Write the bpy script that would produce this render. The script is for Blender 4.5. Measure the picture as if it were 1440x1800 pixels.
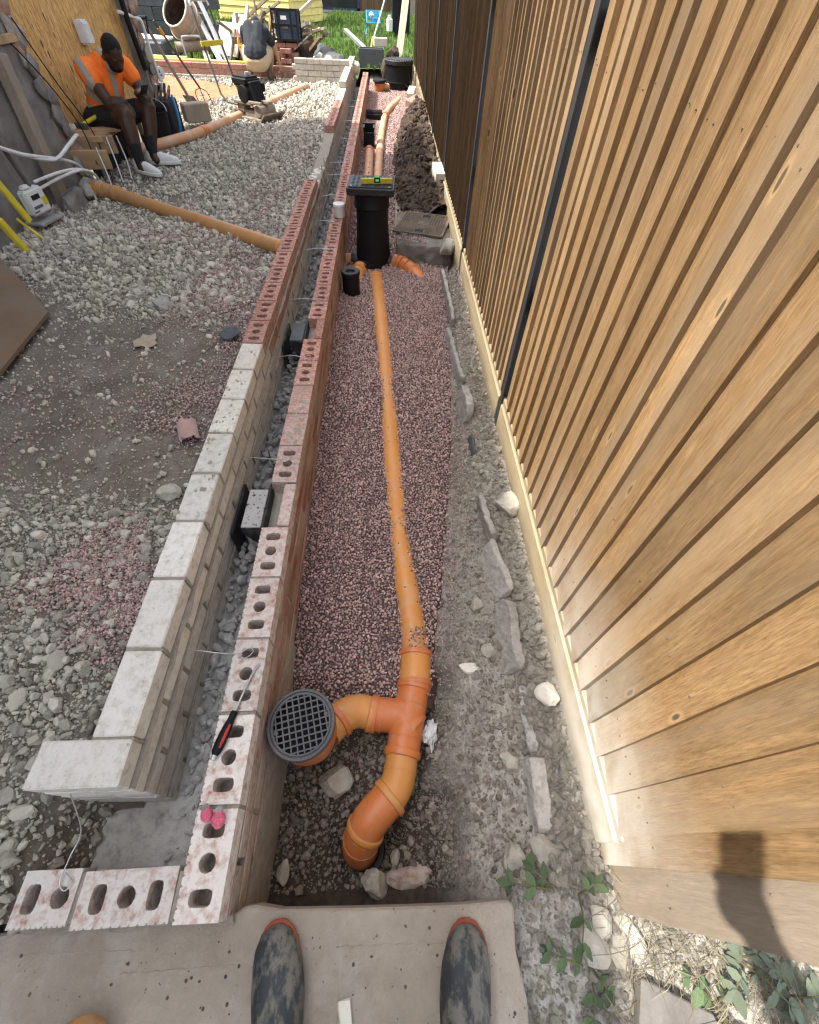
import bpy, bmesh, math, random
import numpy as np
from mathutils import Vector, Matrix, Euler

# ---------------------------------------------------------------- scene, camera, light
for o in list(bpy.data.objects):
    bpy.data.objects.remove(o)
scene = bpy.context.scene
COL = scene.collection
R = math.radians
cd = bpy.data.cameras.new('camera')
cam = bpy.data.objects.new('camera', cd)
COL.objects.link(cam)
cd.sensor_fit = 'HORIZONTAL'
cd.sensor_width = 36.0
cd.lens = 36.0 * 755.59 / 1440.0
cd.clip_start = 0.01
cd.clip_end = 400
fw = Vector((0.0473, 0.6162, -0.7861)).normalized()
up = Vector((0.0032, 0.7869, 0.6170))
rt = fw.cross(up).normalized()
up = rt.cross(fw)
rot = Matrix((rt, up, -fw)).transposed()
cam.matrix_world = Matrix.Translation((0, 0, 1.45)) @ rot.to_4x4()
scene.camera = cam

SUN_EL = 57.5
SUN_FROM = Vector((-math.cos(R(SUN_EL)), -0.01, math.sin(R(SUN_EL)))).normalized()   # towards the sun
world = bpy.data.worlds.new('World')
scene.world = world
world.use_nodes = True
wn = world.node_tree.nodes
bg = wn['Background']
sky = wn.new('ShaderNodeTexSky')
sky.sky_type = 'NISHITA'
sky.sun_disc = False
sky.sun_elevation = R(SUN_EL)
sky.sun_rotation = math.atan2(SUN_FROM.x, SUN_FROM.y)
sky.air_density = 1.0
sky.dust_density = 2.5
sky.ozone_density = 0.7
hs = wn.new('ShaderNodeHueSaturation')          # thin white cloud over the whole sky
hs.inputs['Saturation'].default_value = 0.38
world.node_tree.links.new(sky.outputs[0], hs.inputs['Color'])
world.node_tree.links.new(hs.outputs[0], bg.inputs[0])
bg.inputs[1].default_value = 0.15
sl = bpy.data.lights.new('sun', 'SUN')
sl.energy = 2.5
sl.angle = R(0.8)
sl.color = (1.0, 0.94, 0.85)
sun = bpy.data.objects.new('sun', sl)
COL.objects.link(sun)
sun.rotation_euler = SUN_FROM.to_track_quat('Z', 'Y').to_euler()
vs = scene.view_settings
vs.view_transform = 'Standard'
vs.look = 'None'
vs.gamma = 1
vs.use_curve_mapping = False
vs.exposure = 1.9
scene.render.engine = 'CYCLES'
scene.cycles.use_denoising = True
scene.cycles.denoiser = 'OPENIMAGEDENOISE'
scene.cycles.denoising_input_passes = 'RGB_ALBEDO_NORMAL'
scene.cycles.denoising_prefilter = 'NONE'
scene.cycles.filter_width = 1.3
scene.cycles.sample_clamp_indirect = 4.0
scene.cycles.max_bounces = 5
scene.cycles.diffuse_bounces = 3
scene.cycles.glossy_bounces = 2

rng = np.random.default_rng(7)
random.seed(11)

# ---------------------------------------------------------------- materials
def mat(name, c1, c2=None, scale=6, detail=5, rough=0.75, bump=0.0, bscale=60, rnd=0.0, metal=0.0, spec=0.3,
        stretch=(1, 1, 1), lo=0.35, hi=0.65, dust=None, dcol=(0.6, 0.57, 0.52), dscale=4, dlo=0.5, dhi=0.65,
        dstretch=(1, 1, 1), local=False, speck=None, sscale=120, slo=0.62, ywhite=None, distort=0.0, attr=None):
    m = bpy.data.materials.new(name)
    m.use_nodes = True
    nt = m.node_tree
    N, L = nt.nodes, nt.links
    b = N['Principled BSDF']
    b.inputs['Roughness'].default_value = rough
    b.inputs['Metallic'].default_value = metal
    b.inputs['Specular IOR Level'].default_value = spec
    oi = N.new('ShaderNodeObjectInfo')
    if local:
        src = N.new('ShaderNodeTexCoord').outputs['Object']
    else:
        src = N.new('ShaderNodeNewGeometry').outputs['Position']
    add = N.new('ShaderNodeVectorMath'); add.operation = 'ADD'
    mul = N.new('ShaderNodeMath'); mul.operation = 'MULTIPLY'; mul.inputs[1].default_value = 37.0 if local else 5.0
    L.new(oi.outputs['Random'], mul.inputs[0])
    L.new(src, add.inputs[0]); L.new(mul.outputs[0], add.inputs[1])
    vec = add.outputs[0]

    def noise(sc, st, det, dis=0.0):
        mp = N.new('ShaderNodeMapping')
        mp.inputs['Scale'].default_value = st
        L.new(vec, mp.inputs[0])
        n = N.new('ShaderNodeTexNoise')
        n.inputs['Scale'].default_value = sc
        n.inputs['Detail'].default_value = det
        n.inputs['Roughness'].default_value = 0.65
        n.inputs['Distortion'].default_value = dis
        L.new(mp.outputs[0], n.inputs['Vector'])
        return n.outputs['Fac']

    def ramp(fac, lo, hi):
        r = N.new('ShaderNodeMapRange')
        r.inputs['From Min'].default_value = lo
        r.inputs['From Max'].default_value = hi
        L.new(fac, r.inputs[0])
        return r.outputs[0]

    def mix(fac, a, bb):
        x = N.new('ShaderNodeMix'); x.data_type = 'RGBA'
        if isinstance(fac, float): x.inputs['Factor'].default_value = fac
        else: L.new(fac, x.inputs['Factor'])
        for s, v in (('A', a), ('B', bb)):
            i = [q for q in x.inputs if q.name == s and q.type == 'RGBA'][0]
            if isinstance(v, tuple): i.default_value = (*v, 1)
            else: L.new(v, i)
        return [q for q in x.outputs if q.type == 'RGBA'][0]
    if c2 is None:
        c2 = tuple(x * 0.75 for x in c1)
    col = mix(ramp(noise(scale, stretch, detail, distort), lo, hi), c1, c2)
    if speck:
        col = mix(ramp(noise(sscale, (1, 1, 1), 2), slo, slo + 0.06), col, speck)
    if dust:
        f = ramp(noise(dscale, dstretch, 6), dlo, dhi)
        k = N.new('ShaderNodeMath'); k.operation = 'MULTIPLY'; k.inputs[1].default_value = dust
        L.new(f, k.inputs[0])
        col = mix(k.outputs[0], col, dcol)
    if ywhite:      # masonry-saw dust settled round the near corner, painted sun too on the bank: (y0, y1, amount, z0, z1)
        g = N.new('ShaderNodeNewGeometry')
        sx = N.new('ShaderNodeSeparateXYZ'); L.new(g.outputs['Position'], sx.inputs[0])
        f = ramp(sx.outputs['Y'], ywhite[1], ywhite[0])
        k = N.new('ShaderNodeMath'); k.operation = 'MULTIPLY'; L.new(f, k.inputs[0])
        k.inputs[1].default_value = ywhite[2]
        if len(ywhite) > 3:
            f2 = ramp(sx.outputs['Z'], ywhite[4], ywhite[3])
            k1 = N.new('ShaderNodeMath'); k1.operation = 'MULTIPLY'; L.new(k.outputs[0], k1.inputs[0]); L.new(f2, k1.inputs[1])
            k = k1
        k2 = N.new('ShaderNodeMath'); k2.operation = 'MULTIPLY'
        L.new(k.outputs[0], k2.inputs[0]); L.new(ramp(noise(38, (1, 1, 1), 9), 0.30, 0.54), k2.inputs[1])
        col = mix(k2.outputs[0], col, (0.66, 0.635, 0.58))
    if attr:
        an = N.new('ShaderNodeAttribute'); an.attribute_name = attr[0]
        col = mix(an.outputs['Fac'], col, mix(ramp(noise(40, (1, 1, 1), 8), 0.35, 0.65), attr[1], attr[2]))
    if rnd:
        h = N.new('ShaderNodeHueSaturation')
        r = N.new('ShaderNodeMapRange')
        r.inputs['To Min'].default_value = 1 - rnd
        r.inputs['To Max'].default_value = 1 + rnd
        L.new(oi.outputs['Random'], r.inputs[0])
        L.new(r.outputs[0], h.inputs['Value'])
        L.new(col, h.inputs['Color'])
        col = h.outputs[0]
    L.new(col, b.inputs['Base Color'])
    if bump:
        bp = N.new('ShaderNodeBump')
        bp.inputs['Strength'].default_value = min(1.0, bump)
        bp.inputs['Distance'].default_value = 0.006 * max(1, bump)
        L.new(noise(bscale, stretch if stretch != (1, 1, 1) else (1, 1, 1), 6), bp.inputs['Height'])
        L.new(bp.outputs[0], b.inputs['Normal'])
    return m


def woodmat(name, c1, c2, c3, axis=2, rough=0.8, white=None, rnd=0.14, g=1.0):
    """grain along one axis, long dark streaks, knots"""
    m = bpy.data.materials.new(name); m.use_nodes = True
    nt = m.node_tree; N, L = nt.nodes, nt.links
    b = N['Principled BSDF']; b.inputs['Roughness'].default_value = rough
    b.inputs['Specular IOR Level'].default_value = 0.25
    oi = N.new('ShaderNodeObjectInfo'); tc = N.new('ShaderNodeTexCoord')
    mul = N.new('ShaderNodeMath'); mul.operation = 'MULTIPLY'; mul.inputs[1].default_value = 53.0
    L.new(oi.outputs['Random'], mul.inputs[0])
    add = N.new('ShaderNodeVectorMath'); L.new(tc.outputs['Object'], add.inputs[0]); L.new(mul.outputs[0], add.inputs[1])

    def mp(s, e=1.0):
        st = [s, s, s]; st[axis] = e
        q = N.new('ShaderNodeMapping'); q.inputs['Scale'].default_value = st
        L.new(add.outputs[0], q.inputs[0]); return q.outputs[0]

    def nz(v, sc, det=5, dis=0):
        n = N.new('ShaderNodeTexNoise'); n.inputs['Scale'].default_value = sc; n.inputs['Detail'].default_value = det
        n.inputs['Distortion'].default_value = dis; n.inputs['Roughness'].default_value = 0.6
        L.new(v, n.inputs['Vector']); return n.outputs['Fac']

    def rp(f, lo, hi):
        r = N.new('ShaderNodeMapRange'); r.inputs['From Min'].default_value = lo; r.inputs['From Max'].default_value = hi
        L.new(f, r.inputs[0]); return r.outputs[0]

    def mx(f, a, c):
        x = N.new('ShaderNodeMix'); x.data_type = 'RGBA'; L.new(f, x.inputs['Factor'])
        for s, v in (('A', a), ('B', c)):
            i = [q for q in x.inputs if q.name == s and q.type == 'RGBA'][0]
            if isinstance(v, tuple): i.default_value = (*v, 1)
            else: L.new(v, i)
        return [q for q in x.outputs if q.type == 'RGBA'][0]
    gr = nz(mp(330 * g, 26.0), 1.0, 9, 0.4)
    g2 = nz(mp(70 * g, 4.0), 1.0, 8, 0.8)
    col = mx(rp(g2, 0.38, 0.62), c1, tuple((a + b) / 2 for a, b in zip(c1, c2)))
    col = mx(rp(gr, 0.42, 0.74), col, c2)
    col = mx(rp(nz(mp(9 * g, 0.7), 1.0, 3), 0.45, 0.75), col, c3)
    sw = N.new('ShaderNodeMapping'); st = [6, 6, 6]; st[axis] = 150; sw.inputs['Scale'].default_value = st; sw.inputs['Rotation'].default_value = (0.25, 0.2, 0.1)
    L.new(add.outputs[0], sw.inputs[0])
    big = nz(mp(5, 2.2), 1.0, 4)
    hv = N.new('ShaderNodeHueSaturation'); L.new(col, hv.inputs['Color'])
    bm_ = N.new('ShaderNodeMapRange'); bm_.inputs['From Min'].default_value = 0.3; bm_.inputs['From Max'].default_value = 0.7
    bm_.inputs['To Min'].default_value = 0.80; bm_.inputs['To Max'].default_value = 1.18; L.new(big, bm_.inputs[0]); L.new(bm_.outputs[0], hv.inputs['Value'])
    col = hv.outputs[0]
    vo = N.new('ShaderNodeTexVoronoi'); vo.inputs['Scale'].default_value = 1.0
    L.new(mp(15 * g, 5.0), vo.inputs['Vector'])
    kn = rp(vo.outputs['Distance'], 0.11, 0.07)
    kr = rp(vo.outputs['Distance'], 0.20, 0.11)
    k = N.new('ShaderNodeMath'); k.operation = 'MULTIPLY'; L.new(kn, k.inputs[0])
    L.new(rp(nz(mp(1.3, 1.3), 2.0, 1), 0.40, 0.50), k.inputs[1])
    kq = N.new('ShaderNodeMath'); kq.operation = 'MULTIPLY'; L.new(kr, kq.inputs[0]); L.new(k.inputs[1].links[0].from_socket, kq.inputs[1])
    col = mx(kq.outputs[0], col, tuple(min(1, x * 1.06 + .01) for x in c1))
    col = mx(k.outputs[0], col, tuple(x * 0.4 for x in c3))
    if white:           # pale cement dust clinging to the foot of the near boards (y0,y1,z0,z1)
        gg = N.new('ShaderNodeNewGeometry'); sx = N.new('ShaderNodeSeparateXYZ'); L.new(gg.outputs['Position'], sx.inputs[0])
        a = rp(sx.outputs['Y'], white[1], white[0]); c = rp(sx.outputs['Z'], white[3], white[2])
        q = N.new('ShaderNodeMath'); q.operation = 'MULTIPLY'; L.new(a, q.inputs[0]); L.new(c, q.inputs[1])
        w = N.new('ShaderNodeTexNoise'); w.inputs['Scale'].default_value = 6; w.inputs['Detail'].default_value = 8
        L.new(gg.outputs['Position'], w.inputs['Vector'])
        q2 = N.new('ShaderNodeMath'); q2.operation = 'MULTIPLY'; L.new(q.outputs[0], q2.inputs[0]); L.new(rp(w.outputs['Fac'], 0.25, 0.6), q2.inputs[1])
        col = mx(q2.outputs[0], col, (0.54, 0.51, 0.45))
    h = N.new('ShaderNodeHueSaturation'); r = N.new('ShaderNodeMapRange')
    r.inputs['To Min'].default_value = 1 - rnd; r.inputs['To Max'].default_value = 1 + rnd
    L.new(oi.outputs['Random'], r.inputs[0]); L.new(r.outputs[0], h.inputs['Value']); L.new(col, h.inputs['Color'])
    L.new(h.outputs[0], b.inputs['Base Color'])
    bp = N.new('ShaderNodeBump'); bp.inputs['Strength'].default_value = 0.7; bp.inputs['Distance'].default_value = 0.003
    L.new(gr, bp.inputs['Height']); L.new(bp.outputs[0], b.inputs['Normal'])
    return m


MT = dict(
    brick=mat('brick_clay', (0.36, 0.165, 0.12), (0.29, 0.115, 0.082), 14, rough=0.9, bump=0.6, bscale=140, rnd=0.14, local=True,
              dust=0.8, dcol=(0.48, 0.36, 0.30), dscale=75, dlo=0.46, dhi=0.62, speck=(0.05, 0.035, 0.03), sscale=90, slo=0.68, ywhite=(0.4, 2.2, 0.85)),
    brick_side=mat('brick_smeared', (0.26, 0.10, 0.06), (0.20, 0.075, 0.05), 10, rough=0.92, bump=0.5, bscale=90, rnd=0.15, local=True,
                   dust=0.85, dcol=(0.36, 0.28, 0.21), dscale=9, dlo=0.38, dhi=0.62, dstretch=(1, 0.35, 1.6), ywhite=(-0.1, 0.9, 0.45)),
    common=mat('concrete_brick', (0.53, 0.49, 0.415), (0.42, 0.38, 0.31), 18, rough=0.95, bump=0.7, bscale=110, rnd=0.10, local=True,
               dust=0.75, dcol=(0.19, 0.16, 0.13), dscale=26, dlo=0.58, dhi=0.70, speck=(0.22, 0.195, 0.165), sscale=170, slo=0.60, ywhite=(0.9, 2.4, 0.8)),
    mortar=mat('mortar', (0.33, 0.29, 0.24), (0.24, 0.21, 0.17), 25, rough=0.98, bump=1.0, bscale=70),
    concrete=mat('concrete', (0.355, 0.305, 0.245), (0.25, 0.212, 0.168), 5.0, detail=10, rough=0.9, bump=0.8, bscale=90, speck=(0.12, 0.09, 0.07), sscale=70, slo=0.68,
                 dust=0.7, dcol=(0.41, 0.385, 0.34), dscale=4.5, dlo=0.52, dhi=0.68),
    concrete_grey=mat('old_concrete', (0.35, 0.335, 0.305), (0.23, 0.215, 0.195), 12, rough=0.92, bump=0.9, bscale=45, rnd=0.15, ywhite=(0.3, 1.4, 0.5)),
    soil=mat('soil', (0.135, 0.105, 0.08), (0.075, 0.06, 0.047), 7, detail=9, rough=0.97, bump=1.6, bscale=70, dust=0.55, dcol=(0.27, 0.24, 0.2), dscale=9, dlo=0.52, dhi=0.7, speck=(0.34, 0.32, 0.28), sscale=85, slo=0.69),
    bank=mat('dry_bank', (0.28, 0.248, 0.20), (0.175, 0.15, 0.12), 14, detail=10, rough=0.97, bump=1.8, bscale=60, dust=0.6, dcol=(0.34, 0.31, 0.265), dscale=11, dlo=0.5, dhi=0.68, speck=(0.42, 0.39, 0.34), sscale=110, slo=0.66, ywhite=(0.2, 1.5, 0.45), attr=('dig', (0.085, 0.064, 0.047), (0.045, 0.034, 0.026))),  # near whitening is dust, its pale colour also standing in for sunlight
    yard=mat('yard_dirt', (0.18, 0.15, 0.118), (0.12, 0.098, 0.078), 4, detail=9, rough=0.97, bump=1.4, bscale=80, dust=0.6, dcol=(0.26, 0.235, 0.20), dscale=5, dlo=0.5, dhi=0.68, speck=(0.36, 0.34, 0.30), sscale=75, slo=0.68),
    pinkclay=mat('pink_clay', (0.40, 0.265, 0.225), (0.33, 0.21, 0.18), 20, rough=0.9),
    scrap=mat('tan_scrap', (0.36, 0.30, 0.21), (0.28, 0.225, 0.15), 25, rough=0.9),
    clod=mat('earth_clod', (0.27, 0.235, 0.19), (0.17, 0.143, 0.112), 30, rough=1.0, rnd=0.4, local=True),
    heap=mat('heap_soil', (0.10, 0.072, 0.052), (0.05, 0.036, 0.027), 9, detail=9, rough=1.0, bump=2, bscale=50),
    lime=mat('limestone', (0.49, 0.45, 0.375), (0.36, 0.325, 0.265), 30, rough=0.95, bump=0.5, bscale=120, rnd=0.38, local=True),
    limebig=mat('limestone_lump', (0.47, 0.44, 0.375), (0.33, 0.295, 0.24), 12, rough=0.95, bump=0.9, bscale=50, rnd=0.15, local=True),
    pea=mat('red_gravel', (0.42, 0.30, 0.272), (0.31, 0.21, 0.188), 60, rough=0.9, rnd=0.55, local=True),
    peabase=mat('red_gravel_base', (0.14, 0.088, 0.08), (0.085, 0.055, 0.05), 80, rough=1.0, bump=1.5, bscale=110),
    orange=mat('orange_plastic', (0.56, 0.17, 0.045), (0.50, 0.145, 0.04), 5, rough=0.42, spec=0.45, bump=0.05, bscale=40, dust=0.6, dcol=(0.42, 0.30, 0.19), dscale=20, dlo=0.52, dhi=0.74, speck=(0.25, 0.14, 0.07), sscale=130, slo=0.69),
    ochre=mat('ochre_plastic', (0.58, 0.245, 0.06), (0.53, 0.22, 0.055), 3, rough=0.45, spec=0.45, dust=0.55, dcol=(0.45, 0.33, 0.2), dscale=18, dlo=0.52, dhi=0.74, speck=(0.25, 0.14, 0.07), sscale=130, slo=0.69),
    dullochre=mat('dull_ochre_plastic', (0.44, 0.225, 0.085), (0.38, 0.19, 0.075), 5, rough=0.5, dust=0.6, dcol=(0.40, 0.29, 0.18), dscale=14, dlo=0.5, dhi=0.7),
    salmon=mat('faded_plastic', (0.56, 0.30, 0.16), (0.50, 0.26, 0.14), 5, rough=0.6, dust=0.6, dcol=(0.52, 0.42, 0.32), dscale=7, dlo=0.45, dhi=0.65),
    black=mat('black_plastic', (0.010, 0.0105, 0.012), (0.017, 0.017, 0.018), 8, rough=0.5, spec=0.4, dust=0.22, dcol=(0.22, 0.205, 0.19), dscale=14, dlo=0.58, dhi=0.76),
    blackclean=mat('black_clean', (0.006, 0.006, 0.0065), (0.010, 0.010, 0.011), 8, rough=0.6, spec=0.18),
    ventgrey=mat('vent_top_dark', (0.075, 0.078, 0.082), (0.05, 0.052, 0.055), 12, rough=0.6),
    ventblack=mat('vent_plastic', (0.012, 0.012, 0.014), (0.018, 0.018, 0.02), 10, rough=0.55, dust=0.25, dcol=(0.25, 0.24, 0.22), dscale=18, dlo=0.52, dhi=0.66),
    venttop=mat('vent_top_dusty', (0.30, 0.295, 0.28), (0.36, 0.35, 0.33), 9, rough=0.85, speck=(0.05, 0.05, 0.05), sscale=60, slo=0.60),
    grate=mat('grate_plastic', (0.062, 0.062, 0.066), (0.09, 0.088, 0.088), 9, rough=0.55, spec=0.4),
    steel=mat('galvanised', (0.50, 0.50, 0.49), (0.38, 0.38, 0.38), 20, rough=0.42, metal=0.7),
    post=mat('dark_steel_post', (0.022, 0.023, 0.026), (0.035, 0.036, 0.04), 6, rough=0.45, spec=0.5),
    iron=mat('cast_iron', (0.12, 0.095, 0.072), (0.075, 0.06, 0.048), 9, rough=0.8, bump=0.4, bscale=40, dust=0.7, dcol=(0.22, 0.165, 0.115), dscale=5, dlo=0.45, dhi=0.62),
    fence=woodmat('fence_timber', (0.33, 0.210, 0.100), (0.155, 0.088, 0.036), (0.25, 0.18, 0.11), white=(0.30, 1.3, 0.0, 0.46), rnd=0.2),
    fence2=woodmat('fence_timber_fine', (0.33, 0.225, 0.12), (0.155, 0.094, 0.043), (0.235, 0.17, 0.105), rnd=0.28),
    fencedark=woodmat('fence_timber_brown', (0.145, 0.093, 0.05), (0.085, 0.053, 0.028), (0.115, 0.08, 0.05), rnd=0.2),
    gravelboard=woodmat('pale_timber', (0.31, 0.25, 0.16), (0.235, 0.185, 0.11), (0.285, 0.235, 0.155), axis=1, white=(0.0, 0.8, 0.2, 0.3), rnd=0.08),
    timber=woodmat('rough_timber', (0.36, 0.24, 0.13), (0.27, 0.17, 0.085), (0.22, 0.15, 0.09), axis=0, rnd=0.25),
    greytimber=woodmat('weathered_timber', (0.30, 0.25, 0.19), (0.20, 0.165, 0.125), (0.24, 0.19, 0.14), axis=2, rnd=0.25),
    paletimber=woodmat('sawn_timber', (0.62, 0.54, 0.41), (0.52, 0.43, 0.30), (0.56, 0.47, 0.34), axis=0, rnd=0.15),
    yellowshed=woodmat('yellow_paint_cladding', (0.76, 0.62, 0.21), (0.70, 0.56, 0.18), (0.66, 0.53, 0.18), axis=0, rnd=0.06),
    ply=mat('ply_sheet', (0.165, 0.105, 0.062), (0.125, 0.083, 0.052), 3, detail=8, rough=0.85, bump=0.2, bscale=40, dust=0.6, dcol=(0.15, 0.125, 0.095), dscale=4, dlo=0.42, dhi=0.62),
    osb=mat('osb', (0.58, 0.35, 0.115), (0.29, 0.145, 0.038), 1.0, detail=4, rough=0.75, bump=0.25, bscale=1.0, stretch=(25, 42, 9), distort=1.6, lo=0.40, hi=0.60, dust=0.6, dcol=(0.62, 0.42, 0.19), dscale=1.0, dlo=0.54, dhi=0.62, dstretch=(30, 60, 13)),
    render=mat('old_render', (0.22, 0.205, 0.185), (0.14, 0.125, 0.11), 6, detail=9, rough=0.95, bump=1.0, bscale=22, dust=0.6, dcol=(0.10, 0.085, 0.075), dscale=5, dlo=0.5, dhi=0.66),
    white=mat('white_plastic', (0.62, 0.62, 0.60), (0.55, 0.55, 0.53), 12, rough=0.45),
    whitecable=mat('white_cable', (0.58, 0.575, 0.55), (0.48, 0.47, 0.45), 15, rough=0.55),
    cream=mat('pale_stone', (0.66, 0.63, 0.55), (0.58, 0.54, 0.46), 18, rough=0.9, bump=0.3, bscale=80),
    yellow=mat('yellow_plastic', (0.55, 0.45, 0.03), (0.46, 0.36, 0.025), 12, rough=0.5, dust=0.4, dcol=(0.30, 0.25, 0.08), dscale=20, dlo=0.55, dhi=0.7),
    green=mat('vial_green', (0.10, 0.62, 0.12), (0.2, 0.75, 0.2), 30, rough=0.2),
    red=mat('red_rubber', (0.42, 0.035, 0.025), (0.36, 0.03, 0.02), 20, rough=0.5),
    redsole=mat('red_sole', (0.30, 0.07, 0.035), (0.22, 0.05, 0.03), 20, rough=0.7),
    pink=mat('pink_twine', (0.88, 0.24, 0.34), (0.72, 0.14, 0.24), 200, rough=0.8, bump=0.9, bscale=260),
    bucketor=mat('orange_bucket', (0.70, 0.30, 0.02), (0.6, 0.24, 0.02), 10, rough=0.5),
    blue=mat('blue_plastic', (0.03, 0.22, 0.42), (0.05, 0.30, 0.5), 10, rough=0.5),
    hose=mat('blue_pipe', (0.03, 0.20, 0.42), (0.03, 0.17, 0.36), 10, rough=0.4),
    hiviz=mat('hiviz_orange', (0.90, 0.20, 0.025), (0.80, 0.15, 0.02), 9, rough=0.8, bump=2.5, bscale=11),
    reflect=mat('reflective_tape', (0.32, 0.29, 0.25), (0.26, 0.235, 0.2), 30, rough=0.4),
    skindark=mat('skin_dark', (0.058, 0.028, 0.018), (0.047, 0.022, 0.014), 20, rough=0.5, spec=0.35),
    skinlight=mat('skin_light', (0.40, 0.21, 0.135), (0.36, 0.18, 0.11), 20, rough=0.55),
    hair=mat('black_hair', (0.009, 0.008, 0.007), (0.015, 0.013, 0.011), 120, rough=0.85, bump=1, bscale=260),
    darkcloth=mat('black_cloth', (0.012, 0.012, 0.014), (0.02, 0.02, 0.022), 12, rough=0.9, bump=0.6, bscale=20),
    navycloth=mat('navy_tshirt', (0.018, 0.021, 0.028), (0.028, 0.031, 0.038), 12, rough=0.9, bump=0.6, bscale=20),
    khaki=mat('khaki_cloth', (0.44, 0.37, 0.255), (0.38, 0.315, 0.21), 12, rough=0.9, bump=0.5, bscale=18),
    leather=mat('brown_boot', (0.14, 0.10, 0.075), (0.09, 0.065, 0.05), 12, rough=0.8),
    shoe=mat('white_trainer', (0.64, 0.63, 0.61), (0.55, 0.54, 0.52), 14, rough=0.6),
    welly=mat('welly_rubber', (0.020, 0.024, 0.026), (0.032, 0.037, 0.039), 14, rough=0.6, spec=0.4, bump=0.35, bscale=40, dust=0.8, dcol=(0.165, 0.156, 0.13), dscale=26, dlo=0.46, dhi=0.58, dstretch=(1.2, .6, 1)),
    mixer=mat('mixer_drum', (0.34, 0.27, 0.19), (0.24, 0.19, 0.14), 7, rough=0.75, dust=0.6, dcol=(0.42, 0.38, 0.32), dscale=6, dlo=0.45, dhi=0.65),
    machine=mat('machine_metal', (0.30, 0.255, 0.20), (0.16, 0.13, 0.10), 14, rough=0.7, bump=0.4, bscale=60),
    darkmetal=mat('dark_metal', (0.055, 0.052, 0.048), (0.09, 0.082, 0.072), 14, rough=0.6),
    sand=mat('orange_sand', (0.46, 0.175, 0.085), (0.38, 0.135, 0.065), 6, detail=8, rough=0.98, bump=1.4, bscale=40, dust=0.6, dcol=(0.50, 0.28, 0.18), dscale=8, dlo=0.5, dhi=0.65),
    grassbase=mat('lawn_soil', (0.075, 0.115, 0.025), (0.05, 0.075, 0.018), 3, rough=1, bump=1, bscale=30),
    grass=mat('grass_blade', (0.115, 0.20, 0.032), (0.085, 0.15, 0.025), 3, rough=0.7, rnd=0.4),
    leaf=mat('leaf', (0.085, 0.135, 0.055), (0.055, 0.09, 0.037), 30, rough=0.6, rnd=0.3, local=True, bump=0.4, bscale=90, dust=0.35, dcol=(0.25, 0.27, 0.2), dscale=25, dlo=0.5, dhi=0.7),
    leafdusty=mat('dusty_leaf', (0.15, 0.175, 0.125), (0.09, 0.115, 0.075), 30, rough=0.75, rnd=0.25, local=True, bump=0.4, bscale=90),
    stem=mat('stem', (0.13, 0.13, 0.05), (0.1, 0.09, 0.045), 30, rough=0.8),
    straw=mat('dry_straw', (0.29, 0.25, 0.17), (0.15, 0.125, 0.08), 12, rough=0.9, rnd=0.3),
    darkglass=mat('dark_glass', (0.02, 0.025, 0.03), (0.03, 0.035, 0.04), 4, rough=0.08, spec=0.5),
    navy=mat('navy_frame', (0.022, 0.035, 0.055), (0.03, 0.045, 0.07), 5, rough=0.5),
    slate=mat('dark_slate', (0.085, 0.09, 0.095), (0.06, 0.064, 0.068), 10, rough=0.7, rnd=0.2),
    paper=mat('paper_rag', (0.66, 0.66, 0.65), (0.58, 0.58, 0.57), 20, rough=0.9),
    asphaltgrey=mat('trough_grey', (0.10, 0.115, 0.12), (0.08, 0.09, 0.095), 9, rough=0.6),
    bag=mat('rubble_sack', (0.23, 0.205, 0.185), (0.42, 0.39, 0.36), 9, rough=0.7, bump=0.8, bscale=16, lo=0.48, hi=0.56),
    screen=mat('phone_case', (0.012, 0.012, 0.014), (0.02, 0.02, 0.022), 10, rough=0.3),
)

# ---------------------------------------------------------------- object helpers
WL = {}
def link(o):
    COL.objects.link(o); return o

def tag(o, label=None, cat=None, group=None, kind=None):
    if label: o['label'] = label
    if cat: o['category'] = cat
    if group: o['group'] = group
    if kind: o['kind'] = kind
    return o

def thing(name, loc, label, cat, group=None):
    o = bpy.data.objects.new(name, None); link(o)
    o.empty_display_size = 0.05
    o.location = loc; WL[o.name] = Vector(loc)
    return tag(o, label, cat, group)

def put(name, me, parent=None, loc=(0, 0, 0), rot=None):
    o = bpy.data.objects.new(name, me); link(o)
    w = Vector(loc)
    WL[o.name] = w
    if parent is not None:
        o.parent = parent
        o.location = w - WL[parent.name]
    else:
        o.location = w
    if rot is not None: o.rotation_euler = rot
    return o

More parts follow.
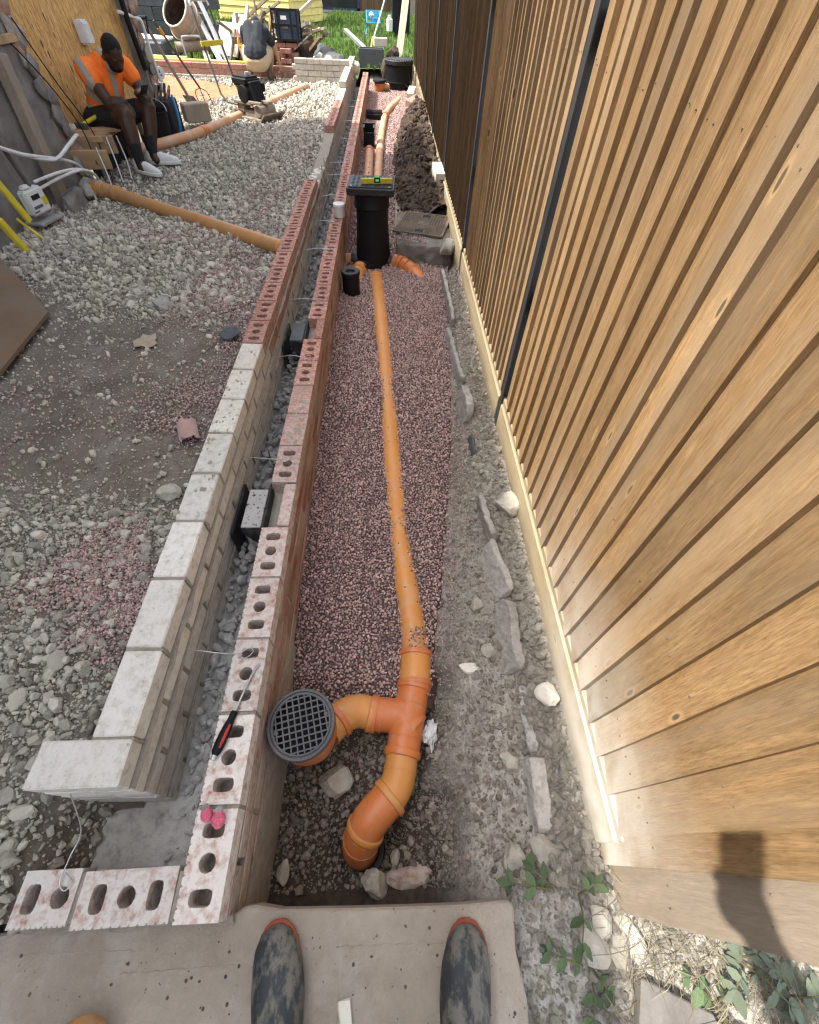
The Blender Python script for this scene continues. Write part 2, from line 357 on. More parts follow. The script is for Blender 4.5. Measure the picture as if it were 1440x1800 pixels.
class MB:
    def __init__(s): s.v = []; s.f = []
    def add(s, vs, fs, M=None):
        n = len(s.v)
        if M is not None: vs = [M @ Vector(p) for p in vs]
        s.v += [tuple(p) for p in vs]
        s.f += [tuple(i + n for i in f) for f in fs]
        return s
    def box(s, c, d, M=None, rz=0.0, rx=0.0, ry=0.0):
        x, y, z = d[0] / 2, d[1] / 2, d[2] / 2
        vs = [Vector((sx * x, sy * y, sz * z)) for sz in (-1, 1) for sy in (-1, 1) for sx in (-1, 1)]
        if rz or rx or ry:
            e = Euler((rx, ry, rz)).to_matrix(); vs = [e @ q for q in vs]
        vs = [q + Vector(c) for q in vs]
        return s.add(vs, [(0, 2, 3, 1), (4, 5, 7, 6), (0, 1, 5, 4), (2, 6, 7, 3), (0, 4, 6, 2), (1, 3, 7, 5)], M)
    def bar(s, a, b, w, h, upv=(0, 0, 1), M=None):
        a, b = Vector(a), Vector(b); d = (b - a); l = d.length; d.normalize()
        u = Vector(upv); sd = d.cross(u)
        if sd.length < 1e-4: sd = d.cross(Vector((1, 0, 0)))
        sd.normalize(); u = sd.cross(d)
        vs = [p + sd * i * w / 2 + u * j * h / 2 for p in (a, b) for j in (-1, 1) for i in (-1, 1)]
        return s.add(vs, [(0, 1, 3, 2), (4, 6, 7, 5), (0, 4, 5, 1), (1, 5, 7, 3), (3, 7, 6, 2), (2, 6, 4, 0)], M)
    def tube(s, path, r, n=12, caps=True, M=None, squash=1.0):
        P = [Vector(p) for p in path]; m = len(P)
        rs = r if isinstance(r, (list, tuple)) else [r] * m
        T = [(P[min(i + 1, m - 1)] - P[max(i - 1, 0)]).normalized() for i in range(m)]
        a = T[0].cross(Vector((0, 0, 1)))
        if a.length < 1e-3: a = T[0].cross(Vector((1, 0, 0)))
        a.normalize(); vs = []
        for i in range(m):
            a = (a - T[i] * a.dot(T[i])).normalized(); b = T[i].cross(a)
            for k in range(n):
                t = 2 * math.pi * k / n
                vs.append(P[i] + (a * math.cos(t) + b * math.sin(t) * squash) * rs[i])
        fs = [(i * n + k, i * n + (k + 1) % n, (i + 1) * n + (k + 1) % n, (i + 1) * n + k) for i in range(m - 1) for k in range(n)]
        if caps: fs += [tuple(range(n))[::-1], tuple((m - 1) * n + k for k in range(n))]
        return s.add(vs, fs, M)
    def cap(s, a, b, r0, r1, n=10):        # capsule
        a, b = Vector(a), Vector(b); d = (b - a)
        if d.length < 1e-5: d = Vector((0, 0, 1e-3))
        d.normalize(); P = []; rr = []
        for k in range(1, 5):
            t = math.pi / 2 * k / 4; P.append(a - d * r0 * math.cos(t)); rr.append(r0 * math.sin(t))
        for k in range(4, 0, -1):
            t = math.pi / 2 * k / 4; P.append(b + d * r1 * math.cos(t)); rr.append(r1 * math.sin(t))
        return s.tube(P, rr, n)
    def ell(s, c, r, M=None, n=14):
        vs = []; fs = []; m = n // 2
        for i in range(1, m):
            t = math.pi * i / m
            for k in range(n):
                p = 2 * math.pi * k / n
                vs.append(Vector((r[0] * math.sin(t) * math.cos(p), r[1] * math.sin(t) * math.sin(p), r[2] * math.cos(t))))
        a = len(vs); vs += [Vector((0, 0, r[2])), Vector((0, 0, -r[2]))]
        fs += [(i * n + k, (i + 1) * n + k, (i + 1) * n + (k + 1) % n, i * n + (k + 1) % n) for i in range(m - 2) for k in range(n)]
        fs += [(a, k, (k + 1) % n) for k in range(n)] + [(a + 1, (m - 2) * n + (k + 1) % n, (m - 2) * n + k) for k in range(n)]
        if M is not None: vs = [M @ q for q in vs]
        return s.add([q + Vector(c) for q in vs], fs)
    def lathe(s, prof, c, n=24, M=None):
        m = len(prof); vs = []
        for r, z in prof:
            for k in range(n):
                t = 2 * math.pi * k / n; vs.append(Vector((r * math.cos(t), r * math.sin(t), z)))
        if M is not None: vs = [M @ q for q in vs]
        vs = [q + Vector(c) for q in vs]
        fs = [(i * n + k, i * n + (k + 1) % n, (i + 1) * n + (k + 1) % n, (i + 1) * n + k) for i in range(m - 1) for k in range(n)]
        return s.add(vs, fs)
    def prism(s, poly, z0, z1, M=None):
        n = len(poly)
        vs = [(x, y, z0) for x, y in poly] + [(x, y, z1) for x, y in poly]
        fs = [tuple(range(n))[::-1], tuple(range(n, 2 * n))] + [(i, (i + 1) % n, n + (i + 1) % n, n + i) for i in range(n)]
        return s.add(vs, fs, M)
    def rock(s, c, r, seed, sq=(1, 1, 0.7), sub=2, rough=0.28):
        rg = np.random.default_rng(seed)
        bm = bmesh.new(); bmesh.ops.create_icosphere(bm, subdivisions=sub, radius=1.0)
        pl = [Vector(q).normalized() for q in rg.normal(size=(15, 3))]; of = rg.uniform(0.56, 0.9, 15)
        e = Euler(rg.uniform(0, 6, 3)).to_matrix()
        idx = {}
        vs = []
        for i, q in enumerate(bm.verts):
            p = q.co.copy()
            for d, o_ in zip(pl, of):
                t = p.dot(d)
                if t > o_: p -= d * (t - o_)
            p *= 1 + rg.normal() * rough * 0.15
            p = e @ p
            vs.append(Vector((p.x * r * sq[0], p.y * r * sq[1], p.z * r * sq[2])) + Vector(c)); idx[q] = i
        fs = [tuple(idx[q] for q in f.verts) for f in bm.faces]; bm.free()
        return s.add(vs, fs)
    def mesh(s, name, m, smooth=False, bevel=0.0, seg=1, fixn=True):
        me = bpy.data.meshes.new(name); me.from_pydata(s.v, [], s.f)
        if bevel or fixn:
            bm = bmesh.new(); bm.from_mesh(me)
            if fixn: bmesh.ops.recalc_face_normals(bm, faces=bm.faces)
            if bevel:
                ed = [e for e in bm.edges if len(e.link_faces) == 2 and e.calc_face_angle(0) > 0.5]
                bmesh.ops.bevel(bm, geom=ed, offset=bevel, segments=seg, affect='EDGES', clamp_overlap=True)
            bm.to_mesh(me); bm.free()
        if smooth:
            me.shade_smooth() if hasattr(me, 'shade_smooth') else None
            try: me.set_sharp_from_angle(angle=R(40))
            except Exception: pass
        me.materials.append(MT[m] if isinstance(m, str) else m)
        return me
    def build(s, name, m, parent=None, smooth=False, bevel=0.0, seg=1, label=None, cat=None, group=None, kind=None, base=None):
        if parent is None:           # origin at the base of the thing
            A = np.array(s.v); c = (A.min(0) + A.max(0)) / 2; c[2] = A[:, 2].min()
        else: c = WL[parent.name]
        c = Vector([float(q) for q in c])
        s.v = [tuple(Vector(p) - c) for p in s.v]
        me = s.mesh(name, m, smooth, bevel, seg)
        o = put(name, me, parent, c)
        return tag(o, label, cat, group, kind)

def blob(mb, voxel, smooth=4):
    """one continuous skin over overlapping solids"""
    me = bpy.data.meshes.new('tmp'); me.from_pydata(mb.v, [], mb.f)
    o = bpy.data.objects.new('tmp', me); COL.objects.link(o)
    a = o.modifiers.new('r', 'REMESH'); a.mode = 'VOXEL'; a.voxel_size = voxel
    if smooth:
        b = o.modifiers.new('s', 'SMOOTH'); b.factor = 0.5; b.iterations = smooth
    bpy.context.view_layer.update()
    dg = bpy.context.evaluated_depsgraph_get()
    out = bpy.data.meshes.new_from_object(o.evaluated_get(dg))
    r = MB(); r.v = [tuple(q.co) for q in out.vertices]; r.f = [tuple(p.vertices) for p in out.polygons]
    bpy.data.objects.remove(o); bpy.data.meshes.remove(out)
    return r

# value noise in numpy
_G = rng.random((256, 256))
def vnoise(x, y):
    xi = np.floor(x).astype(int); yi = np.floor(y).astype(int); fx = x - xi; fy = y - yi
    fx = fx * fx * (3 - 2 * fx); fy = fy * fy * (3 - 2 * fy)
    g = lambda a, b: _G[a % 256, b % 256]
    return (g(xi, yi) * (1 - fx) + g(xi + 1, yi) * fx) * (1 - fy) + (g(xi, yi + 1) * (1 - fx) + g(xi + 1, yi + 1) * fx) * fy
def fbm(x, y, s, o=4):
    x = np.asarray(x, float) * s + 31.7; y = np.asarray(y, float) * s + 17.3; t = 0; a = 1; n = 0
    for _ in range(o):
        t = t + a * (vnoise(x, y) - 0.5); n += a; a *= 0.5; x = x * 2.03 + 5.1; y = y * 2.03 + 9.7
    return t / n * 2
def sstep(a, b, x):
    t = np.clip((np.asarray(x, float) - a) / (b - a), 0, 1); return t * t * (3 - 2 * t)

def sheet(name, xs, ys, zf, m, cut=None, kind='structure', label=None, parent=None, smooth=True, cat=None):
    X, Y = np.meshgrid(np.asarray(xs), np.asarray(ys)); Z = zf(X, Y)
    nx, ny = len(xs), len(ys)
    V = np.stack([X.ravel(), Y.ravel(), Z.ravel()], 1)
    i = np.arange(ny - 1)[:, None] * nx + np.arange(nx - 1)[None, :]
    F = np.stack([i, i + 1, i + nx + 1, i + nx], -1).reshape(-1, 4)
    if cut is not None:
        keep = cut(X, Y).ravel(); F = F[keep[F].all(1)]
    me = bpy.data.meshes.new(name); me.from_pydata(V.tolist(), [], F.tolist())
    if smooth: me.shade_smooth()
    me.materials.append(MT[m])
    o = put(name, me, parent)
    return tag(o, label, cat, None, kind)

def scatter(name, pts, sc, m, variants, label, cat, rotv=None, kind='stuff'):
    """instances of a few small meshes on a cloud of points"""
    n = len(pts)
    me = bpy.data.meshes.new(name); me.from_pydata(np.asarray(pts).tolist(), [], [])
    a = me.attributes.new('sc', 'FLOAT_VECTOR', 'POINT')
    sc = np.asarray(sc, float)
    if sc.ndim == 1: sc = np.repeat(sc[:, None], 3, 1) * rng.uniform(0.75, 1.25, (n, 3))
    a.data.foreach_set('vector', sc.astype(np.float32).ravel())
    if rotv is None: rotv = rng.uniform(0, 6.283, (n, 3))
    a = me.attributes.new('rt', 'FLOAT_VECTOR', 'POINT'); a.data.foreach_set('vector', np.asarray(rotv, np.float32).ravel())
    a = me.attributes.new('ix', 'INT', 'POINT'); a.data.foreach_set('value', rng.integers(0, len(variants), n).astype(np.int32))
    me.materials.append(MT[m])
    o = put(name, me)
    ng = bpy.data.node_groups.new(name, 'GeometryNodeTree')
    ng.interface.new_socket('Geometry', in_out='INPUT', socket_type='NodeSocketGeometry')
    ng.interface.new_socket('Geometry', in_out='OUTPUT', socket_type='NodeSocketGeometry')
    N, L = ng.nodes, ng.links
    gi = N.new('NodeGroupInput'); go = N.new('NodeGroupOutput'); ip = N.new('GeometryNodeInstanceOnPoints')
    jn = N.new('GeometryNodeJoinGeometry')
    for vme in variants[::-1]:
        vo = bpy.data.objects.new('stone_shape', vme)      # only a source shape, never linked to the scene
        if not vme.materials: vme.materials.append(MT[m])
        q = N.new('GeometryNodeObjectInfo'); q.inputs['Object'].default_value = vo; q.inputs['As Instance'].default_value = True
        L.new(q.outputs['Geometry'], jn.inputs[0])
    def na(nm, ty):
        q = N.new('GeometryNodeInputNamedAttribute'); q.data_type = ty; q.inputs[0].default_value = nm
        return [x for x in q.outputs if x.enabled][0]
    L.new(gi.outputs[0], ip.inputs['Points']); L.new(jn.outputs[0], ip.inputs['Instance'])
    ip.inputs['Pick Instance'].default_value = True
    L.new(na('ix', 'INT'), ip.inputs['Instance Index'])
    e = N.new('FunctionNodeEulerToRotation'); L.new(na('rt', 'FLOAT_VECTOR'), e.inputs[0]); L.new(e.outputs[0], ip.inputs['Rotation'])
    L.new(na('sc', 'FLOAT_VECTOR'), ip.inputs['Scale'])
    L.new(ip.outputs[0], go.inputs[0])
    md = o.modifiers.new('scatter', 'NODES'); md.node_group = ng
    return tag(o, label, cat, None, kind)

def stones(m, k, seed, sub=1, sq=(1, 0.8, 0.62)):
    return [MB().rock((0, 0, 0), 1.0, seed + i, sq, sub, 0.5).mesh('stone', m, fixn=False) for i in range(k)]

def roughen(mb, amp, s):
    """broken-concrete surface: push every vertex about"""
    V = np.array(mb.v); a = fbm(V[:, 1] + V[:, 2] * .7, V[:, 0] - V[:, 2], s, 4); b = fbm(V[:, 0] + V[:, 1], V[:, 2] * 1.3 + 5, s, 4); c = fbm(V[:, 0] * 1.1, V[:, 1] + 9, s, 4)
    V = V + amp * np.stack([a, b, c], 1); mb.v = [tuple(q) for q in V.tolist()]; return mb

def jgrid(x0, x1, y0, y1, s, jit=0.5):
    xs = np.arange(x0, x1, s); ys = np.arange(y0, y1, s)
    X, Y = np.meshgrid(xs, ys); X = X.ravel(); Y = Y.ravel()
    return X + rng.uniform(-jit, jit, X.size) * s, Y + rng.uniform(-jit, jit, Y.size) * s
# ================================================================ the ground
def jit_(a): return random.uniform(-a, a)
def gz(x, y):                                   # level of the red drainage gravel
    x = np.asarray(x, float); y = np.asarray(y, float)
    b = np.interp(y, [0.4, 0.55, 1.0, 2.0, 3.2, 4.4, 6, 13], [-0.40, -0.325, -0.272, -0.222, -0.225, -0.27, -0.24, -0.21])
    px = np.interp(y, PIPE_Y, PIPE_X)
    near = np.exp(-((x - px) / 0.11) ** 2) * (y < 4.0)
    b = b + 0.014 * fbm(x, y, 2.6, 3) + 0.02 * np.exp(-((x + 0.39) / 0.08) ** 2)
    return b * (1 - near) + near * (np.interp(y, PIPE_Y, PIPE_Z) + np.interp(y, [.6, .8, 1.0, 2.0, 2.8, 4], [.03, .034, .043, .042, .034, .03]) + 0.016 * fbm(x * 0.6, y, 4.0, 3))
PIPE_Y = [0.60, 0.73, 0.914, 1.228, 1.654, 2.314, 3.331, 3.95]
PIPE_Z = [-0.292, -0.290, -0.286, -0.272, -0.258, -0.246, -0.246, -0.27]
PIPE_X = [0.105, 0.099, 0.079, 0.047, 0.021, -0.011, -0.066, -0.105]
def gedge(y):                                   # right-hand limit of the gravel
    return np.interp(y, [0.3, 0.45, 1.03, 1.8, 2.7, 3.6, 4.25, 4.26, 5.1, 5.3, 7, 9, 10.5, 13.5],
                     [0.13, 0.155, 0.250, 0.355, 0.43, 0.47, 0.56, 0.10, 0.10, 0.06, 0.10, 0.2, 0.42, 0.58])
def bankz(x, y):
    x = np.asarray(x, float); y = np.asarray(y, float)
    e = gedge(y)
    hole = -0.385 + 0.02 * fbm(x, y, 6) - 0.15 * np.exp(-(((x + 0.09) / 0.13) ** 2 + ((y - 0.0) / 0.11) ** 2))
    base = np.where(y < 0.55, hole, gz(x, y) - 0.03)
    t = sstep(e - 0.02, e + 0.13, x + 0.03 * fbm(x, y, 7, 3))
    topz = np.interp(x, [0.15, 0.3, 0.44, 0.55, 0.8, 1.7], [-0.25, -0.215, -0.17, -0.125, -0.10, -0.06])
    z = base * (1 - t) + topz * t
    nearslab = sstep(0.1, -0.15, y) * sstep(0.2, 0.34, x)
    z = z * (1 - nearslab) + nearslab * (-0.08 + 0.0 * x)
    far = sstep(13.2, 14.2, y)
    z = z * (1 - far) + (-0.04) * far
    return z + (0.022 * fbm(x, y, 5, 4) + 0.016 * fbm(x, y, 22, 3)) * (0.35 + 0.65 * t)
def yardz(x, y):
    x = np.asarray(x, float); y = np.asarray(y, float)
    z = np.interp(x, [-3, -2.6, -2.0, -0.74], [0.03, 0.035, 0.06, 0.11]) + 0.035 * fbm(x, y, 1.3, 4)
    z = z + 0.05 * np.exp(-(((x + 2.1) / 0.5) ** 2 + ((y - 3.6) / 0.5) ** 2))
    dip = sstep(0.22, 0.10, y) * sstep(-0.98, -0.80, x)
    z = z * (1 - dip) + dip * (-0.15)
    lo = sstep(0.6, 0.0, y)
    z = z * (1 - lo) + np.minimum(z, 0.045) * lo
    return z + 0.008 * fbm(x, y, 14, 3)

sheet('ground', np.linspace(-60, 60, 41), np.linspace(-40, 80, 41), lambda x, y: np.full_like(x, -0.75) + 0.05 * fbm(x, y, 0.3), 'soil')
xs = np.concatenate([np.arange(-0.40, 0.70, 0.010), np.linspace(0.70, 1.9, 40)])
ys = np.concatenate([np.arange(-0.6, 1.6, 0.010), np.arange(1.6, 4.2, 0.02), np.arange(4.2, 14.6, 0.05)])
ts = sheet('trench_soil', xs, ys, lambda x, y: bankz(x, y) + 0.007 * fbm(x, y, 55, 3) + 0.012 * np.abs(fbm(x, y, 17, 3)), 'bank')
C_ = np.empty(len(ts.data.vertices) * 3); ts.data.vertices.foreach_get('co', C_); C_ = C_.reshape(-1, 3)
dg_ = sstep(0.10, -0.06, C_[:, 0] - gedge(C_[:, 1]) - 0.05 + 0.10 * fbm(C_[:, 0], C_[:, 1], 8, 4)) * sstep(0.75, 0.5, C_[:, 1])
dg_ = np.maximum(dg_, 0.25 * sstep(0.12, 0.30, fbm(C_[:, 0], C_[:, 1], 5, 4)))
at = ts.data.attributes.new('dig', 'FLOAT', 'POINT'); at.data.foreach_set('value', dg_.astype(np.float32))
sheet('gravel_bed', np.arange(-0.395, 0.60, 0.02), np.concatenate([np.arange(0.42, 4.2, 0.025), np.arange(4.2, 13.4, 0.06)]),
      lambda x, y: gz(x, y) - 0.006 - 0.05 * sstep(gedge(y) - 0.03, gedge(y) + 0.05, x), 'peabase', cut=lambda x, y: x < gedge(y) + 0.05)
xs = np.concatenate([np.linspace(-9, -3.0, 30), np.arange(-2.95, -0.70, 0.03)])
ys = np.concatenate([np.arange(-0.11, 3.0, 0.03), np.arange(3.0, 12.2, 0.06)])
sheet('yard_ground', xs, ys, yardz, 'yard')
sheet('lawn', np.linspace(-14, 6, 101), np.linspace(12.1, 60, 161), lambda x, y: -0.02 + 0.04 * fbm(x, y, 0.7) + 0.0 * x, 'grassbase', cut=lambda x, y: ~((x > -0.42) & (y < 13.35)))
def sandz(x, y): return yardz(x, y) + 0.02 + 0.03 * fbm(x, y, 3) - 0.12 * sstep(0.75, 1.0, ((x + 3.75) / 1.6) ** 2 + ((y - 9.9) / 1.25) ** 2 + 0.25 * fbm(x, y, 2.2))
sheet('sand_patch', np.arange(-5.4, -2.0, 0.06), np.arange(8.5, 11.2, 0.06), sandz, 'sand')

# footing of the two leaves
m = MB(); m.box((-0.632, 6.1, -0.275), (0.455, 12.3, 0.30)); m.build('footing', 'concrete_grey', kind='structure', bevel=0.01)
# slab the photographer stands on
fr = [(-2.6, -0.135), (-1.7, -0.13), (-1.1, -0.14), (-0.87, -0.124), (-0.62, -0.121), (-0.48, -0.124), (-0.40, -0.122), (-0.36, -0.10), (-0.33, -0.098), (-0.27, -0.108), (-0.1, -0.112), (0.05, -0.114), (0.18, -0.115), (0.297, -0.110), (0.310, -0.120),
      (0.300, -0.2), (0.312, -0.28), (0.305, -0.36), (0.318, -0.5), (0.31, -1.6), (-2.6, -1.6)]
m = MB(); m.prism(fr, -0.075, 0.0); m.box((-1.1, -0.95, -0.35), (2.75, 1.3, 0.54)); SLAB = m.build('slab', 'concrete', kind='structure', bevel=0.005)
m = MB(); m.tube([(-0.90 + k * 0.02, -0.121 + jit_(.004), 0.003 + jit_(.003)) for k in range(27)], [0.006 + abs(jit_(.007)) for k in range(27)], 6); m.build('mortar_fillet', 'mortar', SLAB, smooth=True)
# cast line and pock marks in the slab
mm = MB()
for k in range(60):
    x, y = rng.uniform(-0.9, 0.28), rng.uniform(-0.32, -0.15); r = rng.choice([.0012, .002, .0035])
    mm.ell((x, y, 0.0), (r, r * rng.uniform(0.7, 1.2), 0.0028), n=8)
mm.build('grit', 'soil', SLAB, kind='stuff')
for a_, b_ in (((-.13, -.178), (.17, -.180)), ((-.12, -.17), (-.118, -.33)), ((-.62, -.205), (-.36, -.20)), ((-.88, -.165), (-.60, -.168))):
    q = MB(); q.tube([(a_[0] + (b_[0] - a_[0]) * t + jit_(.002), a_[1] + (b_[1] - a_[1]) * t + jit_(.002), -.0006) for t in np.linspace(0, 1, 26)], [.0009 + abs(jit_(.0012)) for _ in range(26)], 5); q.build('cast_ridge', 'concrete', SLAB)

# ================================================================ loose stone
LIME = stones('lime', 6, 100, 1)
LIMEN = stones('lime', 6, 140, 2)
PEA = stones('pea', 5, 200, 1, (1, 0.85, 0.75))
# drainage gravel
x, y = jgrid(-0.385, 0.6, 0.46, 1.9, 0.0098); k1 = (x < gedge(y) + 0.01 * rng.normal(size=x.size))
P1 = np.stack([x, y, gz(x, y) + rng.uniform(-0.006, 0.005, x.size)], 1)[k1]; S1 = rng.uniform(0.0048, 0.0098, len(P1))
x, y = jgrid(-0.385, 0.6, 1.9, 4.2, 0.0125); k1 = (x < gedge(y))
P2 = np.stack([x, y, gz(x, y) + rng.uniform(-0.004, 0.004, x.size)], 1)[k1]; S2 = rng.uniform(0.0062, 0.0115, len(P2))
x, y = jgrid(-0.385, 0.6, 4.2, 13.3, 0.021); k1 = (x < gedge(y))
P3 = np.stack([x, y, gz(x, y) + rng.uniform(-0.005, 0.005, x.size)], 1)[k1]; S3 = rng.uniform(0.009, 0.018, len(P3))
# a few lying on the pipe and spilled on bank and manhole surround
n = 160
yy = rng.uniform(0.6, 0.72, n); xx = 0.108 + rng.normal(size=n) * 0.028
P4 = np.stack([xx, yy, -0.233 - 1.6 * (xx - 0.108) ** 2 * 8], 1); S4 = rng.uniform(0.004, 0.007, n)
n = 900
xx = rng.uniform(0.10, 0.34, n); yy = rng.uniform(4.3, 5.1, n); kk = rng.random(n) < np.clip(1.3 - (yy - 4.3) * 1.4, 0.12, 1)
P5 = np.stack([xx, yy, np.full(n, -0.092)], 1)[kk]; S5 = rng.uniform(0.005, 0.009, len(P5))
n = 2600
yy = rng.uniform(0.5, 4, n); xx = gedge(yy) + np.abs(rng.normal(size=n)) * 0.06
P6 = np.stack([xx, yy, bankz(xx, yy) + 0.004], 1); S6 = rng.uniform(0.004, 0.007, n)
scatter('drainage_gravel', np.concatenate([P1, P2, P3, P4, P5, P6]), np.concatenate([S1, S2, S3, S4, S5, S6]), 'pea', PEA,
        'dark red drainage gravel filling the trench around the orange pipes', 'gravel')
# red gravel spilled over the yard
def patch(cx, cy, rx, ry, n):
    a = rng.uniform(0, 6.283, n); r = np.sqrt(rng.uniform(0, 1, n)) * (1 + 0.35 * np.sin(3 * a + cx * 9)) ; r = r * (1 + 0.15 * rng.normal(size=n))
    return np.stack([cx + rx * r * np.cos(a), cy + ry * r * np.sin(a)], 1)
pp = np.concatenate([patch(-1.02, 0.80, 0.21, 0.17, 3200), patch(-0.90, 0.62, 0.12, 0.15, 1300), patch(-1.05, 3.0, 0.25, 0.55, 3800), patch(-1.45, 3.75, 0.75, 0.22, 3000), patch(-0.95, 1.72, 0.22, 0.28, 1500),
                     patch(-1.1, 4.6, 0.30, 0.7, 1800), patch(-0.86, 2.35, 0.1, 0.35, 900), patch(-1.6, 1.6, 0.8, 0.5, 900)])
pp = pp[(pp[:, 0] < -0.75)]
zz = yardz(pp[:, 0], pp[:, 1]) + 0.010 + rng.uniform(-0.004, 0.006, len(pp))
scatter('spilled_gravel', np.column_stack([pp, zz]), rng.uniform(0.0045, 0.0075, len(pp)), 'pea', PEA, 'patches of red gravel spilled over the pale yard stone', 'gravel')

# limestone hardcore over the yard; bare trodden dirt in the middle
def bare(x, y):
    d = sstep(0.95, 1.3, y + 0.25 * fbm(x, y, 2.0)) * sstep(2.9, 2.2, y + 0.45 * fbm(x, y, 1.6) + 0.25 * (x + 1.4))
    b = sstep(0.45, 0.75, fbm(x, y, 1.1, 3) * 1.6) * 0.4
    return np.clip(d * 0.93 + b, 0, 0.96)
PS, SS = [], []
def yardstones(x0, x1, y0, y1, s, r0, r1, dens=1.0, lift=0.0):
    x, y = jgrid(x0, x1, y0, y1, s)
    w = 1 - bare(x, y)
    k = (rng.random(x.size) < w * dens) & ~((x > -0.81) & (y < 0.26)) & (x < -0.755)
    x, y, w = x[k], y[k], w[k]
    r = rng.uniform(r0, r1, x.size) * rng.choice([0.5, 0.7, 1.0, 1.35], x.size) * (0.55 + 0.45 * w)
    PS.append(np.stack([x, y, yardz(x, y) + r * 0.30 + lift], 1)); SS.append(r)
yardstones(-2.4, -0.755, -0.10, 1.3, 0.026, 0.010, 0.023)
yardstones(-2.4, -0.755, -0.10, 1.3, 0.011, 0.004, 0.009)
yardstones(-2.9, -0.755, 1.3, 4.6, 0.033, 0.013, 0.029)
yardstones(-2.9, -0.755, 1.3, 4.6, 0.016, 0.005, 0.011, 0.9)
yardstones(-2.9, -0.755, 4.6, 8.0, 0.030, 0.013, 0.024)
yardstones(-5.5, -0.755, 8.0, 11.1, 0.040, 0.018, 0.032)
n = 5200; x = rng.uniform(-2.8, -0.78, n); y = rng.uniform(0.8, 3.0, n); r = rng.choice([0.003, 0.0055, 0.009, 0.018], n, p=[.5, .32, .14, .04])
PS.append(np.stack([x, y, yardz(x, y) + r * 0.4], 1)); SS.append(r)
PS = np.concatenate(PS); SS = np.concatenate(SS)
k = ~((((PS[:, 0] + 3.75) / 1.5) ** 2 + ((PS[:, 1] - 9.9) / 1.15) ** 2 < 0.8) & (rng.random(len(PS)) < 0.93))
PS, SS = PS[k], SS[k]
scatter('yard_hardcore', PS, SS, 'lime', LIMEN, 'crushed pale limestone spread loosely across the yard', 'gravel')
# rubble on the bank between edging and fence, and in the hole and cavity
RB, RS = [], []
n = 1500; y = rng.uniform(-0.1, 1.7, n); x = rng.uniform(0.445, 0.60, n); r = rng.choice([0.008, 0.013, 0.019, 0.028], n, p=[.4, .32, .2, .08])
RB.append(np.stack([x, y, bankz(x, y) + r * 0.25], 1)); RS.append(r)
n = 2600; y = rng.uniform(-0.1, 4.0, n); x = rng.uniform(0.0, 1, n) ** 0.8 * (0.60 - 0.44) + 0.44; r = rng.choice([0.006, 0.010, 0.016, 0.024], n, p=[.45, .3, .17, .08]) * np.interp(y, [0, 1.4, 2, 4], [1, 1, .8, .8])
RB.append(np.stack([x, y, bankz(x, y) + r * 0.3], 1)); RS.append(r)
n = 2400; y = rng.uniform(-0.1, 3.6, n); x = gedge(y) + 0.05 + rng.random(n) * np.maximum(0.40 - gedge(y), 0.03); r = rng.choice([0.004, 0.007, 0.012, 0.018], n, p=[.5, .32, .14, .04])
RB.append(np.stack([x, y, bankz(x, y) + r * 0.3], 1)); RS.append(r)
n = 700; y = rng.uniform(-0.1, 0.5, n); x = rng.uniform(-0.385, 0.2, n); r = rng.choice([0.003, 0.005, 0.009, 0.014], n, p=[.5, .32, .14, .04])
RB.append(np.stack([x, y, bankz(x, y) + r * 0.3], 1)); RS.append(r)
n = 1500; y = rng.uniform(-0.42, 0.0, n); x = rng.uniform(0.32, 1.3, n); r = rng.choice([0.004, 0.007, 0.013, 0.022], n, p=[.45, .3, .18, .07])
RB.append(np.stack([x, y, bankz(x, y) + r * 0.3], 1)); RS.append(r)
for (x0, x1, y0, y1, n) in ((.16, .60, -.1, 1.6, 9000), (-.385, .2, -.1, .52, 1500), (.3, .60, 1.6, 4.0, 5000), (.31, 1.2, -.42, 0, 5000)):
    x = rng.uniform(x0, x1, n); y = rng.uniform(y0, y1, n); k = (x > gedge(y) + .02) | (y < .5); x, y = x[k], y[k]
    r = rng.choice([0.002, 0.0032, 0.005, 0.0075], x.size, p=[.4, .34, .18, .08])
    RB.append(np.stack([x, y, bankz(x, y) + 0.012 * np.abs(fbm(x, y, 17, 3)) + r * 0.35], 1)); RS.append(r)
scatter('bank_rubble', np.concatenate(RB), np.concatenate(RS), 'limebig', stones('limebig', 5, 300, 2), 'broken pale rubble strewn along the bank beside the fence', 'rubble')
CP, CS = [], []
for (x0, x1, y0, y1, n) in ((.14, .60, -.1, 1.7, 4200), (-.385, .2, -.1, .55, 3800), (.3, .60, 1.7, 4.2, 3500)):
    x = rng.uniform(x0, x1, n); y = rng.uniform(y0, y1, n); k = ((x > gedge(y) + .015) | (y < .5)) & ~((x > .43) & (y < 1.6) & (rng.random(n) < .75)); x, y = x[k], y[k]
    r = rng.choice([0.003, 0.005, 0.009, 0.016], x.size, p=[.42, .33, .19, .06])
    CP.append(np.stack([x, y, bankz(x, y) + 0.012 * np.abs(fbm(x, y, 17, 3)) + r * 0.2], 1)); CS.append(r)
scatter('bank_clods', np.concatenate(CP), np.concatenate(CS), 'clod', stones('clod', 5, 700, 2, (1, .9, .75)), 'crumbly brown earth clods over the trench bank and hole', 'soil')
# mortar droppings and lumps in the cavity
n = 2600; y = rng.uniform(0.0, 11.5, n) ** 1.0; x = rng.uniform(-0.635, -0.50, n); r = rng.choice([0.008, 0.014, 0.022, 0.03], n, p=[.35, .35, .2, .1])
k = y < 0.25; r[k] *= 0.6
scatter('cavity_droppings', np.stack([x, y, -0.125 + r * 0.2 + np.interp(y, [0, 1, 3], [0, 0.02, 0.03])], 1), r, 'concrete_grey', stones('concrete_grey', 5, 350, 2),
        'grey mortar droppings lying in the cavity between the two brick leaves', 'rubble')

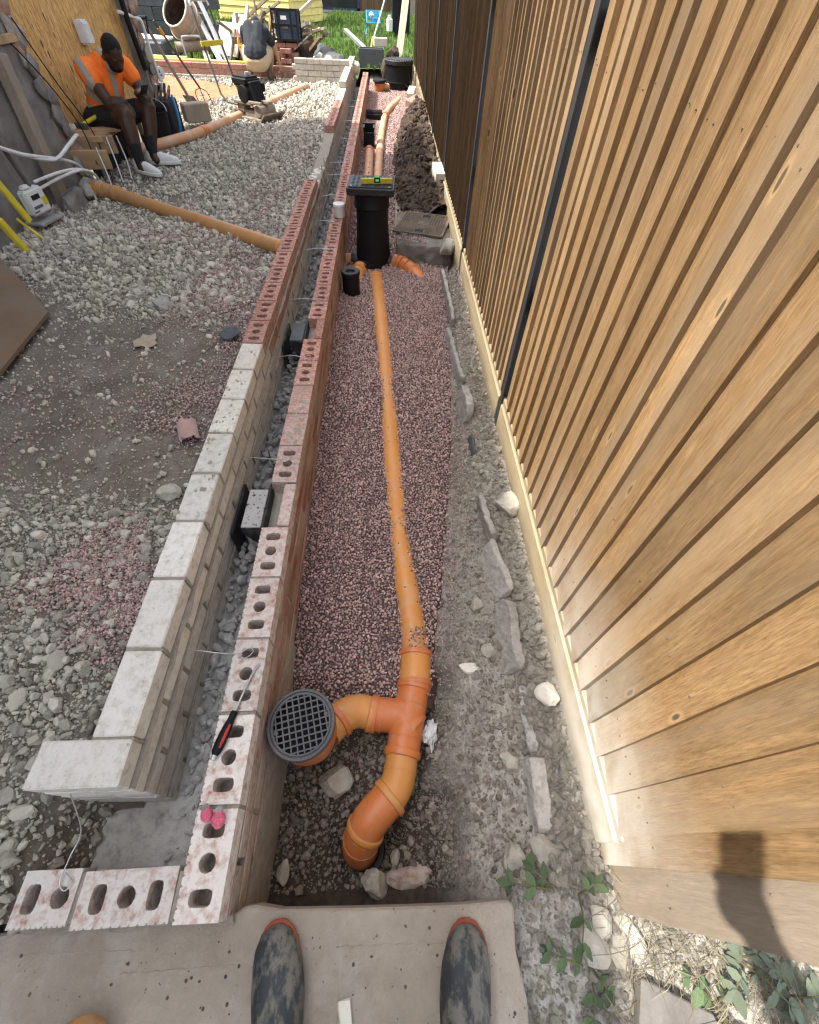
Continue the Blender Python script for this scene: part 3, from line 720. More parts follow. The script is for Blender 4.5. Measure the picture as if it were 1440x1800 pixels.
# ================================================================ brick walls
BL, BW, BH, PT, CH = 0.215, 0.1025, 0.065, 0.225, 0.075

def perf_brick(name, m, holes=(0, 1, 2), L=BL, W=BW, jag=True, seed=0, msides=None):
    """clay brick lying along Y with round-ended perforations right through it"""
    rg = random.Random(seed)
    bm = bmesh.new()
    out = []
    x0, x1, y0, y1 = -W / 2, W / 2, -L / 2, L / 2
    out.append((x1, y0)); out.append((x1, y1))
    if jag:
        k = 11; out.append((x0, y1))
        for i in range(k):
            yc = y1 - (i + 0.6) * L / k
            out += [(x0, yc + 0.0035), (x0 + 0.0034, yc + 0.0012), (x0 + 0.0034, yc - 0.0012), (x0, yc - 0.0035)]
        out.append((x0, y0))
    else: out += [(x0, y1), (x0, y0)]
    def slot(cy, a, b, n=14):
        pts = []
        for i in range(n):
            t = 2 * math.pi * i / n
            ca, sa = math.cos(t), math.sin(t)
            e = 0.55 if a != b else 1.0
            pts.append((a * math.copysign(abs(ca) ** e, ca) + rg.uniform(-0.0006, 0.0006), cy + b * math.copysign(abs(sa) ** e, sa) + rg.uniform(-0.0006, 0.0006)))
        return pts
    loops = [out]
    cy = {0: -0.064, 1: 0.0, 2: 0.064} if L > .2 else {0: 0.033, 1: -0.031}
    for h in holes:
        loops.append(slot(cy[h], 0.027, 0.0165) if h != 1 else slot(cy[h], 0.0205, 0.0205))
    for z in (0.0, BH):
        ed = []
        for lp in loops:
            vs = [bm.verts.new((a, b, z)) for a, b in lp]
            for i in range(len(vs)): ed.append(bm.edges.new((vs[i], vs[(i + 1) % len(vs)])))
        bmesh.ops.triangle_fill(bm, use_beauty=True, use_dissolve=False, edges=ed)
    bm.verts.ensure_lookup_table()
    n = sum(len(l) for l in loops); o = 0
    for lp in loops:
        for i in range(len(lp)):
            a, b = o + i, o + (i + 1) % len(lp)
            bm.faces.new((bm.verts[a], bm.verts[b], bm.verts[b + n], bm.verts[a + n]))
        o += len(lp)
    bmesh.ops.recalc_face_normals(bm, faces=bm.faces)
    me = bpy.data.meshes.new(name); bm.to_mesh(me); bm.free()
    me.materials.append(MT[m]); return me

def solid_brick(name, m, L=BL, W=BW, H=BH, seed=0, bev=0.003):
    mb = MB(); mb.box((0, 0, H / 2), (W, L, H)); me = mb.mesh(name, m, bevel=bev)
    rg = random.Random(seed)
    for v in me.vertices: v.co += Vector((rg.uniform(-1, 1), rg.uniform(-1, 1), rg.uniform(-1, 1))) * 0.0012
    return me

PB = [perf_brick('brick', 'brick', seed=i) for i in range(3)]
PB2 = perf_brick('brick', 'brick', holes=(0, 1), L=0.128, seed=9)
SB = [solid_brick('brick', 'brick_side', seed=i) for i in range(3)]
SBF = [solid_brick('brick', 'brick', seed=20 + i) for i in range(3)]
CB = [solid_brick('brick', 'common', seed=i, bev=0.004) for i in range(4)]
CUTB = solid_brick('brick', 'brick', W=0.046, seed=5)
HALF = solid_brick('brick', 'brick_side', L=0.1, seed=6)
HALFC = solid_brick('brick', 'common', L=0.1025, seed=7)

def jit(a): return random.uniform(-a, a)

# ---- outer leaf (clay)
OX = -0.441; OT = 0.09
ow = thing('brick_wall', (OX, 6.1, -0.36), 'outer leaf of red perforated bricks running along the gravel trench', 'wall')
VENT = (5, 11)
COVER = {7, 8, 27, 29, 31, 33}      # bricks whose holes are bedded over with mortar
NB = 55
for i in range(NB):
    y = -0.12 + BL / 2 + PT * i
    if i in VENT:
        put('brick', CUTB, ow, (-0.413 + 0.001, y, OT - BH + jit(.001)))
        continue
    me = random.choice(PB if i not in COVER or i % 3 == 0 else SBF)
    put('brick', me, ow, (OX + jit(.0015), y + jit(.002), OT - BH + jit(.002)), (0, 0, jit(.008)))
for c in range(1, 5):
    off = PT / 2 if c % 2 else 0
    for i in range(NB):
        if c == 4 and i > 52: continue
        y = -0.12 + BL / 2 + PT * i + off
        put('brick', random.choice(SB), ow, (OX + jit(.0012), y + jit(.002), OT - BH - CH * c), (0, 0, jit(.004)))
    if off: put('brick', HALF, ow, (OX, -0.12 + 0.05, OT - BH - CH * c))
# return of the outer leaf across the end, two pieces
put('brick', PB[0], ow, (-0.613, -0.068, OT - BH), (0, 0, R(91.2)))
put('brick', PB2, ow, (-0.796, -0.064, OT - BH - 0.001), (0, 0, R(90.6)))
for c in range(1, 3):
    for k in range(2): put('brick', SBF[k], ow, (-0.613 - 0.225 * k + 0.05 * c, -0.068, OT - BH - CH * c), (0, 0, R(90)))
# mortar core and beds
m = MB()
ytop = OT - BH - 0.0005
for c in range(0, 5):
    z = OT - BH - CH * c
    m.box((OX, -0.12 + NB * PT / 2, z - 0.0052), (BW - 0.004, NB * PT - 0.012, 0.0102))
for c in range(0, 5):
    off = PT / 2 if c % 2 else 0
    for i in range(NB):
        if c == 0 and (i in VENT or i + 1 in VENT): continue
        m.box((OX, -0.12 + PT * (i + 1) - 0.005 + off, OT - BH - CH * c + BH / 2 - 0.003), (BW - 0.004, 0.0112, BH - 0.004))
m.box((-0.7265, -0.065, OT - BH / 2 - 0.004), (0.010, 0.09, BH - 0.006)); m.box((-0.499, -0.070, OT - BH / 2 - 0.003), (0.011, 0.09, BH - 0.004))
m.box((-0.67, -0.066, OT - BH - 0.0052), (0.37, 0.09, 0.0102))
m.build('mortar', 'mortar', ow, kind='stuff')
# mortar bedded on parts of the top
rg = np.random.default_rng(5)
m = MB()
for i in sorted(COVER):
    y = -0.12 + BL / 2 + PT * i
    for k in range(16):
        m.rock((OX + rg.uniform(-.04, .04), y + rg.uniform(-.1, .1), OT + 0.000), rg.uniform(.008, .02), 1000 + i * 20 + k, (1, 1.2, 0.28), 1)
m.build('mortar_smear', 'mortar', ow, kind='stuff')
# thin render skirt on the lower face near the end
m = MB(); pts = []
for k in range(24):
    y = -0.118 + k * 0.034
    zt = -0.135 + 0.012 * float(fbm(y, 3.0, 8)) - max(0, y - 0.45) * 0.45
    pts.append((y, zt))
n = len(pts)
vs = [(-0.3905, a, b) for a, b in pts] + [(-0.384 + 0.004 * float(fbm(a, 1, 9)), a, b - 0.02) for a, b in pts] + [(-0.380 + 0.007 * float(fbm(a, 7, 9)), a, -0.42) for a, b in pts]
m.add(vs, [(i, i + 1, n + i + 1, n + i) for i in range(n - 1)] + [(n + i, n + i + 1, 2 * n + i + 1, 2 * n + i) for i in range(n - 1)])
m.build('render_skirt', 'mortar', ow, smooth=True)

# ---- inner leaf (concrete commons, clay on top further back)
IX = -0.691; IT = 0.238
iw = thing('brick_wall', (IX, 6.1, -0.15), 'inner leaf of pale concrete bricks topped with red bricks further back', 'wall')
NI = 53
for c in range(0, 5):
    off = PT / 2 if c % 2 else 0
    for i in range(NI):
        y = 0.245 + BL / 2 + PT * i + off
        z = IT - BH - CH * c
        if c == 0:
            if 8 <= i < 20 or 29 <= i < 36: me = random.choice(PB)
            elif 20 <= i < 29: continue
            else: me = random.choice(CB)
        elif c == 1 and 24 <= i < 28: continue
        elif c == 1 and (8 <= i < 20): me = random.choice(SB)
        else: me = random.choice(CB)
        put('brick', me, iw, (IX + jit(.002), y + jit(.002), z + jit(.0015)), (0, 0, jit(.01)))
    # return at the near end
    if c % 2 == 0: put('brick', CB[c % 4], iw, (-0.748, 0.186, IT - BH - CH * c), (0, 0, R(90)))
    else:
        put('brick', CB[c % 4], iw, (IX, 0.133 + BL / 2, IT - BH - CH * c))
        put('brick', HALFC, iw, (-0.80, 0.186, IT - BH - CH * c), (0, 0, R(90)))
PBW = perf_brick('brick', 'common', seed=31)
for i in range(40, NI):        # one course higher at the far end
    put('brick', PBW, iw, (IX + jit(.002), 0.245 + BL / 2 + PT * i, IT + 0.010), (0, 0, jit(.01)))
m = MB()
for c in range(0, 5):
    z = IT - BH - CH * c
    m.box((IX, 0.14 + NI * PT / 2, z - 0.0052), (BW - 0.003, NI * PT, 0.0102))
for c in range(0, 5):
    off = PT / 2 if c % 2 else 0
    for i in range(-1, NI):
        if c == 0 and 19 <= i < 29: continue
        if c == 1 and 23 <= i < 28: continue
        m.box((IX, 0.245 + PT * (i + 1) - 0.005 + off, IT - BH - CH * c + BH / 2 - 0.003), (BW - 0.003, 0.0112, BH - 0.004))
m.box((IX, 0.245 + PT * 46.5, IT + 0.005), (BW - 0.02, PT * 13, 0.0100))
m.build('mortar', 'mortar', iw, kind='stuff')
# mortar squeezed out of the joints on the cavity side
m = MB()
for c in range(1, 5):
    z = IT - CH * c + 0.004
    seg = []
    for k in range(420):
        y = 0.14 + k * 0.016
        if y > 6.5: break
        w = float(fbm(y, c * 7.0, 6, 4))
        r = 0.004 + 0.010 * max(0, w + 0.12)
        seg.append((Vector((-0.6405 + r * 0.25, y, z - r * 0.4 + 0.003 * float(fbm(y, c * 3.0, 14)))), r))
    m.tube([q[0] for q in seg], [q[1] for q in seg], 6)
for c in range(0, 5):
    off = PT / 2 if c % 2 else 0
    for i in range(0, 24):
        y = 0.245 + PT * i - 0.005 + off; z = IT - CH * c
        if random.random() < 0.65:
            m.tube([(-0.639, y + jit(.003), z - 0.002), (-0.6375, y + jit(.004), z - 0.03), (-0.639, y + jit(.004), z - 0.062)], [0.003, 0.0055 + jit(.002), 0.003], 5)
        if random.random() < 0.2: m.rock((-0.636, y + jit(.05), z - 0.07), random.uniform(.008, .017), 4000 + c * 50 + i, (0.6, 1.2, 1), 1)
m.build('mortar_beads', 'mortar', iw, smooth=True, kind='stuff')
m = MB()                                                # mortar bed left where the top course is still missing
for k in range(60):
    m.rock((IX + jit(.04), rg.uniform(4.78, 5.35), IT - CH + 0.004), rg.uniform(.015, .035), 2000 + k, (1, 1.3, 0.5), 1)
m.build('mortar_bed', 'cream', iw, kind='stuff')
m = MB()                                                # scuffs of dark mortar on the pale tops
for k in range(46):
    y = rg.uniform(0.95, 2.0); m.rock((IX + rg.uniform(-.045, .045), y, IT + 0.0015), rg.uniform(.003, .009), 2100 + k, (1, 1.5, 0.3), 1)
m.build('mortar_scuffs', 'mortar', iw, kind='stuff')

# ---- far cross walls
cw = thing('brick_wall', (-1.14, 10.85, 0.0), 'short grey concrete brick wall closing the far end of the yard', 'wall')
for c in range(5):
    for i in range(5):
        x = -1.62 + BL / 2 + PT * i - (PT / 2 if c % 2 else 0)
        if x < -1.62 or x > -0.72: x = max(-1.56, min(x, -0.78))
        put('brick', CB[(i + c) % 4], cw, (x, 10.85, 0.385 - BH - CH * c), (0, 0, R(90)))
m = MB(); m.box((-1.17, 10.85, 0.19), (0.88, 0.085, 0.37)); m.build('mortar', 'mortar', cw)
lw = thing('brick_wall', (-3.2, 11.3, 0.0), 'low red brick wall on a pale base behind the crouching worker', 'wall')
for c in range(3):
    for i in range(13):
        x = -4.65 + BL / 2 + PT * i + (PT / 2 if c % 2 else 0)
        put('brick', (CB if c == 2 else SBF)[(i + c) % 3], lw, (x, 11.3 - (0.03 if c == 2 else 0), 0.225 - BH - CH * c), (0, 0, R(90)))
m = MB(); m.box((-3.15, 11.3, 0.105), (2.95, 0.085, 0.22)); m.build('mortar', 'mortar', lw)
m = MB(); m.box((-3.55, 11.42, 0.235), (2.3, 0.10, 0.03)); m.box((-4.1, 11.45, 0.262), (0.9, 0.09, 0.028)); m.build('timber_plank', 'yellowshed', label='long yellowish plank lying along the low red brick wall', cat='plank', bevel=.003)

# ================================================================ fence
FX = 0.62
NAILS = MB()
fe = thing('fence', (FX + 0.02, 5.0, -0.25), 'tall close-boarded timber fence along the right side of the trench', 'fence')
def board_mesh(z0, z1, w=0.104, t1=0.024, t0=0.006, mtl='fence', seed=0):
    rg = random.Random(seed); mb = MB(); n = 9; vs = []
    for k in range(n):
        z = z0 + (z1 - z0) * k / (n - 1); a = rg.uniform(-.0012, .0012); b = rg.uniform(-.0015, .0015)
        vs += [(-t1 + a, b, z), (-t0 + a, w, z), (0.0, w, z), (0.0, b, z)]
    fs = [(0, 1, 2, 3), tuple(4 * (n - 1) + q for q in (3, 2, 1, 0))]
    for k in range(n - 1):
        for i in range(4):
            a, b = 4 * k + i, 4 * k + (i + 1) % 4; fs.append((a, a + 4, b + 4, b))
    mb.add(vs, fs); return mb.mesh('board', mtl)
BD = {q: [board_mesh(0.0, 1.82, mtl=q, seed=i) for i in range(4)] for q in ('fence', 'fence2', 'fencedark')}
BDL = [board_mesh(-0.37, 1.82, mtl='fence', seed=40 + i) for i in range(3)]
BDG = board_mesh(-0.37, 1.82, w=0.108, mtl='greytimber', seed=77)
posts = [1.875, 3.80, 5.70, 7.58, 9.46, 11.35, 13.2]
pitch = 0.0905
nb = 0
for i in range(-3, 160):
    y = 0.098 + pitch * i if i >= -1 else (-0.050 if i == -2 else -0.147)
    if y > 14.4: break
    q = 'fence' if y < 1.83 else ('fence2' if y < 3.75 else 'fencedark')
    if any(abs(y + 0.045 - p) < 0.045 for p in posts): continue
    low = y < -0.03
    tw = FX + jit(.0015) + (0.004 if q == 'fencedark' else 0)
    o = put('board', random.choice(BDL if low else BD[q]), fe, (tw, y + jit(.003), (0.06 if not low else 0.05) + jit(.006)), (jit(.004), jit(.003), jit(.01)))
    if i == -3: o.location.x += 0.006; o.data = BDG
    if y < 3.7:
        for z in (0.22, 0.55, 1.30):
            for q in (.028, .070): a_ = FX - np.interp(q, [0, .104], [.024, .006]); zz_ = z + jit_(.015); yq = y + q + jit_(.006); NAILS.tube([(a_ + .001, yq, zz_), (a_ - .0014, yq, zz_)], [.0021, .0017], 7)
NAILS.build('nail_heads', 'iron', fe, kind='stuff')
gb = []
edges = [-0.03] + posts + [14.4]
for a, b in zip(edges[:-1], edges[1:]):
    L_ = b - a - 0.05
    mb = MB(); mb.box((0, 0, 0), (0.024, L_, 0.235)); 
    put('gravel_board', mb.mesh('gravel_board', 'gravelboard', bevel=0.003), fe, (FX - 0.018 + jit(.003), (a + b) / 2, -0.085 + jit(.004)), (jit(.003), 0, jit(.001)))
    mb = MB(); mb.box((0, 0, 0), (0.034, L_, 0.030)); 
    put('rail', mb.mesh('rail', 'gravelboard', bevel=0.003), fe, (FX - 0.0015, (a + b) / 2, 0.0485 + jit(.002)))
    mb = MB(); mb.box((0, 0, 0), (0.05, L_, 0.09))
    for z in (0.55, 1.35): put('rail', mb.mesh('rail', 'greytimber'), fe, (FX + 0.03, (a + b) / 2, z))
for p in posts:
    mb = MB(); w = 0.042
    mb.box((FX - 0.026, p - w / 2 + .002, 0.72), (0.005, w, 2.3)); mb.box((FX + 0.03, p, 0.72), (0.108, 0.006, 2.3)); mb.box((FX + 0.087, p, 0.72), (0.005, w, 2.3))
    mb.build('post', 'post', fe, bevel=.001)
# ================================================================ drainage
def V3_(*a): return Vector(a)
def spline(P, n=8):
    P = [Vector(p) for p in P]; Q = [P[0] * 2 - P[1]] + P + [P[-1] * 2 - P[-2]]; out = []
    for i in range(1, len(Q) - 2):
        a, b, c, d = Q[i - 1:i + 3]
        for k in range(n):
            t = k / n
            out.append(0.5 * ((2 * b) + (c - a) * t + (2 * a - 5 * b + 4 * c - d) * t * t + (3 * b - a - 3 * c + d) * t ** 3))
    return out + [P[-1]]
def ring(mb, p, d, r, w, n=28, lip=0.004):
    """raised collar with rounded lips round a pipe at p along d"""
    p = Vector(p); d = Vector(d).normalized()
    mb.tube([p - d * w / 2, p - d * w / 2 + d * .002, p - d * (w / 2 - .006), p + d * (w / 2 - .006), p + d * w / 2 - d * .002, p + d * w / 2],
            [r, r + lip * .8, r + lip, r + lip, r + lip * .8, r], n)

# long perforated pipe
pz = -0.292
pp = list(zip(PIPE_X, PIPE_Y, PIPE_Z))
lp = thing('drain_pipe', (0.02, 2.0, pz - .06), 'long straight ochre perforated drain pipe half buried in the trench gravel', 'pipe')
path = spline(pp, 6)
m = MB(); m.tube(path, 0.055, 28); m.build('pipe_wall', 'ochre', lp, smooth=True)
m = MB(); rg = np.random.default_rng(3)
for k in range(34):
    i = int(rg.integers(2, len(path) - 3)); q = path[i]; d = (path[i + 1] - path[i - 1]).normalized()
    a = float(rg.choice([-0.25, 0.55, 0.7])) + rg.uniform(-.06, .06)
    sd = d.cross(Vector((0, 0, 1))).normalized()
    nrm = Vector((0, 0, 1)) * math.cos(a) + sd * math.sin(a)
    q = q.lerp(path[i + 1], rg.random())
    m.tube([q + nrm * 0.0535, q + nrm * 0.0556], 0.0034, 8)
m.build('perforations', 'blackclean', lp, kind='stuff')
m = MB(); ring(m, pp[-1], Vector(pp[-1]) - Vector(pp[-2]), .055, .07, lip=.007); m.build('collar', 'ochre', lp, smooth=True)

# coupling, junction with branch, side bend, gully
A, B = Vector((0.1075, 0.625, -0.292)), Vector((0.098, 0.505, -0.294))
m = MB(); m.tube([A, A.lerp(B, .2), A.lerp(B, .8), B], [.0625, .0625, .0625, .0625], 32); 
cp = thing('pipe_coupling', tuple((A + B) / 2 - Vector((0, 0, .07))), 'dusty orange pipe coupling sprinkled with gravel above the junction', 'pipe fitting')
m.build('sleeve', 'ochre', cp, smooth=True)
for t in (0.02, 0.98):
    m = MB(); ring(m, A.lerp(B, t), B - A, .0625, .022, lip=.006); m.build('collar', 'orange', cp, smooth=True)
J0, J1 = Vector((0.0965, 0.505, -0.294)), Vector((0.043, 0.262, -0.297))
ju = thing('pipe_junction', (0.06, 0.38, -0.36), 'bright orange branched drain junction joining the gully to the main run', 'pipe fitting')
m = MB(); m.tube([J0, J0.lerp(J1, .5), J1], .0605, 32)
Bc = J0.lerp(J1, 0.52); Be = Vector((-0.062, 0.402, -0.292))
m.tube([Bc + Vector((.03, -.035, 0)), Bc + Vector((-.02, 0.012, 0)), Bc.lerp(Be, .6) + Vector((0, .006, 0)), Be], [.058, .0605, .0605, .0605], 32)
m = blob(m, 0.004, 3); m.build('body', 'orange', ju, smooth=True)
for p, d, w in ((J0.lerp(J1, .04), J1 - J0, .024), (J0.lerp(J1, .30), J1 - J0, .006), (J0.lerp(J1, .76), J1 - J0, .006), (J0.lerp(J1, .97), J1 - J0, .026), (Be, Be - Bc, .03), (Be.lerp(Bc, .25), Be - Bc, .005)):
    m = MB(); ring(m, p, d, .0605, w, lip=.006 if w > .01 else .002); m.build('collar', 'orange', ju, smooth=True)
sb = thing('pipe_bend', (-0.15, 0.39, -0.35), 'orange side bend leading from the junction into the round gully', 'pipe fitting')
path = spline([(-0.065, 0.402, -0.291), (-0.118, 0.412, -0.284), (-0.172, 0.392, -0.272), (-0.222, 0.345, -0.258)], 6)
m = MB(); m.tube(path, 0.0585, 32); m.build('body', 'ochre', sb, smooth=True)
m = MB(); ring(m, path[0], path[1] - path[0], .0585, .03, lip=.007); m.build('collar', 'ochre', sb, smooth=True)
m = MB(); ring(m, path[-5], path[-4] - path[-5], .0585, .022, lip=.008); m.build('collar', 'orange', sb, smooth=True)
gc = Vector((-0.2775, 0.319, 0))
gu = thing('drain_gully', (gc.x, gc.y, -0.37), 'round drain gully with a dark grey square-mesh grate against the brick wall', 'drain')
m = MB(); m.lathe([(.062, -.37), (.070, -.33), (.085, -.25), (.098, -.17), (.100, -.05), (.094, -.05), (.090, -.17), (.06, -.3)], gc, 40); m.build('pot', 'orange', gu, smooth=True)
m = MB(); m.lathe([(.0, -.062), (.092, -.062)], gc, 30); m.build('pot_shade', 'blackclean', gu)  # black disc painting the shade inside the pot, close under the grate
TG = Matrix.Rotation(R(20), 3, 'Z') @ Matrix.Rotation(R(-3), 3, 'X')
m = MB(); m.lathe([(.094, -.052), (.1035, -.052), (.106, -.045), (.106, -.032), (.1035, -.026), (.0965, -.0255), (.0945, -.031), (.0925, -.031), (.0915, -.027), (.0865, -.027), (.0855, -.034), (.0855, -.045), (.094, -.052)], gc, 56)
m.build('rim', 'grate', gu, smooth=True)
gt = MB(); s = 0.0192; e = Matrix.Rotation(R(14), 3, 'Z')
for k in range(-4, 5):
    q = k * s; h = math.sqrt(max(0, .0868 ** 2 - q * q))
    for ax in (0, 1):
        a = Vector((q, -h, 0)) if ax == 0 else Vector((-h, q, 0)); b = Vector((q, h, 0)) if ax == 0 else Vector((h, q, 0))
        gt.bar(gc + e @ a + Vector((0, 0, -.033 - .0006 * ax)), gc + e @ b + Vector((0, 0, -.033 - .0006 * ax)), .0042, .009)
gp = gt.build('grate', 'grate', gu)
for t in (20, 200):
    m = MB(); p = gc + Vector((.079 * math.cos(R(t)), .079 * math.sin(R(t)), -.034)); m.lathe([(0, 0.006), (.006, .006), (.0075, .004), (.0075, 0)], p, 14); m.build('screw', 'grate', gp, smooth=True)

# lower bends into the ground
def bend(name, pts, r, mt, label, rings, base):
    t = thing(name, base, label, 'pipe fitting'); path = spline(pts, 6)
    m = MB(); m.tube(path, r, 32); m.build('body', mt, t, smooth=True)
    for f, w, lip, mm in rings:
        i = min(len(path) - 2, max(0, int(f * (len(path) - 1))))
        m = MB(); ring(m, path[i], path[i + 1] - path[i], r, w, lip=lip); m.build('collar', mm, t, smooth=True)
    return t
bend('pipe_bend', [(0.044, 0.268, -0.297), (0.036, 0.222, -0.297), (0.022, 0.172, -0.294), (-0.008, 0.130, -0.292)], .0575, 'ochre', 'paler ochre bend just below the orange junction',
     [(0.05, .026, .006, 'ochre'), (.42, .004, .002, 'ochre')], (0.02, .19, -.36))
bend('pipe_bend', [(-0.001, 0.139, -0.293), (-0.035, 0.108, -0.294), (-0.066, 0.078, -0.302), (-0.085, 0.050, -0.325)], .0600, 'orange', 'bright orange lower bend turning towards the hole',
     [(0.04, .024, .007, 'ochre'), (.4, .004, .002, 'orange'), (.97, .02, .006, 'ochre')], (-.04, .09, -.38))
bend('pipe_stub', [(-0.084, 0.052, -0.323), (-0.098, 0.026, -0.365), (-0.103, 0.010, -0.43), (-0.104, 0.004, -0.50)], .0605, 'orange', 'short orange pipe end plunging into a black socket in the hole',
     [(.30, .004, .002, 'orange')], (-.1, .01, -.52))
m = MB(); m.lathe([(.064, -.53), (.066, -.485), (.083, -.482), (.086, -.488), (.086, -.505), (.078, -.51), (.078, -.53)], (-0.104, 0.004, 0.0), 36); m.build('pipe_socket', 'black', label='black rubber socket ring around the pipe at the bottom of the hole', cat='pipe fitting', smooth=True)

# inspection chamber
cx, cy = -0.137, 4.31
ch = thing('inspection_chamber', (cx, cy, -0.36), 'tall black plastic inspection chamber with a square lid in the trench', 'chamber')
m = MB(); m.lathe([(.0, -.36), (.156, -.36), (.154, -.2), (.136, .05), (.135, .285), (.0, .285)], (cx, cy, 0), 40)
m.build('shaft', 'blackclean', ch, smooth=True)
m = MB(); m.lathe([(.134, .17), (.143, .17), (.150, .178), (.150, .19), (.146, .195), (.146, .285), (.134, .285)], (cx, cy, 0), 40); m.build('collar', 'blackclean', ch, smooth=True)
e = Matrix.Translation((cx, cy, 0)) @ Matrix.Rotation(R(-2), 4, 'Z')
m = MB(); m.box((0, 0, .312), (.385, .34, .048), e); m.box((0, 0, .286), (.35, .31, .012), e); fr_ = m.build('lid_frame', 'black', ch, bevel=.005)
m = MB(); m.box((0, 0, .3395), (.352, .308, .012), e); ld = m.build('lid', 'black', ch, bevel=.003)
m = MB()
for i in range(9):
    for j in range(8):
        if (i in (3, 4, 5) and j in (3, 4)): continue
        m.box(((i - 4) * .036, (j - 3.5) * .036, .3465), (.02, .02, .004), e)
m.build('tread_pads', 'black', ld)
for sx in (-1, 1):
    for sy in (-1, 1):
        m = MB(); m.lathe([(0, .3475), (.009, .3475), (.011, .3455)], e @ Vector((sx * .15, sy * .128, 0)), 12); m.build('screw', 'steel', ld)
for a, b, mt in (((cx - .12, cy + .0, -.262), (-0.335, cy + .005, -.262), 'black'), ((cx + .12, cy - .02, -.265), (0.075, cy - .035, -.265), 'black'), ((cx - .06, cy - .11, -.27), (cx - .115, cy - .19, -.275), 'blackclean'), ((cx + .01, cy - .12, -.28), (cx + .018, cy - .18, -.285), 'blackclean')):
    m = MB(); a, b = Vector(a), Vector(b); m.tube([a, b], .066, 24); ring(m, b - (b - a) * .12, b - a, .066, .025, 24, .006); m.build('socket', mt, ch, smooth=True)
bend('drain_pipe', [(-0.33, cy + .005, -.262), (-0.50, cy + .01, -.262), (-0.70, cy + .012, -.258)], .055, 'ochre', 'ochre pipe passing under the outer leaf into the chamber', [], (-.5, cy, -.32))
bend('pipe_bend', [(-0.25, 4.14, -.262), (-0.275, 4.03, -.275), (-0.292, 3.87, -.30), (-0.298, 3.70, -.325)], .066, 'ochre', 'glossy ochre pipe sloping from the chamber to the black cap', [(.18, .03, .007, 'ochre'), (.72, .02, .006, 'orange')], (-.28, 3.9, -.39))
rb = thing('pipe_bend', (.2, 4.2, -.33), 'ribbed orange pipe bend leaving the chamber on the fence side', 'pipe fitting')
path = spline([(0.06, cy - .045, -.250), (0.135, 4.215, -.250), (0.225, 4.11, -.268), (0.31, 3.98, -.312)], 6)
m = MB(); m.tube(path, [.066 - .0004 * k for k in range(len(path))], 28); m.build('body', 'orange', rb, smooth=True)
for k in range(3, len(path) - 4, 3):
    m = MB(); ring(m, path[k], path[k + 1] - path[k], .064, .008, lip=.006); m.build('rib', 'orange', rb, smooth=True)
sc = thing('rodding_eye', (-0.30, 3.60, -.33), 'stubby black upright capped pipe standing beside the long pipe', 'pipe fitting')
m = MB(); m.lathe([(.066, -.34), (.069, -.085), (.075, -.08), (.075, -.06), (.069, -.055)], (-.30, 3.6, 0), 30); m.build('body', 'blackclean', sc, smooth=True)
m = MB(); m.lathe([(.069, -.055), (.052, -.054), (.036, -.060), (.034, -.073), (.0, -.073)], (-.30, 3.6, 0), 30); m.build('top', 'black', sc, smooth=True)

# pipes beyond the chamber
sp = thing('drain_pipe', (-.25, 7, -.27), 'short faded orange pipe beyond the chamber beside the brick wall', 'pipe')
m = MB(); path = spline([(-0.262, 4.62, -.215), (-0.243, 5.6, -.21), (-0.250, 6.9, -.205), (-0.262, 7.75, -.20)], 5); m.tube(path, .057, 22); m.build('pipe_wall', 'salmon', sp, smooth=True)
m = MB(); ring(m, path[-1], path[-1] - path[-2], .057, .10, lip=.009); m.build('collar', 'orange', sp, smooth=True)
m = MB()
for k in range(5): m.box((-.243 + .004 * (k % 2), 6.35 + k * .22, -.1505), (.012, .04 + .03 * (k % 2), .003))
m.build('printing', 'blackclean', sp)
gb2 = thing('gully_hopper', (-.28, 8.2, -.25), 'open black gully hopper at the end of the faded pipe', 'drain')
m = MB(); c = (-.272, 8.15, 0)
m.box((c[0] - .07, c[1], -.10), (.012, .20, .2)); m.box((c[0] + .07, c[1], -.10), (.012, .20, .2)); m.box((c[0], c[1] - .1, -.13), (.15, .012, .16)); m.box((c[0], c[1] + .1, -.09), (.15, .012, .22)); m.build('walls', 'blackclean', gb2, bevel=.003)
m = MB(); m.box((c[0], c[1], -.2), (.14, .2, .01)); m.build('floor', 'blackclean', gb2)
m = MB(); m.box((c[0] - .075, c[1], .004), (.03, .24, .012)); m.box((c[0] + .075, c[1], .004), (.03, .24, .012)); m.box((c[0], c[1] + .112, .018), (.18, .03, .012)); m.build('rim', 'black', gb2, bevel=.002)
l2 = thing('drain_pipe', (-.1, 8, -.28), 'long pale sunlit pipe running on towards the black tub', 'pipe')
path = spline([(-0.135, 4.6, -.235), (-0.128, 6.5, -.22), (-0.105, 8.6, -.205), (-0.055, 10.05, -.195)], 6)
m = MB(); m.tube(path, .053, 20); m.build('pipe_wall', 'salmon', l2, smooth=True)
m = MB(); ring(m, path[-1], path[-1] - path[-2], .053, .12, lip=.012); m.build('collar', 'orange', l2, smooth=True)
bend('drain_pipe', [(-0.05, 10.1, -.2), (0.03, 10.7, -.2), (.14, 11.3, -.215), (.24, 11.9, -.24)], .053, 'salmon', 'pale pipe end slanting towards the red brick and stone', [], (.1, 11, -.27))
m = MB(); m.box((-.235, 9.95, -.185), (.27, .16, .07)); m.tube([(-.37, 9.95, -.15), (-.1, 9.97, -.15)], .05, 14); m.build('pipe_stub', 'blackclean', label='black branch stub between the outer wall and the pale pipe', cat='pipe fitting', bevel=.006)

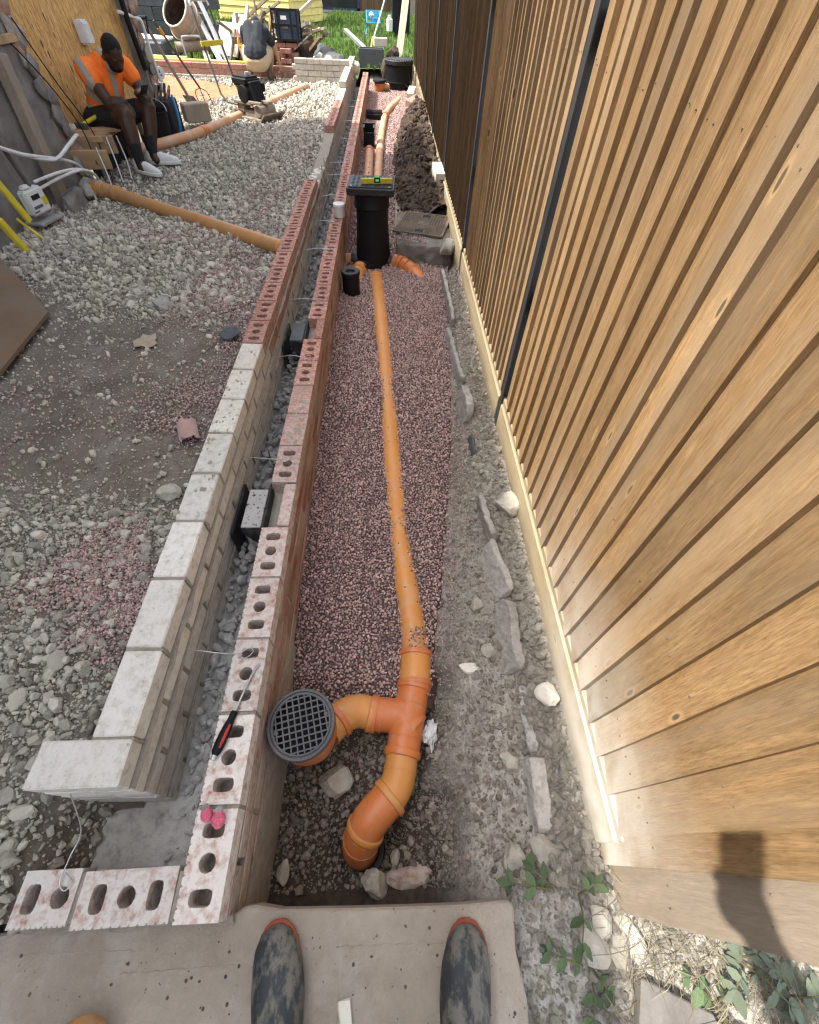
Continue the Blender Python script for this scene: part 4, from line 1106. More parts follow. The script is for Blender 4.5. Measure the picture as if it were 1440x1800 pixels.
# cross pipe over the yard
cpipe = thing('drain_pipe', (-1.6, 4.1, .02), 'ochre pipe crossing the yard from the house to the inner leaf', 'pipe')
path = spline([(-2.30, 4.58, .098), (-1.90, 4.29, .105), (-1.41, 3.94, .120), (-0.745, 3.45, .140)], 6)
m = MB(); m.tube(path, .055, 24); m.build('pipe_wall', 'dullochre', cpipe, smooth=True)
m = MB(); ring(m, path[-1] + Vector((-.02, .012, 0)), path[-1] - path[-2], .055, .03, lip=.008); m.build('collar', 'ochre', cpipe, smooth=True)
cb = thing('pipe_bend', (-2.5, 4.75, .02), 'brown-orange pipe bend emerging from the broken masonry by the bench', 'pipe fitting')
path = spline([(-2.74, 4.76, .10), (-2.62, 4.77, .098), (-2.46, 4.70, .096), (-2.28, 4.57, .099)], 6)
m = MB(); m.tube(path, .056, 24); m.build('body', 'dullochre', cb, smooth=True)
for k in (7, 8, 9, 10, 14): m = MB(); ring(m, path[k], path[k + 1] - path[k], .056, .012 if k < 14 else .07, lip=.005 if k < 14 else .008); m.build('collar', 'dullochre', cb, smooth=True)
cp2 = thing('drain_pipe', (-2.2, 7.5, .04), 'dusty terracotta pipe running from the bench past the plate compactor', 'pipe')
path = spline([(-2.80, 6.05, .085), (-2.50, 6.55, .088), (-2.27, 7.05, .09), (-2.02, 7.9, .095), (-1.70, 9.1, .10), (-1.38, 10.28, .105)], 6)
m = MB(); m.tube(path, .052, 20); m.build('pipe_wall', 'salmon', cp2, smooth=True)
m = MB(); ring(m, path[12], path[13] - path[12], .052, .09, lip=.006); m.build('collar', 'orange', cp2, smooth=True)

# manhole with its surround
m = MB(); m.prism([(.07, 4.31), (.585, 4.22), (.585, 5.02), (.09, 5.16)], -.36, -.106); m = blob(m, .02, 2)
m.v = [(a + .012 * float(fbm(b, c, 9)) , b + .022 * float(fbm(a * 2, c * 2, 7)), c + (.010 * float(fbm(a, b, 12)) if c > -.13 else 0)) for a, b, c in m.v]
m.build('manhole_surround', 'render', smooth=True, label='concrete surround of the manhole between chamber and fence', cat='concrete slab')
mh = thing('manhole_cover', (.335, 4.73, -.10), 'rusty cast iron manhole cover set beside the black chamber', 'manhole cover')
e = Matrix.Translation((.335, 4.73, -.096)) @ Matrix.Rotation(R(-14.5), 4, 'Z')
m = MB(); w, l = .43, .50
for q in (-1, 1): m.box((q * (w / 2 + .011), 0, .008), (.02, l + .045, .018), e); m.box((0, q * (l / 2 + .012), .008), (w, .02, .018), e)
m.build('frame', 'iron', mh, bevel=.002)
m = MB(); m.box((0, 0, .006), (w, l, .012), e); pl = m.build('plate', 'iron', mh)
m = MB()
for i in range(16):
    for j in range(19):
        x_, y_ = -w / 2 + .02 + i * .026, -l / 2 + .022 + j * .0254
        if abs(x_) < .06 and (abs(y_) < .06 or abs(abs(y_) - .19) < .02): continue
        m.box((x_, y_, .0135), (.017, .016, .004), e)
m.build('tread_studs', 'iron', pl)
m = MB(); m.box((0, 0, .0135), (.10, .10, .004), e); m.build('badge', 'iron', pl)
for q in (-1, 1):
    m = MB(); M_ = e @ Matrix.Translation((0, q * .19, .0135)); m.lathe([(0, 0), (.035, 0), (.04, .002), (.04, -.006)], (0, 0, 0), 20); m.v = [tuple(M_ @ Vector(p)) for p in m.v]; m.build('key_hole', 'blackclean', pl)

# ================================================================ cavity vents, ties and wall-top things
def vent(y, label):
    v = thing('cavity_vent', (-.53, y, -.12), label, 'vent', 'black vents in the cavity')
    e = Matrix.Translation((-.535, y, 0))
    m = MB()
    prof = [(-.048, .062), (.040, .062), (.040, -.075), (.020, -.075), (-.02, -.02), (-.048, .03)]
    vs = [(a, s_ * .1, b) for s_ in (-1, 1) for a, b in prof]; n = len(prof)
    m.add(vs, [tuple(range(n))[::-1], tuple(range(n, 2 * n))] + [(i, (i + 1) % n, n + (i + 1) % n, n + i) for i in range(n)], e); m.build('body', 'ventblack', v, bevel=.002)
    m = MB(); m.box((-.008, 0, .0655), (.076, .196, .007), e); m.build('top_plate', 'venttop' if y < 2 else 'ventgrey', v, bevel=.002)
    m = MB(); m.box((.0425, 0, .0), (.006, .212, .16), e); m.build('flange', 'ventblack', v, bevel=.0015)
    m = MB(); m.box((-.092, .03, -.045), (.012, .27, .15), e); m.box((-.06, -.02, -.118), (.07, .25, .008), e); m.build('sleeve', 'ventblack', v, bevel=.002)
vent(1.108, 'nearer black cavity vent with a dusty grey top')
vent(2.462, 'farther black cavity vent with a clean dark top')
tieY = [0.50, 1.36, 2.15, 2.81, 3.60, 4.17, 4.82, 5.45, 5.90, 6.94, 7.90, 8.82, 9.34]
tl = ['first wire wall tie from the camera, beside the screwdriver', 'second wire wall tie, just beyond the nearer vent', 'third wire wall tie, just before the farther vent', 'fourth wire wall tie, just beyond the farther vent', 'fifth wire wall tie, short of the pipe in the cavity',
      'sixth wire wall tie, beside the white pot', 'seventh wire wall tie, level with the chamber lid', 'eighth wire wall tie from the camera', 'ninth wire wall tie from the camera', 'tenth wire wall tie from the camera', 'eleventh wire wall tie from the camera', 'twelfth wire wall tie from the camera', 'farthest wire wall tie in the cavity']
for k, y in enumerate(tieY):
    z0 = 0.095; m = MB(); j = jit(.02); r = .0016 if y < 3 else .0022
    m.tube(spline([(-.66, y + j, .088), (-.60, y + j * .6, z0 - .002 + jit(.004)), (-.53, y + jit(.006), z0 + jit(.006)), (-.475, y, z0), (-.445, y + .018, z0 - .002), (-.43, y + .004, z0), (-.452, y - .016, z0), (-.475, y - .004, z0 + .001)], 4), r, 6)
    m.build('wall_tie', 'steel', label=tl[k], cat='wall tie', group='wire wall ties bridging the cavity', smooth=True)
m = MB(); m.tube(spline([(-.752, .125, .215), (-.752, .06, .12), (-.765, .01, .105), (-.772, -.035, .097), (-.756, -.052, .096), (-.745, -.036, .096), (-.765, -.02, .098)], 5), .0016, 6); m.build('loose_wire', 'steel', label='loose bent wire tie hanging from the near end of the inner leaf', cat='wall tie', smooth=True)

# screwdriver
a, b = Vector((-.480, .205, OT + .013)), Vector((-.408, .478, OT + .006)); d = (b - a).normalized()
sd = thing('screwdriver', (-.45, .33, OT), 'screwdriver with black and red handle lying on the outer leaf', 'screwdriver')
def along(t): return a + d * t
m = MB(); m.tube([along(t) for t in (.012, .02, .04, .065, .085, .10, .112, .122, .128)], [.008, .0125, .0145, .0140, .0125, .0105, .0095, .0105, .008], 14); hd = m.build('handle', 'blackclean', sd, smooth=True)
sdv = d.cross(Vector((0, 0, 1))).normalized()
m = MB(); m.tube([along(t) + sdv * .0065 + Vector((0, 0, .009 * s)) for t, s in ((.03, 1), (.05, 1.05), (.075, 1), (.092, .85))], [.003, .005, .0048, .003], 10); m.build('grip_inlay', 'red', hd, smooth=True)
m = MB(); m.tube([along(0), along(.004), along(.014)], [.006, .0072, .0072], 12); m.build('end_cap', 'steel', hd, smooth=True)
m = MB(); m.tube([along(.126), along(.23)], .0032, 10); m.tube([along(.23), along(.245) + sdv * .001, along(.258) + sdv * .004, along(.272) + sdv * .008], [.0032, .0034, .0038, .003], 8); m.build('shank', 'steel', sd, smooth=True)

# line reels
for k, (x_, y_, rz, lab) in enumerate(((-.4665, .083, 155, 'left pink line reel on a steel pin, at the edge of the brick top'), (-.432, .076, 172, 'right pink line reel, the larger one, over a brick hole'))):
    rl = thing('line_reel', (x_, y_, OT), lab, 'line reel')
    d = Vector((math.sin(R(rz)), math.cos(R(rz)), 0)); p = Vector((x_, y_ + .012, OT + .021))
    s = .84 if k else .72
    m = MB(); prof = [(-.002, .009), (.002, .013), (.010, .0175), (.020, .0195), (.030, .0165), (.038, .010), (.042, .006)]
    m.tube([p + d * t * s for t, r in prof], [r * s for t, r in prof], 22); m.build('twine', 'pink', rl, smooth=True)
    m = MB()
    for q in range(12):
        t = .004 + q * .0028; r = np.interp(t, [q_[0] for q_ in prof], [q_[1] for q_ in prof]) * s + .0006
        uu = d.cross(Vector((0, 0, 1))); ang = jit(.35)
        pts = []
        for i in range(17):
            th = 2 * math.pi * i / 16; pts.append(p + d * (t * s + ang * r * math.cos(th) * .5) + uu * r * math.cos(th) + Vector((0, 0, r * math.sin(th))))
        m.tube(pts, .0009, 4, caps=False)
    m.build('strands', 'pink', rl)
    q0 = p - d * .002
    m = MB(); m.lathe([(0, .004), (.006, .004), (.0062, .0055), (.0092, .0058), (.0098, .004), (.0098, -.004), (.0, -.004)], (0, 0, 0), 20); M_ = Matrix.Translation(q0) @ (-d * .6 + Vector((0, 0, .8))).to_track_quat('Z', 'Y').to_matrix().to_4x4(); m.v = [tuple(M_ @ Vector(z_)) for z_ in m.v]; m.build('pin_head', 'steel', rl, smooth=True)

# white pot on the outer leaf
m = MB(); pc = (-.418, 4.30, OT)
pt = thing('pot', pc, 'mortar-splashed white pot standing on the outer leaf', 'pot')
m.lathe([(.0, 0), (.044, 0), (.047, .01), (.047, .085), (.0445, .085), (.044, .012), (0, .012)], pc, 26); m.build('body', 'white', pt, smooth=True)
m = MB(); m.lathe([(0, .098), (.03, .1), (.048, .096), (.0505, .09), (.0505, .078), (.0475, .078)], pc, 26); m.rock((pc[0], pc[1], pc[2] + .098), .02, 77, (1.3, 1, .4), 1); m.build('lid', 'white', pt, smooth=True)

# torpedo level on the chamber lid
tlv = thing('spirit_level', (-.09, 4.24, .349), 'yellow torpedo spirit level with a green vial on the chamber lid', 'spirit level')
e = Matrix.Translation((-.088, 4.235, .349)) @ Matrix.Rotation(R(6), 4, 'Z')
m = MB(); m.prism([(-.125, -.006), (-.11, -.011), (.11, -.011), (.125, -.006), (.125, .006), (.11, .011), (-.11, .011), (-.125, .006)], 0, .036, e)
for i, q in enumerate(m.v[8:16]): pass
m.build('body', 'yellow', tlv, bevel=.003)
m = MB(); m.box((0, 0, .037), (.046, .0235, .006), e); m.box((0, -.0115, .022), (.05, .003, .028), e); wn_ = m.build('vial_housing', 'blackclean', tlv, bevel=.001)
m = MB(); m.tube([e @ Vector((-.016, 0, .041)), e @ Vector((.016, 0, .041))], .0062, 10); m.tube([e @ Vector((-.014, -.013, .022)), e @ Vector((.014, -.013, .022))], .008, 10); m.build('vial', 'green', wn_, smooth=True)

# ================================================================ stones, blocks and edgings
def rockthing(name, c, r, seed, label, m='limebig', sq=(1, 1, .75), cat='stone', group=None, sub=3):
    q = MB(); c = (c[0], c[1], c[2] - r * .18); q.rock(c, r, seed, sq, sub, .22); return q.build(name, m, label=label, cat=cat, group=group)
bz = lambda x, y: float(bankz(x, y))
yz = lambda x, y: float(yardz(x, y))
rockthing('stone', (-.195, .196, bz(-.195, .196) + .035), .058, 11, 'large pale jagged stone beside the gully', sq=(1.1, 1, .8))
rockthing('stone', (-.345, -.05, bz(-.345, -.05) + .02), .04, 12, 'flat brownish stone against the wall foot in the hole', sq=(.6, 1, .5))
rockthing('stone', (-.045, -.085, bz(-.045, -.085) + .05), .052, 13, 'rough pale lump at the near edge of the black socket', sq=(1, .9, .9))
rockthing('stone', (.075, -.075, bz(.075, -.085) + .01), .075, 14, 'reddish sandstone piece tucked under the slab edge', m='brick_side', sq=(1.2, .5, .5))
rockthing('stone', (.017, -.02, bz(.017, -.02) + .03), .032, 15, 'small oblong grey stone right of the orange stub', sq=(.6, 1, .8))
rockthing('stone', (.555, 1.262, bz(.555, 1.26) + .045), .072, 16, 'big buff rock wedged against the gravel board', sq=(1, 1, .9))
rockthing('stone', (.36, .79, bz(.36, .79) + .02), .042, 17, 'upright pale chip on the bank beside the gravel', sq=(.8, 1.1, .7))
rockthing('stone', (.385, .59, bz(.385, .59) + .02), .036, 18, 'rounded pale stone below the edging slabs', sq=(1, 1, .7))
rockthing('stone', (.305, .535, bz(.305, .535) + .01), .045, 19, 'thin white splinter of stone lying on the bank', m='cream', sq=(1.2, .5, .3))
rockthing('stone', (.548, .41, bz(.555, .41) + .035), .048, 20, 'flat white stone against the near fence foot', m='cream', sq=(1, 1, .5))
rockthing('stone', (.40, .215, bz(.40, .215) + .02), .045, 21, 'grey square-edged stone low on the near bank', sq=(1, .8, .7))
rockthing('stone', (-.885, 1.16, yz(-.885, 1.16) + .025), .05, 22, 'large pale stone lying against the inner leaf', sq=(1.1, .9, .6))
rockthing('stone', (-1.40, 2.70, yz(-1.4, 2.7) + .03), .06, 23, 'grey mortar lump in the middle of the pale yard stone', m='concrete_grey')
rockthing('stone', (-.885, 2.30, yz(-.885, 2.3) + .045), .062, 24, 'dark grey lump beside the first red bricks of the inner leaf', m='slate')
rockthing('stone', (-1.62, 2.95, yz(-1.62, 2.95) + .01), .07, 25, 'flat grey shard lying on the yard stone', m='concrete_grey', sq=(1.4, .6, .3))
m = MB(); vs = []; nn_ = 9
for rr_ in (.044, .053):
    for e_ in (0, 1):
        for k in range(nn_):
            t = R(35 + 105 * k / (nn_ - 1)); yy_ = (0 if e_ == 0 else .12) + jit(.016)
            vs.append(Matrix.Translation((-.885, 1.46, .085)) @ Matrix.Rotation(R(22), 4, 'Z') @ V3_(rr_ * math.cos(t), yy_, rr_ * math.sin(t)))
n = nn_; fs = [(i, i + 1, n + i + 1, n + i) for i in range(n - 1)] + [(2 * n + i, 3 * n + i, 3 * n + i + 1, 2 * n + i + 1) for i in range(n - 1)] + [(i, 2 * n + i, 2 * n + i + 1, i + 1) for i in range(n - 1)] + [(n + i, n + i + 1, 3 * n + i + 1, 3 * n + i) for i in range(n - 1)] + [(0, n, 3 * n, 2 * n), (n - 1, 3 * n - 1, 4 * n - 1, 2 * n - 1)]
m.add(vs, fs); m.build('pipe_shard', 'pinkclay', label='broken pinkish terracotta pipe shard beside the inner leaf', cat='pipe shard')
m = MB(); rg2 = np.random.default_rng(44)
pl_ = [(-1.345 + .075 * math.cos(t) * s, 2.27 + .07 * math.sin(t) * s) for t, s in zip(np.linspace(0, 6.28, 16)[:-1], rg2.uniform(.55, 1.15, 15))]
m.prism(pl_, yz(-1.345, 2.27) + .012, yz(-1.345, 2.27) + .016); m.build('flattened_scrap', 'scrap', label='flattened pale brown scrap of packaging on the dirt', cat='litter')
# edging slabs left standing along the bank
for k, (x0, y0, x1, y1, zt, h, tilt, lab) in enumerate((
        (.492, .80, .452, 1.04, -.055, .15, 8, 'cracked concrete edging slab leaning near the big buff rock'), (.448, 1.06, .420, 1.30, -.045, .16, -4, 'upright pale edging slab with a jagged top below the big rock'),
        (.475, .50, .488, .78, -.075, .12, 10, 'low edging slab buried in rubble beside the white dust'), (.455, 1.62, .452, 1.78, -.11, .10, 5, 'small dark slate edging fragment halfway along the bank'),
        (.462, 1.93, .448, 2.16, -.05, .14, 3, 'thick broken edging block with a white top'), (.46, 2.3, .44, 3.0, -.12, .1, 2, 'long low edging slab farther along the bank'), (.47, 3.05, .45, 3.85, -.1, .1, -2, 'farthest edging slab, ending at the manhole surround'),
        (.468, .02, .480, .22, -.115, .1, 6, 'pale square-edged block set in dust near the green sprig'), (.472, .24, .478, .48, -.135, .09, -3, 'dust-covered edging slab next to the flat white stone'))):
    a, b = Vector((x0, y0, 0)), Vector((x1, y1, 0)); t = (.030, .028, .040, .014, .046, .030, .028, .055, .034)[k]; dd = (b - a).normalized(); L_ = (b - a).length
    rr = np.random.default_rng(60 + k); c1, c2 = rr.uniform(0, .05, 2)
    # outline of the slab seen from the side, with snapped corners
    po = [(0, -h), (0, -c1), (L_ * .08, -.004), (L_ * .35, -rr.uniform(0, .02)), (L_ * .62, -rr.uniform(0, .012)), (L_ * .9, -.003), (L_, -c2), (L_, -h)]
    M_ = Matrix.Translation(a + Vector((0, 0, zt))) @ Matrix((dd, Vector((dd.y, -dd.x, 0)), Vector((0, 0, 1)))).transposed().to_4x4() @ Matrix.Rotation(R(-tilt * 2.2), 4, 'X') @ Matrix.Rotation(R(rr.uniform(-4, 4)), 4, 'Y')
    m = MB(); n = len(po); vs = [(x_, s_ * t / 2, z_) for s_ in (-1, 1) for x_, z_ in po]
    m.add(vs, [tuple(range(n)), tuple(range(n, 2 * n))[::-1]] + [(i, n + i, n + (i + 1) % n, (i + 1) % n) for i in range(n)], M_)
    m = roughen(blob(m, .007, 1), .007, 22); m.build('edging_slab', 'slate' if k == 3 else 'concrete_grey', label=lab, cat='edging slab', smooth=False)
m = MB(); m.box((.540, 5.72, .075), (.10, .215, .10), rz=R(8), rx=R(14)); m.build('block', 'cream', label='white block resting on the soil heap against the fence', cat='block', bevel=.004)
rockthing('stone', (.53, 4.22, -.09), .085, 31, 'broken dark rock with a white top at the manhole corner', m='concrete_grey', sq=(1, 1.2, .9))
m = MB(); m.box((.45, 11.35, -.06), (.13, .24, .10), rz=R(-14), rx=R(18)); m.build('block', 'cream', label='white block at the far end of the soil heap', cat='block', bevel=.006)
m = MB(); m.box((.49, 10.45, -.06), (.22, .30, .09), rz=R(-40), rx=R(10), ry=R(12)); m.build('brick', 'brick', label='loose red brick lying beside the far white block', cat='brick', bevel=.005)
# crumpled paper
m = MB(); m.rock((.150, .335, bz(.15, .335) + .03), .042, 90, (.75, 1.3, .9), 3, 1.6); m.build('crumpled_paper', 'paper', label='crumpled white paper lying beside the orange junction', cat='litter')

# ================================================================ soil heap
hx, hy = np.arange(.02, .605, .02), np.arange(5.02, 10.6, .04)
def heapz(x, y):
    w = np.interp(y, [5.0, 5.5, 6.5, 8, 9.5, 10.6], [.08, .15, .22, .24, .20, .05])
    c = np.interp(y, [4.75, 6, 8, 10.6], [.48, .40, .38, .50])
    r = np.clip(1 - np.abs((x - c) / np.interp(y, [4.75, 6, 8, 10.6], [.30, .34, .34, .2])) ** 1.7, 0, 1)
    return bankz(x, y) - 0.06 + (w + .05) * r ** .8 + r * (.12 * fbm(x, y, 4.5, 4) + .07 * np.abs(fbm(x, y, 13, 3)))
sheet('soil_heap', hx, hy, heapz, 'heap', kind=None, label='dark clumpy heap of dug soil against the fence beyond the manhole', smooth=False, cat='soil heap')
n = 2600; y = rng.uniform(5.08, 10.4, n); x = rng.uniform(.02, .60, n); z = heapz(x, y); k = z > bankz(x, y) - .03
r = rng.choice([.012, .022, .038, .06], n, p=[.35, .35, .22, .08])
scatter('soil_clods', np.stack([x, y, z + r * .15], 1)[k], r[k], 'heap', stones('heap', 5, 400, 2, (1, .9, .8)), 'dark soil clods tumbling off the heap by the fence', 'soil')
# ================================================================ the house on the left
HX = -2.90
ho = thing('house', (HX - 1.5, 0.5, 0.0), 'rough old house wall with a boarded-up opening on the left', 'house')
def wallface(name, y0, y1, z0, z1, x, mtl, ragged=0.0, amp=.025, parent=None, thick=.3):
    ny, nz = max(3, int((y1 - y0) / .06)), max(3, int((z1 - z0) / .06))
    ny, nz = min(ny, 120), min(nz, 60)
    vs = []; 
    for i in range(ny + 1):
        for j in range(nz + 1):
            y = y0 + (y1 - y0) * i / ny; z = z0 + (z1 - z0) * j / nz
            if ragged and i == ny: y += ragged * float(fbm(z, y0, 5)) + ragged * .4 * (1 - z)
            d = amp * float(fbm(y, z, 3.5, 4)) + amp * .6 * float(fbm(y, z, 11, 3))
            vs.append((x + d, y, z))
    fs = [(i * (nz + 1) + j, (i + 1) * (nz + 1) + j, (i + 1) * (nz + 1) + j + 1, i * (nz + 1) + j + 1) for i in range(ny) for j in range(nz)]
    n = len(vs); L = [vs[i * (nz + 1) + nz] for i in range(ny + 1)]
    # reveal on the far edge and near edge
    for ii in (0, ny):
        b = len(vs); col = [vs[ii * (nz + 1) + j] for j in range(nz + 1)]
        vs += [(q[0] - thick, q[1], q[2]) for q in col]
        fs += [(ii * (nz + 1) + j, ii * (nz + 1) + j + 1, b + j + 1, b + j) for j in range(nz)]
    m = MB(); m.add(vs, fs); return m.build(name, mtl, parent, smooth=True)
wallface('wall', -7.0, 5.02, -0.2, 2.3, HX + .02, 'render', .14, parent=ho)
wallface('wall', 7.34, 7.56, -0.2, 2.3, HX + .03, 'render', .02, .05, parent=ho, thick=.35)
m = MB(); m.box((HX - .14, .28, 3.65), (.28, 14.56, 2.72)); m.box((HX - 3.0, 7.45, 2.4), (5.6, .2, 5.2)); m.build('upper_wall', 'render', ho)
m = MB()
for s in (-1, 1):
    vs = [(HX + .32, -7.3, 4.88), (HX + .32, 7.75, 4.88), (HX - 3, 7.75, 7.3), (HX - 3, -7.3, 7.3)]
vs += [(a, b, c - .12) for a, b, c in vs]
m.add(vs, [(0, 1, 2, 3), (7, 6, 5, 4), (0, 4, 5, 1), (1, 5, 6, 2), (2, 6, 7, 3), (3, 7, 4, 0)]); m.build('roof', 'slate', ho)
# exposed bricks and plaster lumps on the ragged jambs
for k in range(46):
    z = .08 + k * .029; c = (HX + .03 + jit(.03), 5.02 + jit(.05) + .13 * (1 - z), z)
    m = MB(); m.rock(c, random.uniform(.05, .10), 800 + k, (.35, 1, 1.1), 2); m.build('masonry_piece', random.choice(['render', 'render', 'mortar', 'brick_side']), ho)
    if k % 2: m = MB(); m.rock((HX + .05 + jit(.03), 7.47 + jit(.07), z), random.uniform(.05, .09), 860 + k, (.35, 1, 1.1), 2); m.build('masonry_piece', random.choice(['render', 'mortar', 'brick_side']), ho)
for k, (y0, y1) in enumerate(((4.86, 6.14), (6.15, 7.345))):
    m = MB(); m.box((HX - .07, (y0 + y1) / 2, 1.28), (.018, y1 - y0, 2.24))
    m.build('osb_sheet', 'osb', label=('near sheet of strand board closing the house opening' if k == 0 else 'far sheet of strand board behind the orange-vested worker'), cat='board', bevel=.001)
m = MB()
for (y, z) in ((5.50, 1.02), (5.75, 1.05)):
    for k in range(7): m.rock((HX - .061, y + k * .035 + jit(.01), z - k * .10 + jit(.03)), random.uniform(.008, .02), 900 + k, (.12, .8, 2.2), 1)
m.build('mortar_streaks', 'heap', ho, kind='stuff')
# white cover on the boards
eb = thing('electric_box', (HX - .02, 6.28, .86), 'small pale grey electrical box fixed to the strand board behind the worker', 'box')
m = MB(); m.box((HX - .02, 6.28, .94), (.085, .13, .16)); m.build('case', 'white', eb, bevel=.012, seg=2)
m = MB(); m.box((HX + .024, 6.29, .93), (.006, .10, .13)); m.build('cover', 'whitecable', eb, bevel=.002)
# downpipe and conduit on the far jamb
m = MB(); m.tube([(HX + .06, 7.22, 2.2), (HX + .06, 7.23, .95), (HX + .075, 7.26, .58)], .028, 14); m.build('downpipe', 'blackclean', label='black downpipe on the far jamb of the house', cat='pipe', smooth=True)
m = MB(); m.tube(spline([(HX + .03, 7.12, 1.03), (HX + .05, 7.3, 1.0), (HX + .06, 7.5, .965), (HX + .09, 7.54, .93), (HX + .09, 7.54, .7), (HX + .1, 7.55, .45), (HX + .10, 7.55, .15)], 5), .016, 10); m.build('conduit', 'white', label='white conduit turning down the corner of the house', cat='conduit', smooth=True)
sg = thing('round_sign', (HX + .08, 7.62, .46), 'small round white sign on the house corner', 'sign')
m = MB(); m.lathe([(0, .004), (.055, .004), (.06, 0), (.06, -.006)], (0, 0, 0), 24); M_ = Matrix.Translation((HX + .10, 7.60, .52)) @ Vector((.6, -.75, .1)).to_track_quat('Z', 'Y').to_matrix().to_4x4(); m.v = [tuple(M_ @ Vector(z_)) for z_ in m.v]; m.build('plate', 'white', sg)
m = MB(); m.box((0, .012, .005), (.012, .03, .002)); m.box((0, -.02, .005), (.05, .008, .002)); m.v = [tuple(M_ @ Vector(z_)) for z_ in m.v]; m.build('mark', 'blackclean', sg)
m = MB(); m.bar((HX - .03, 4.92, .98), (HX - .03, 5.02, .99), .09, .05); m.bar((HX + .0, 4.60, 1.0), (HX + .02, 5.0, 1.0), .08, .05); m.build('timber_stub', 'timber', label='timber stub sticking out beside the boards at the top left', cat='timber', bevel=.004)
# service post, cables and meter
m = MB(); m.bar((HX + .08, 4.62, .95), (HX + .12, 4.46, .0), .10, .08, (1, 0, 0)); m.build('timber_post', 'greytimber', label='weathered timber post leaning on the masonry behind the white cables', cat='timber', bevel=.006)
cabs = [[(-2.80, 3.9, .62), (-2.74, 4.10, .50), (-2.70, 4.30, .43), (-2.70, 4.55, .36), (-2.72, 4.80, .27), (-2.75, 4.95, .16)],
        [(-2.80, 3.95, .58), (-2.72, 4.20, .46), (-2.68, 4.45, .38), (-2.66, 4.70, .42), (-2.68, 4.92, .44), (-2.74, 5.06, .40)],
        [(-2.76, 4.18, .30), (-2.66, 4.36, .315), (-2.62, 4.58, .29), (-2.64, 4.78, .22), (-2.68, 4.90, .12)],
        [(-2.76, 4.2, .25), (-2.65, 4.40, .285), (-2.60, 4.62, .275), (-2.62, 4.82, .20), (-2.66, 4.95, .10)]]
cl = ['upper thick white cable sweeping down from the house wall', 'white cable looping across to the bench boards', 'middle white cable arching out of the meter', 'lower white cable arching out beside the meter']
for k, c in enumerate(cabs):
    m = MB(); m.tube(spline(c, 7), .0135 if k < 2 else .0105, 9); m.build('cable', 'whitecable', label=cl[k], cat='cable', smooth=True)
for k, c in enumerate(([(-2.82, 5.0, 1.1), (-2.80, 5.18, .75), (-2.74, 5.32, .42), (-2.66, 5.2, .2), (-2.60, 5.05, .08)], [(-2.83, 4.86, .98), (-2.80, 5.08, .72), (-2.76, 5.2, .45), (-2.70, 5.1, .2)])):
    m = MB(); m.tube(spline(c, 8), .005, 6); m.build('cable', 'blackclean', label=('longer thin black cable trailing down the strand board to the ground', 'shorter thin black cable beside the ragged jamb')[k], cat='cable', smooth=True)
for k, c in enumerate(([(-2.62, 5.30, .36), (-2.58, 5.22, .2), (-2.56, 5.16, .05)], [(-2.60, 5.46, .34), (-2.54, 5.36, .18), (-2.52, 5.28, .05)], [(-2.66, 5.12, .32), (-2.62, 5.05, .16), (-2.60, 5.0, .06)])):
    m = MB(); m.tube(spline(c, 6), .006, 6); m.build('cable', 'whitecable', label=('grey cable drooping from the middle of the bench', 'grey cable drooping nearest the trainers', 'grey cable drooping from the near bench board')[k], cat='cable', smooth=True)
mt_ = thing('meter', (-2.74, 4.06, .12), 'pale grey utility meter with a yellow label low on the house wall', 'meter')
e = Matrix.Translation((-2.745, 4.055, .215)) @ Matrix.Rotation(R(-12), 4, 'Z')
m = MB(); m.box((0, 0, 0), (.07, .19, .16), e); m.box((0, -.03, .09), (.05, .08, .03), e); m.build('case', 'white', mt_, bevel=.012, seg=2)
m = MB(); m.box((.0365, -.01, .03), (.002, .08, .03), e); m.build('display', 'screen', mt_)
m = MB(); m.box((.0365, .062, -.01), (.002, .045, .05), e); m.build('label', 'yellow', mt_)
m = MB(); m.box((.0365, -.025, -.03), (.002, .09, .018), e); m.box((.0365, -.06, -.055), (.002, .05, .008), e); m.build('print', 'slate', mt_)
m = MB(); m.bar((-2.83, 4.09, .75), (-2.75, 4.09, .29), .022, .022, (1, 0, 0)); m.build('pipe_stub', 'darkmetal', label='dark supply pipe dropping into the top of the meter', cat='pipe')
m = MB(); m.box((-2.75, 4.06, .085), (.16, .24, .02), rz=R(-12)); m.build('bracket', 'concrete_grey', label='grey ledge bracket under the utility meter', cat='bracket', bevel=.004)
m = MB(); m.bar((-2.70, 3.70, .47), (-2.66, 3.76, .17), .02, .055, (0, 1, 0)); m.build('spirit_level', 'yellow', label='yellow box level leaning by the utility meter at the left edge', cat='spirit level', bevel=.003)
m = MB(); m.bar((-2.70, 3.52, .26), (-2.66, 3.56, .03), .035, .05, (0, 1, 0)); m.build('yellow_lever', 'yellow', label='thick yellow bar below the level at the left edge', cat='tool', bevel=.006)
m = MB(); m.bar((-2.72, 3.72, .2), (-2.62, 3.76, .04), .012, .022, (0, 1, 0)); m.build('folding_rule', 'yellow', label='thin yellow rule propped beside the thick yellow bar', cat='tool', bevel=.002)
for k, (x_, y_, z_, rr, mm_, lab) in enumerate(((-2.66, 4.80, .11, .14, 'concrete_grey', 'broken masonry lump above the pipe bend'), (-2.72, 4.48, .10, .17, 'render', 'grey plinth lump right of the utility meter'), (-2.56, 4.92, .06, .06, 'salmon', 'terracotta chunk between the cables and the pipe bend'))):
    rockthing('masonry_lump', (x_, y_, z_), rr, 70 + k, lab, m=mm_, sq=(.8, 1.1, .75), cat='masonry')
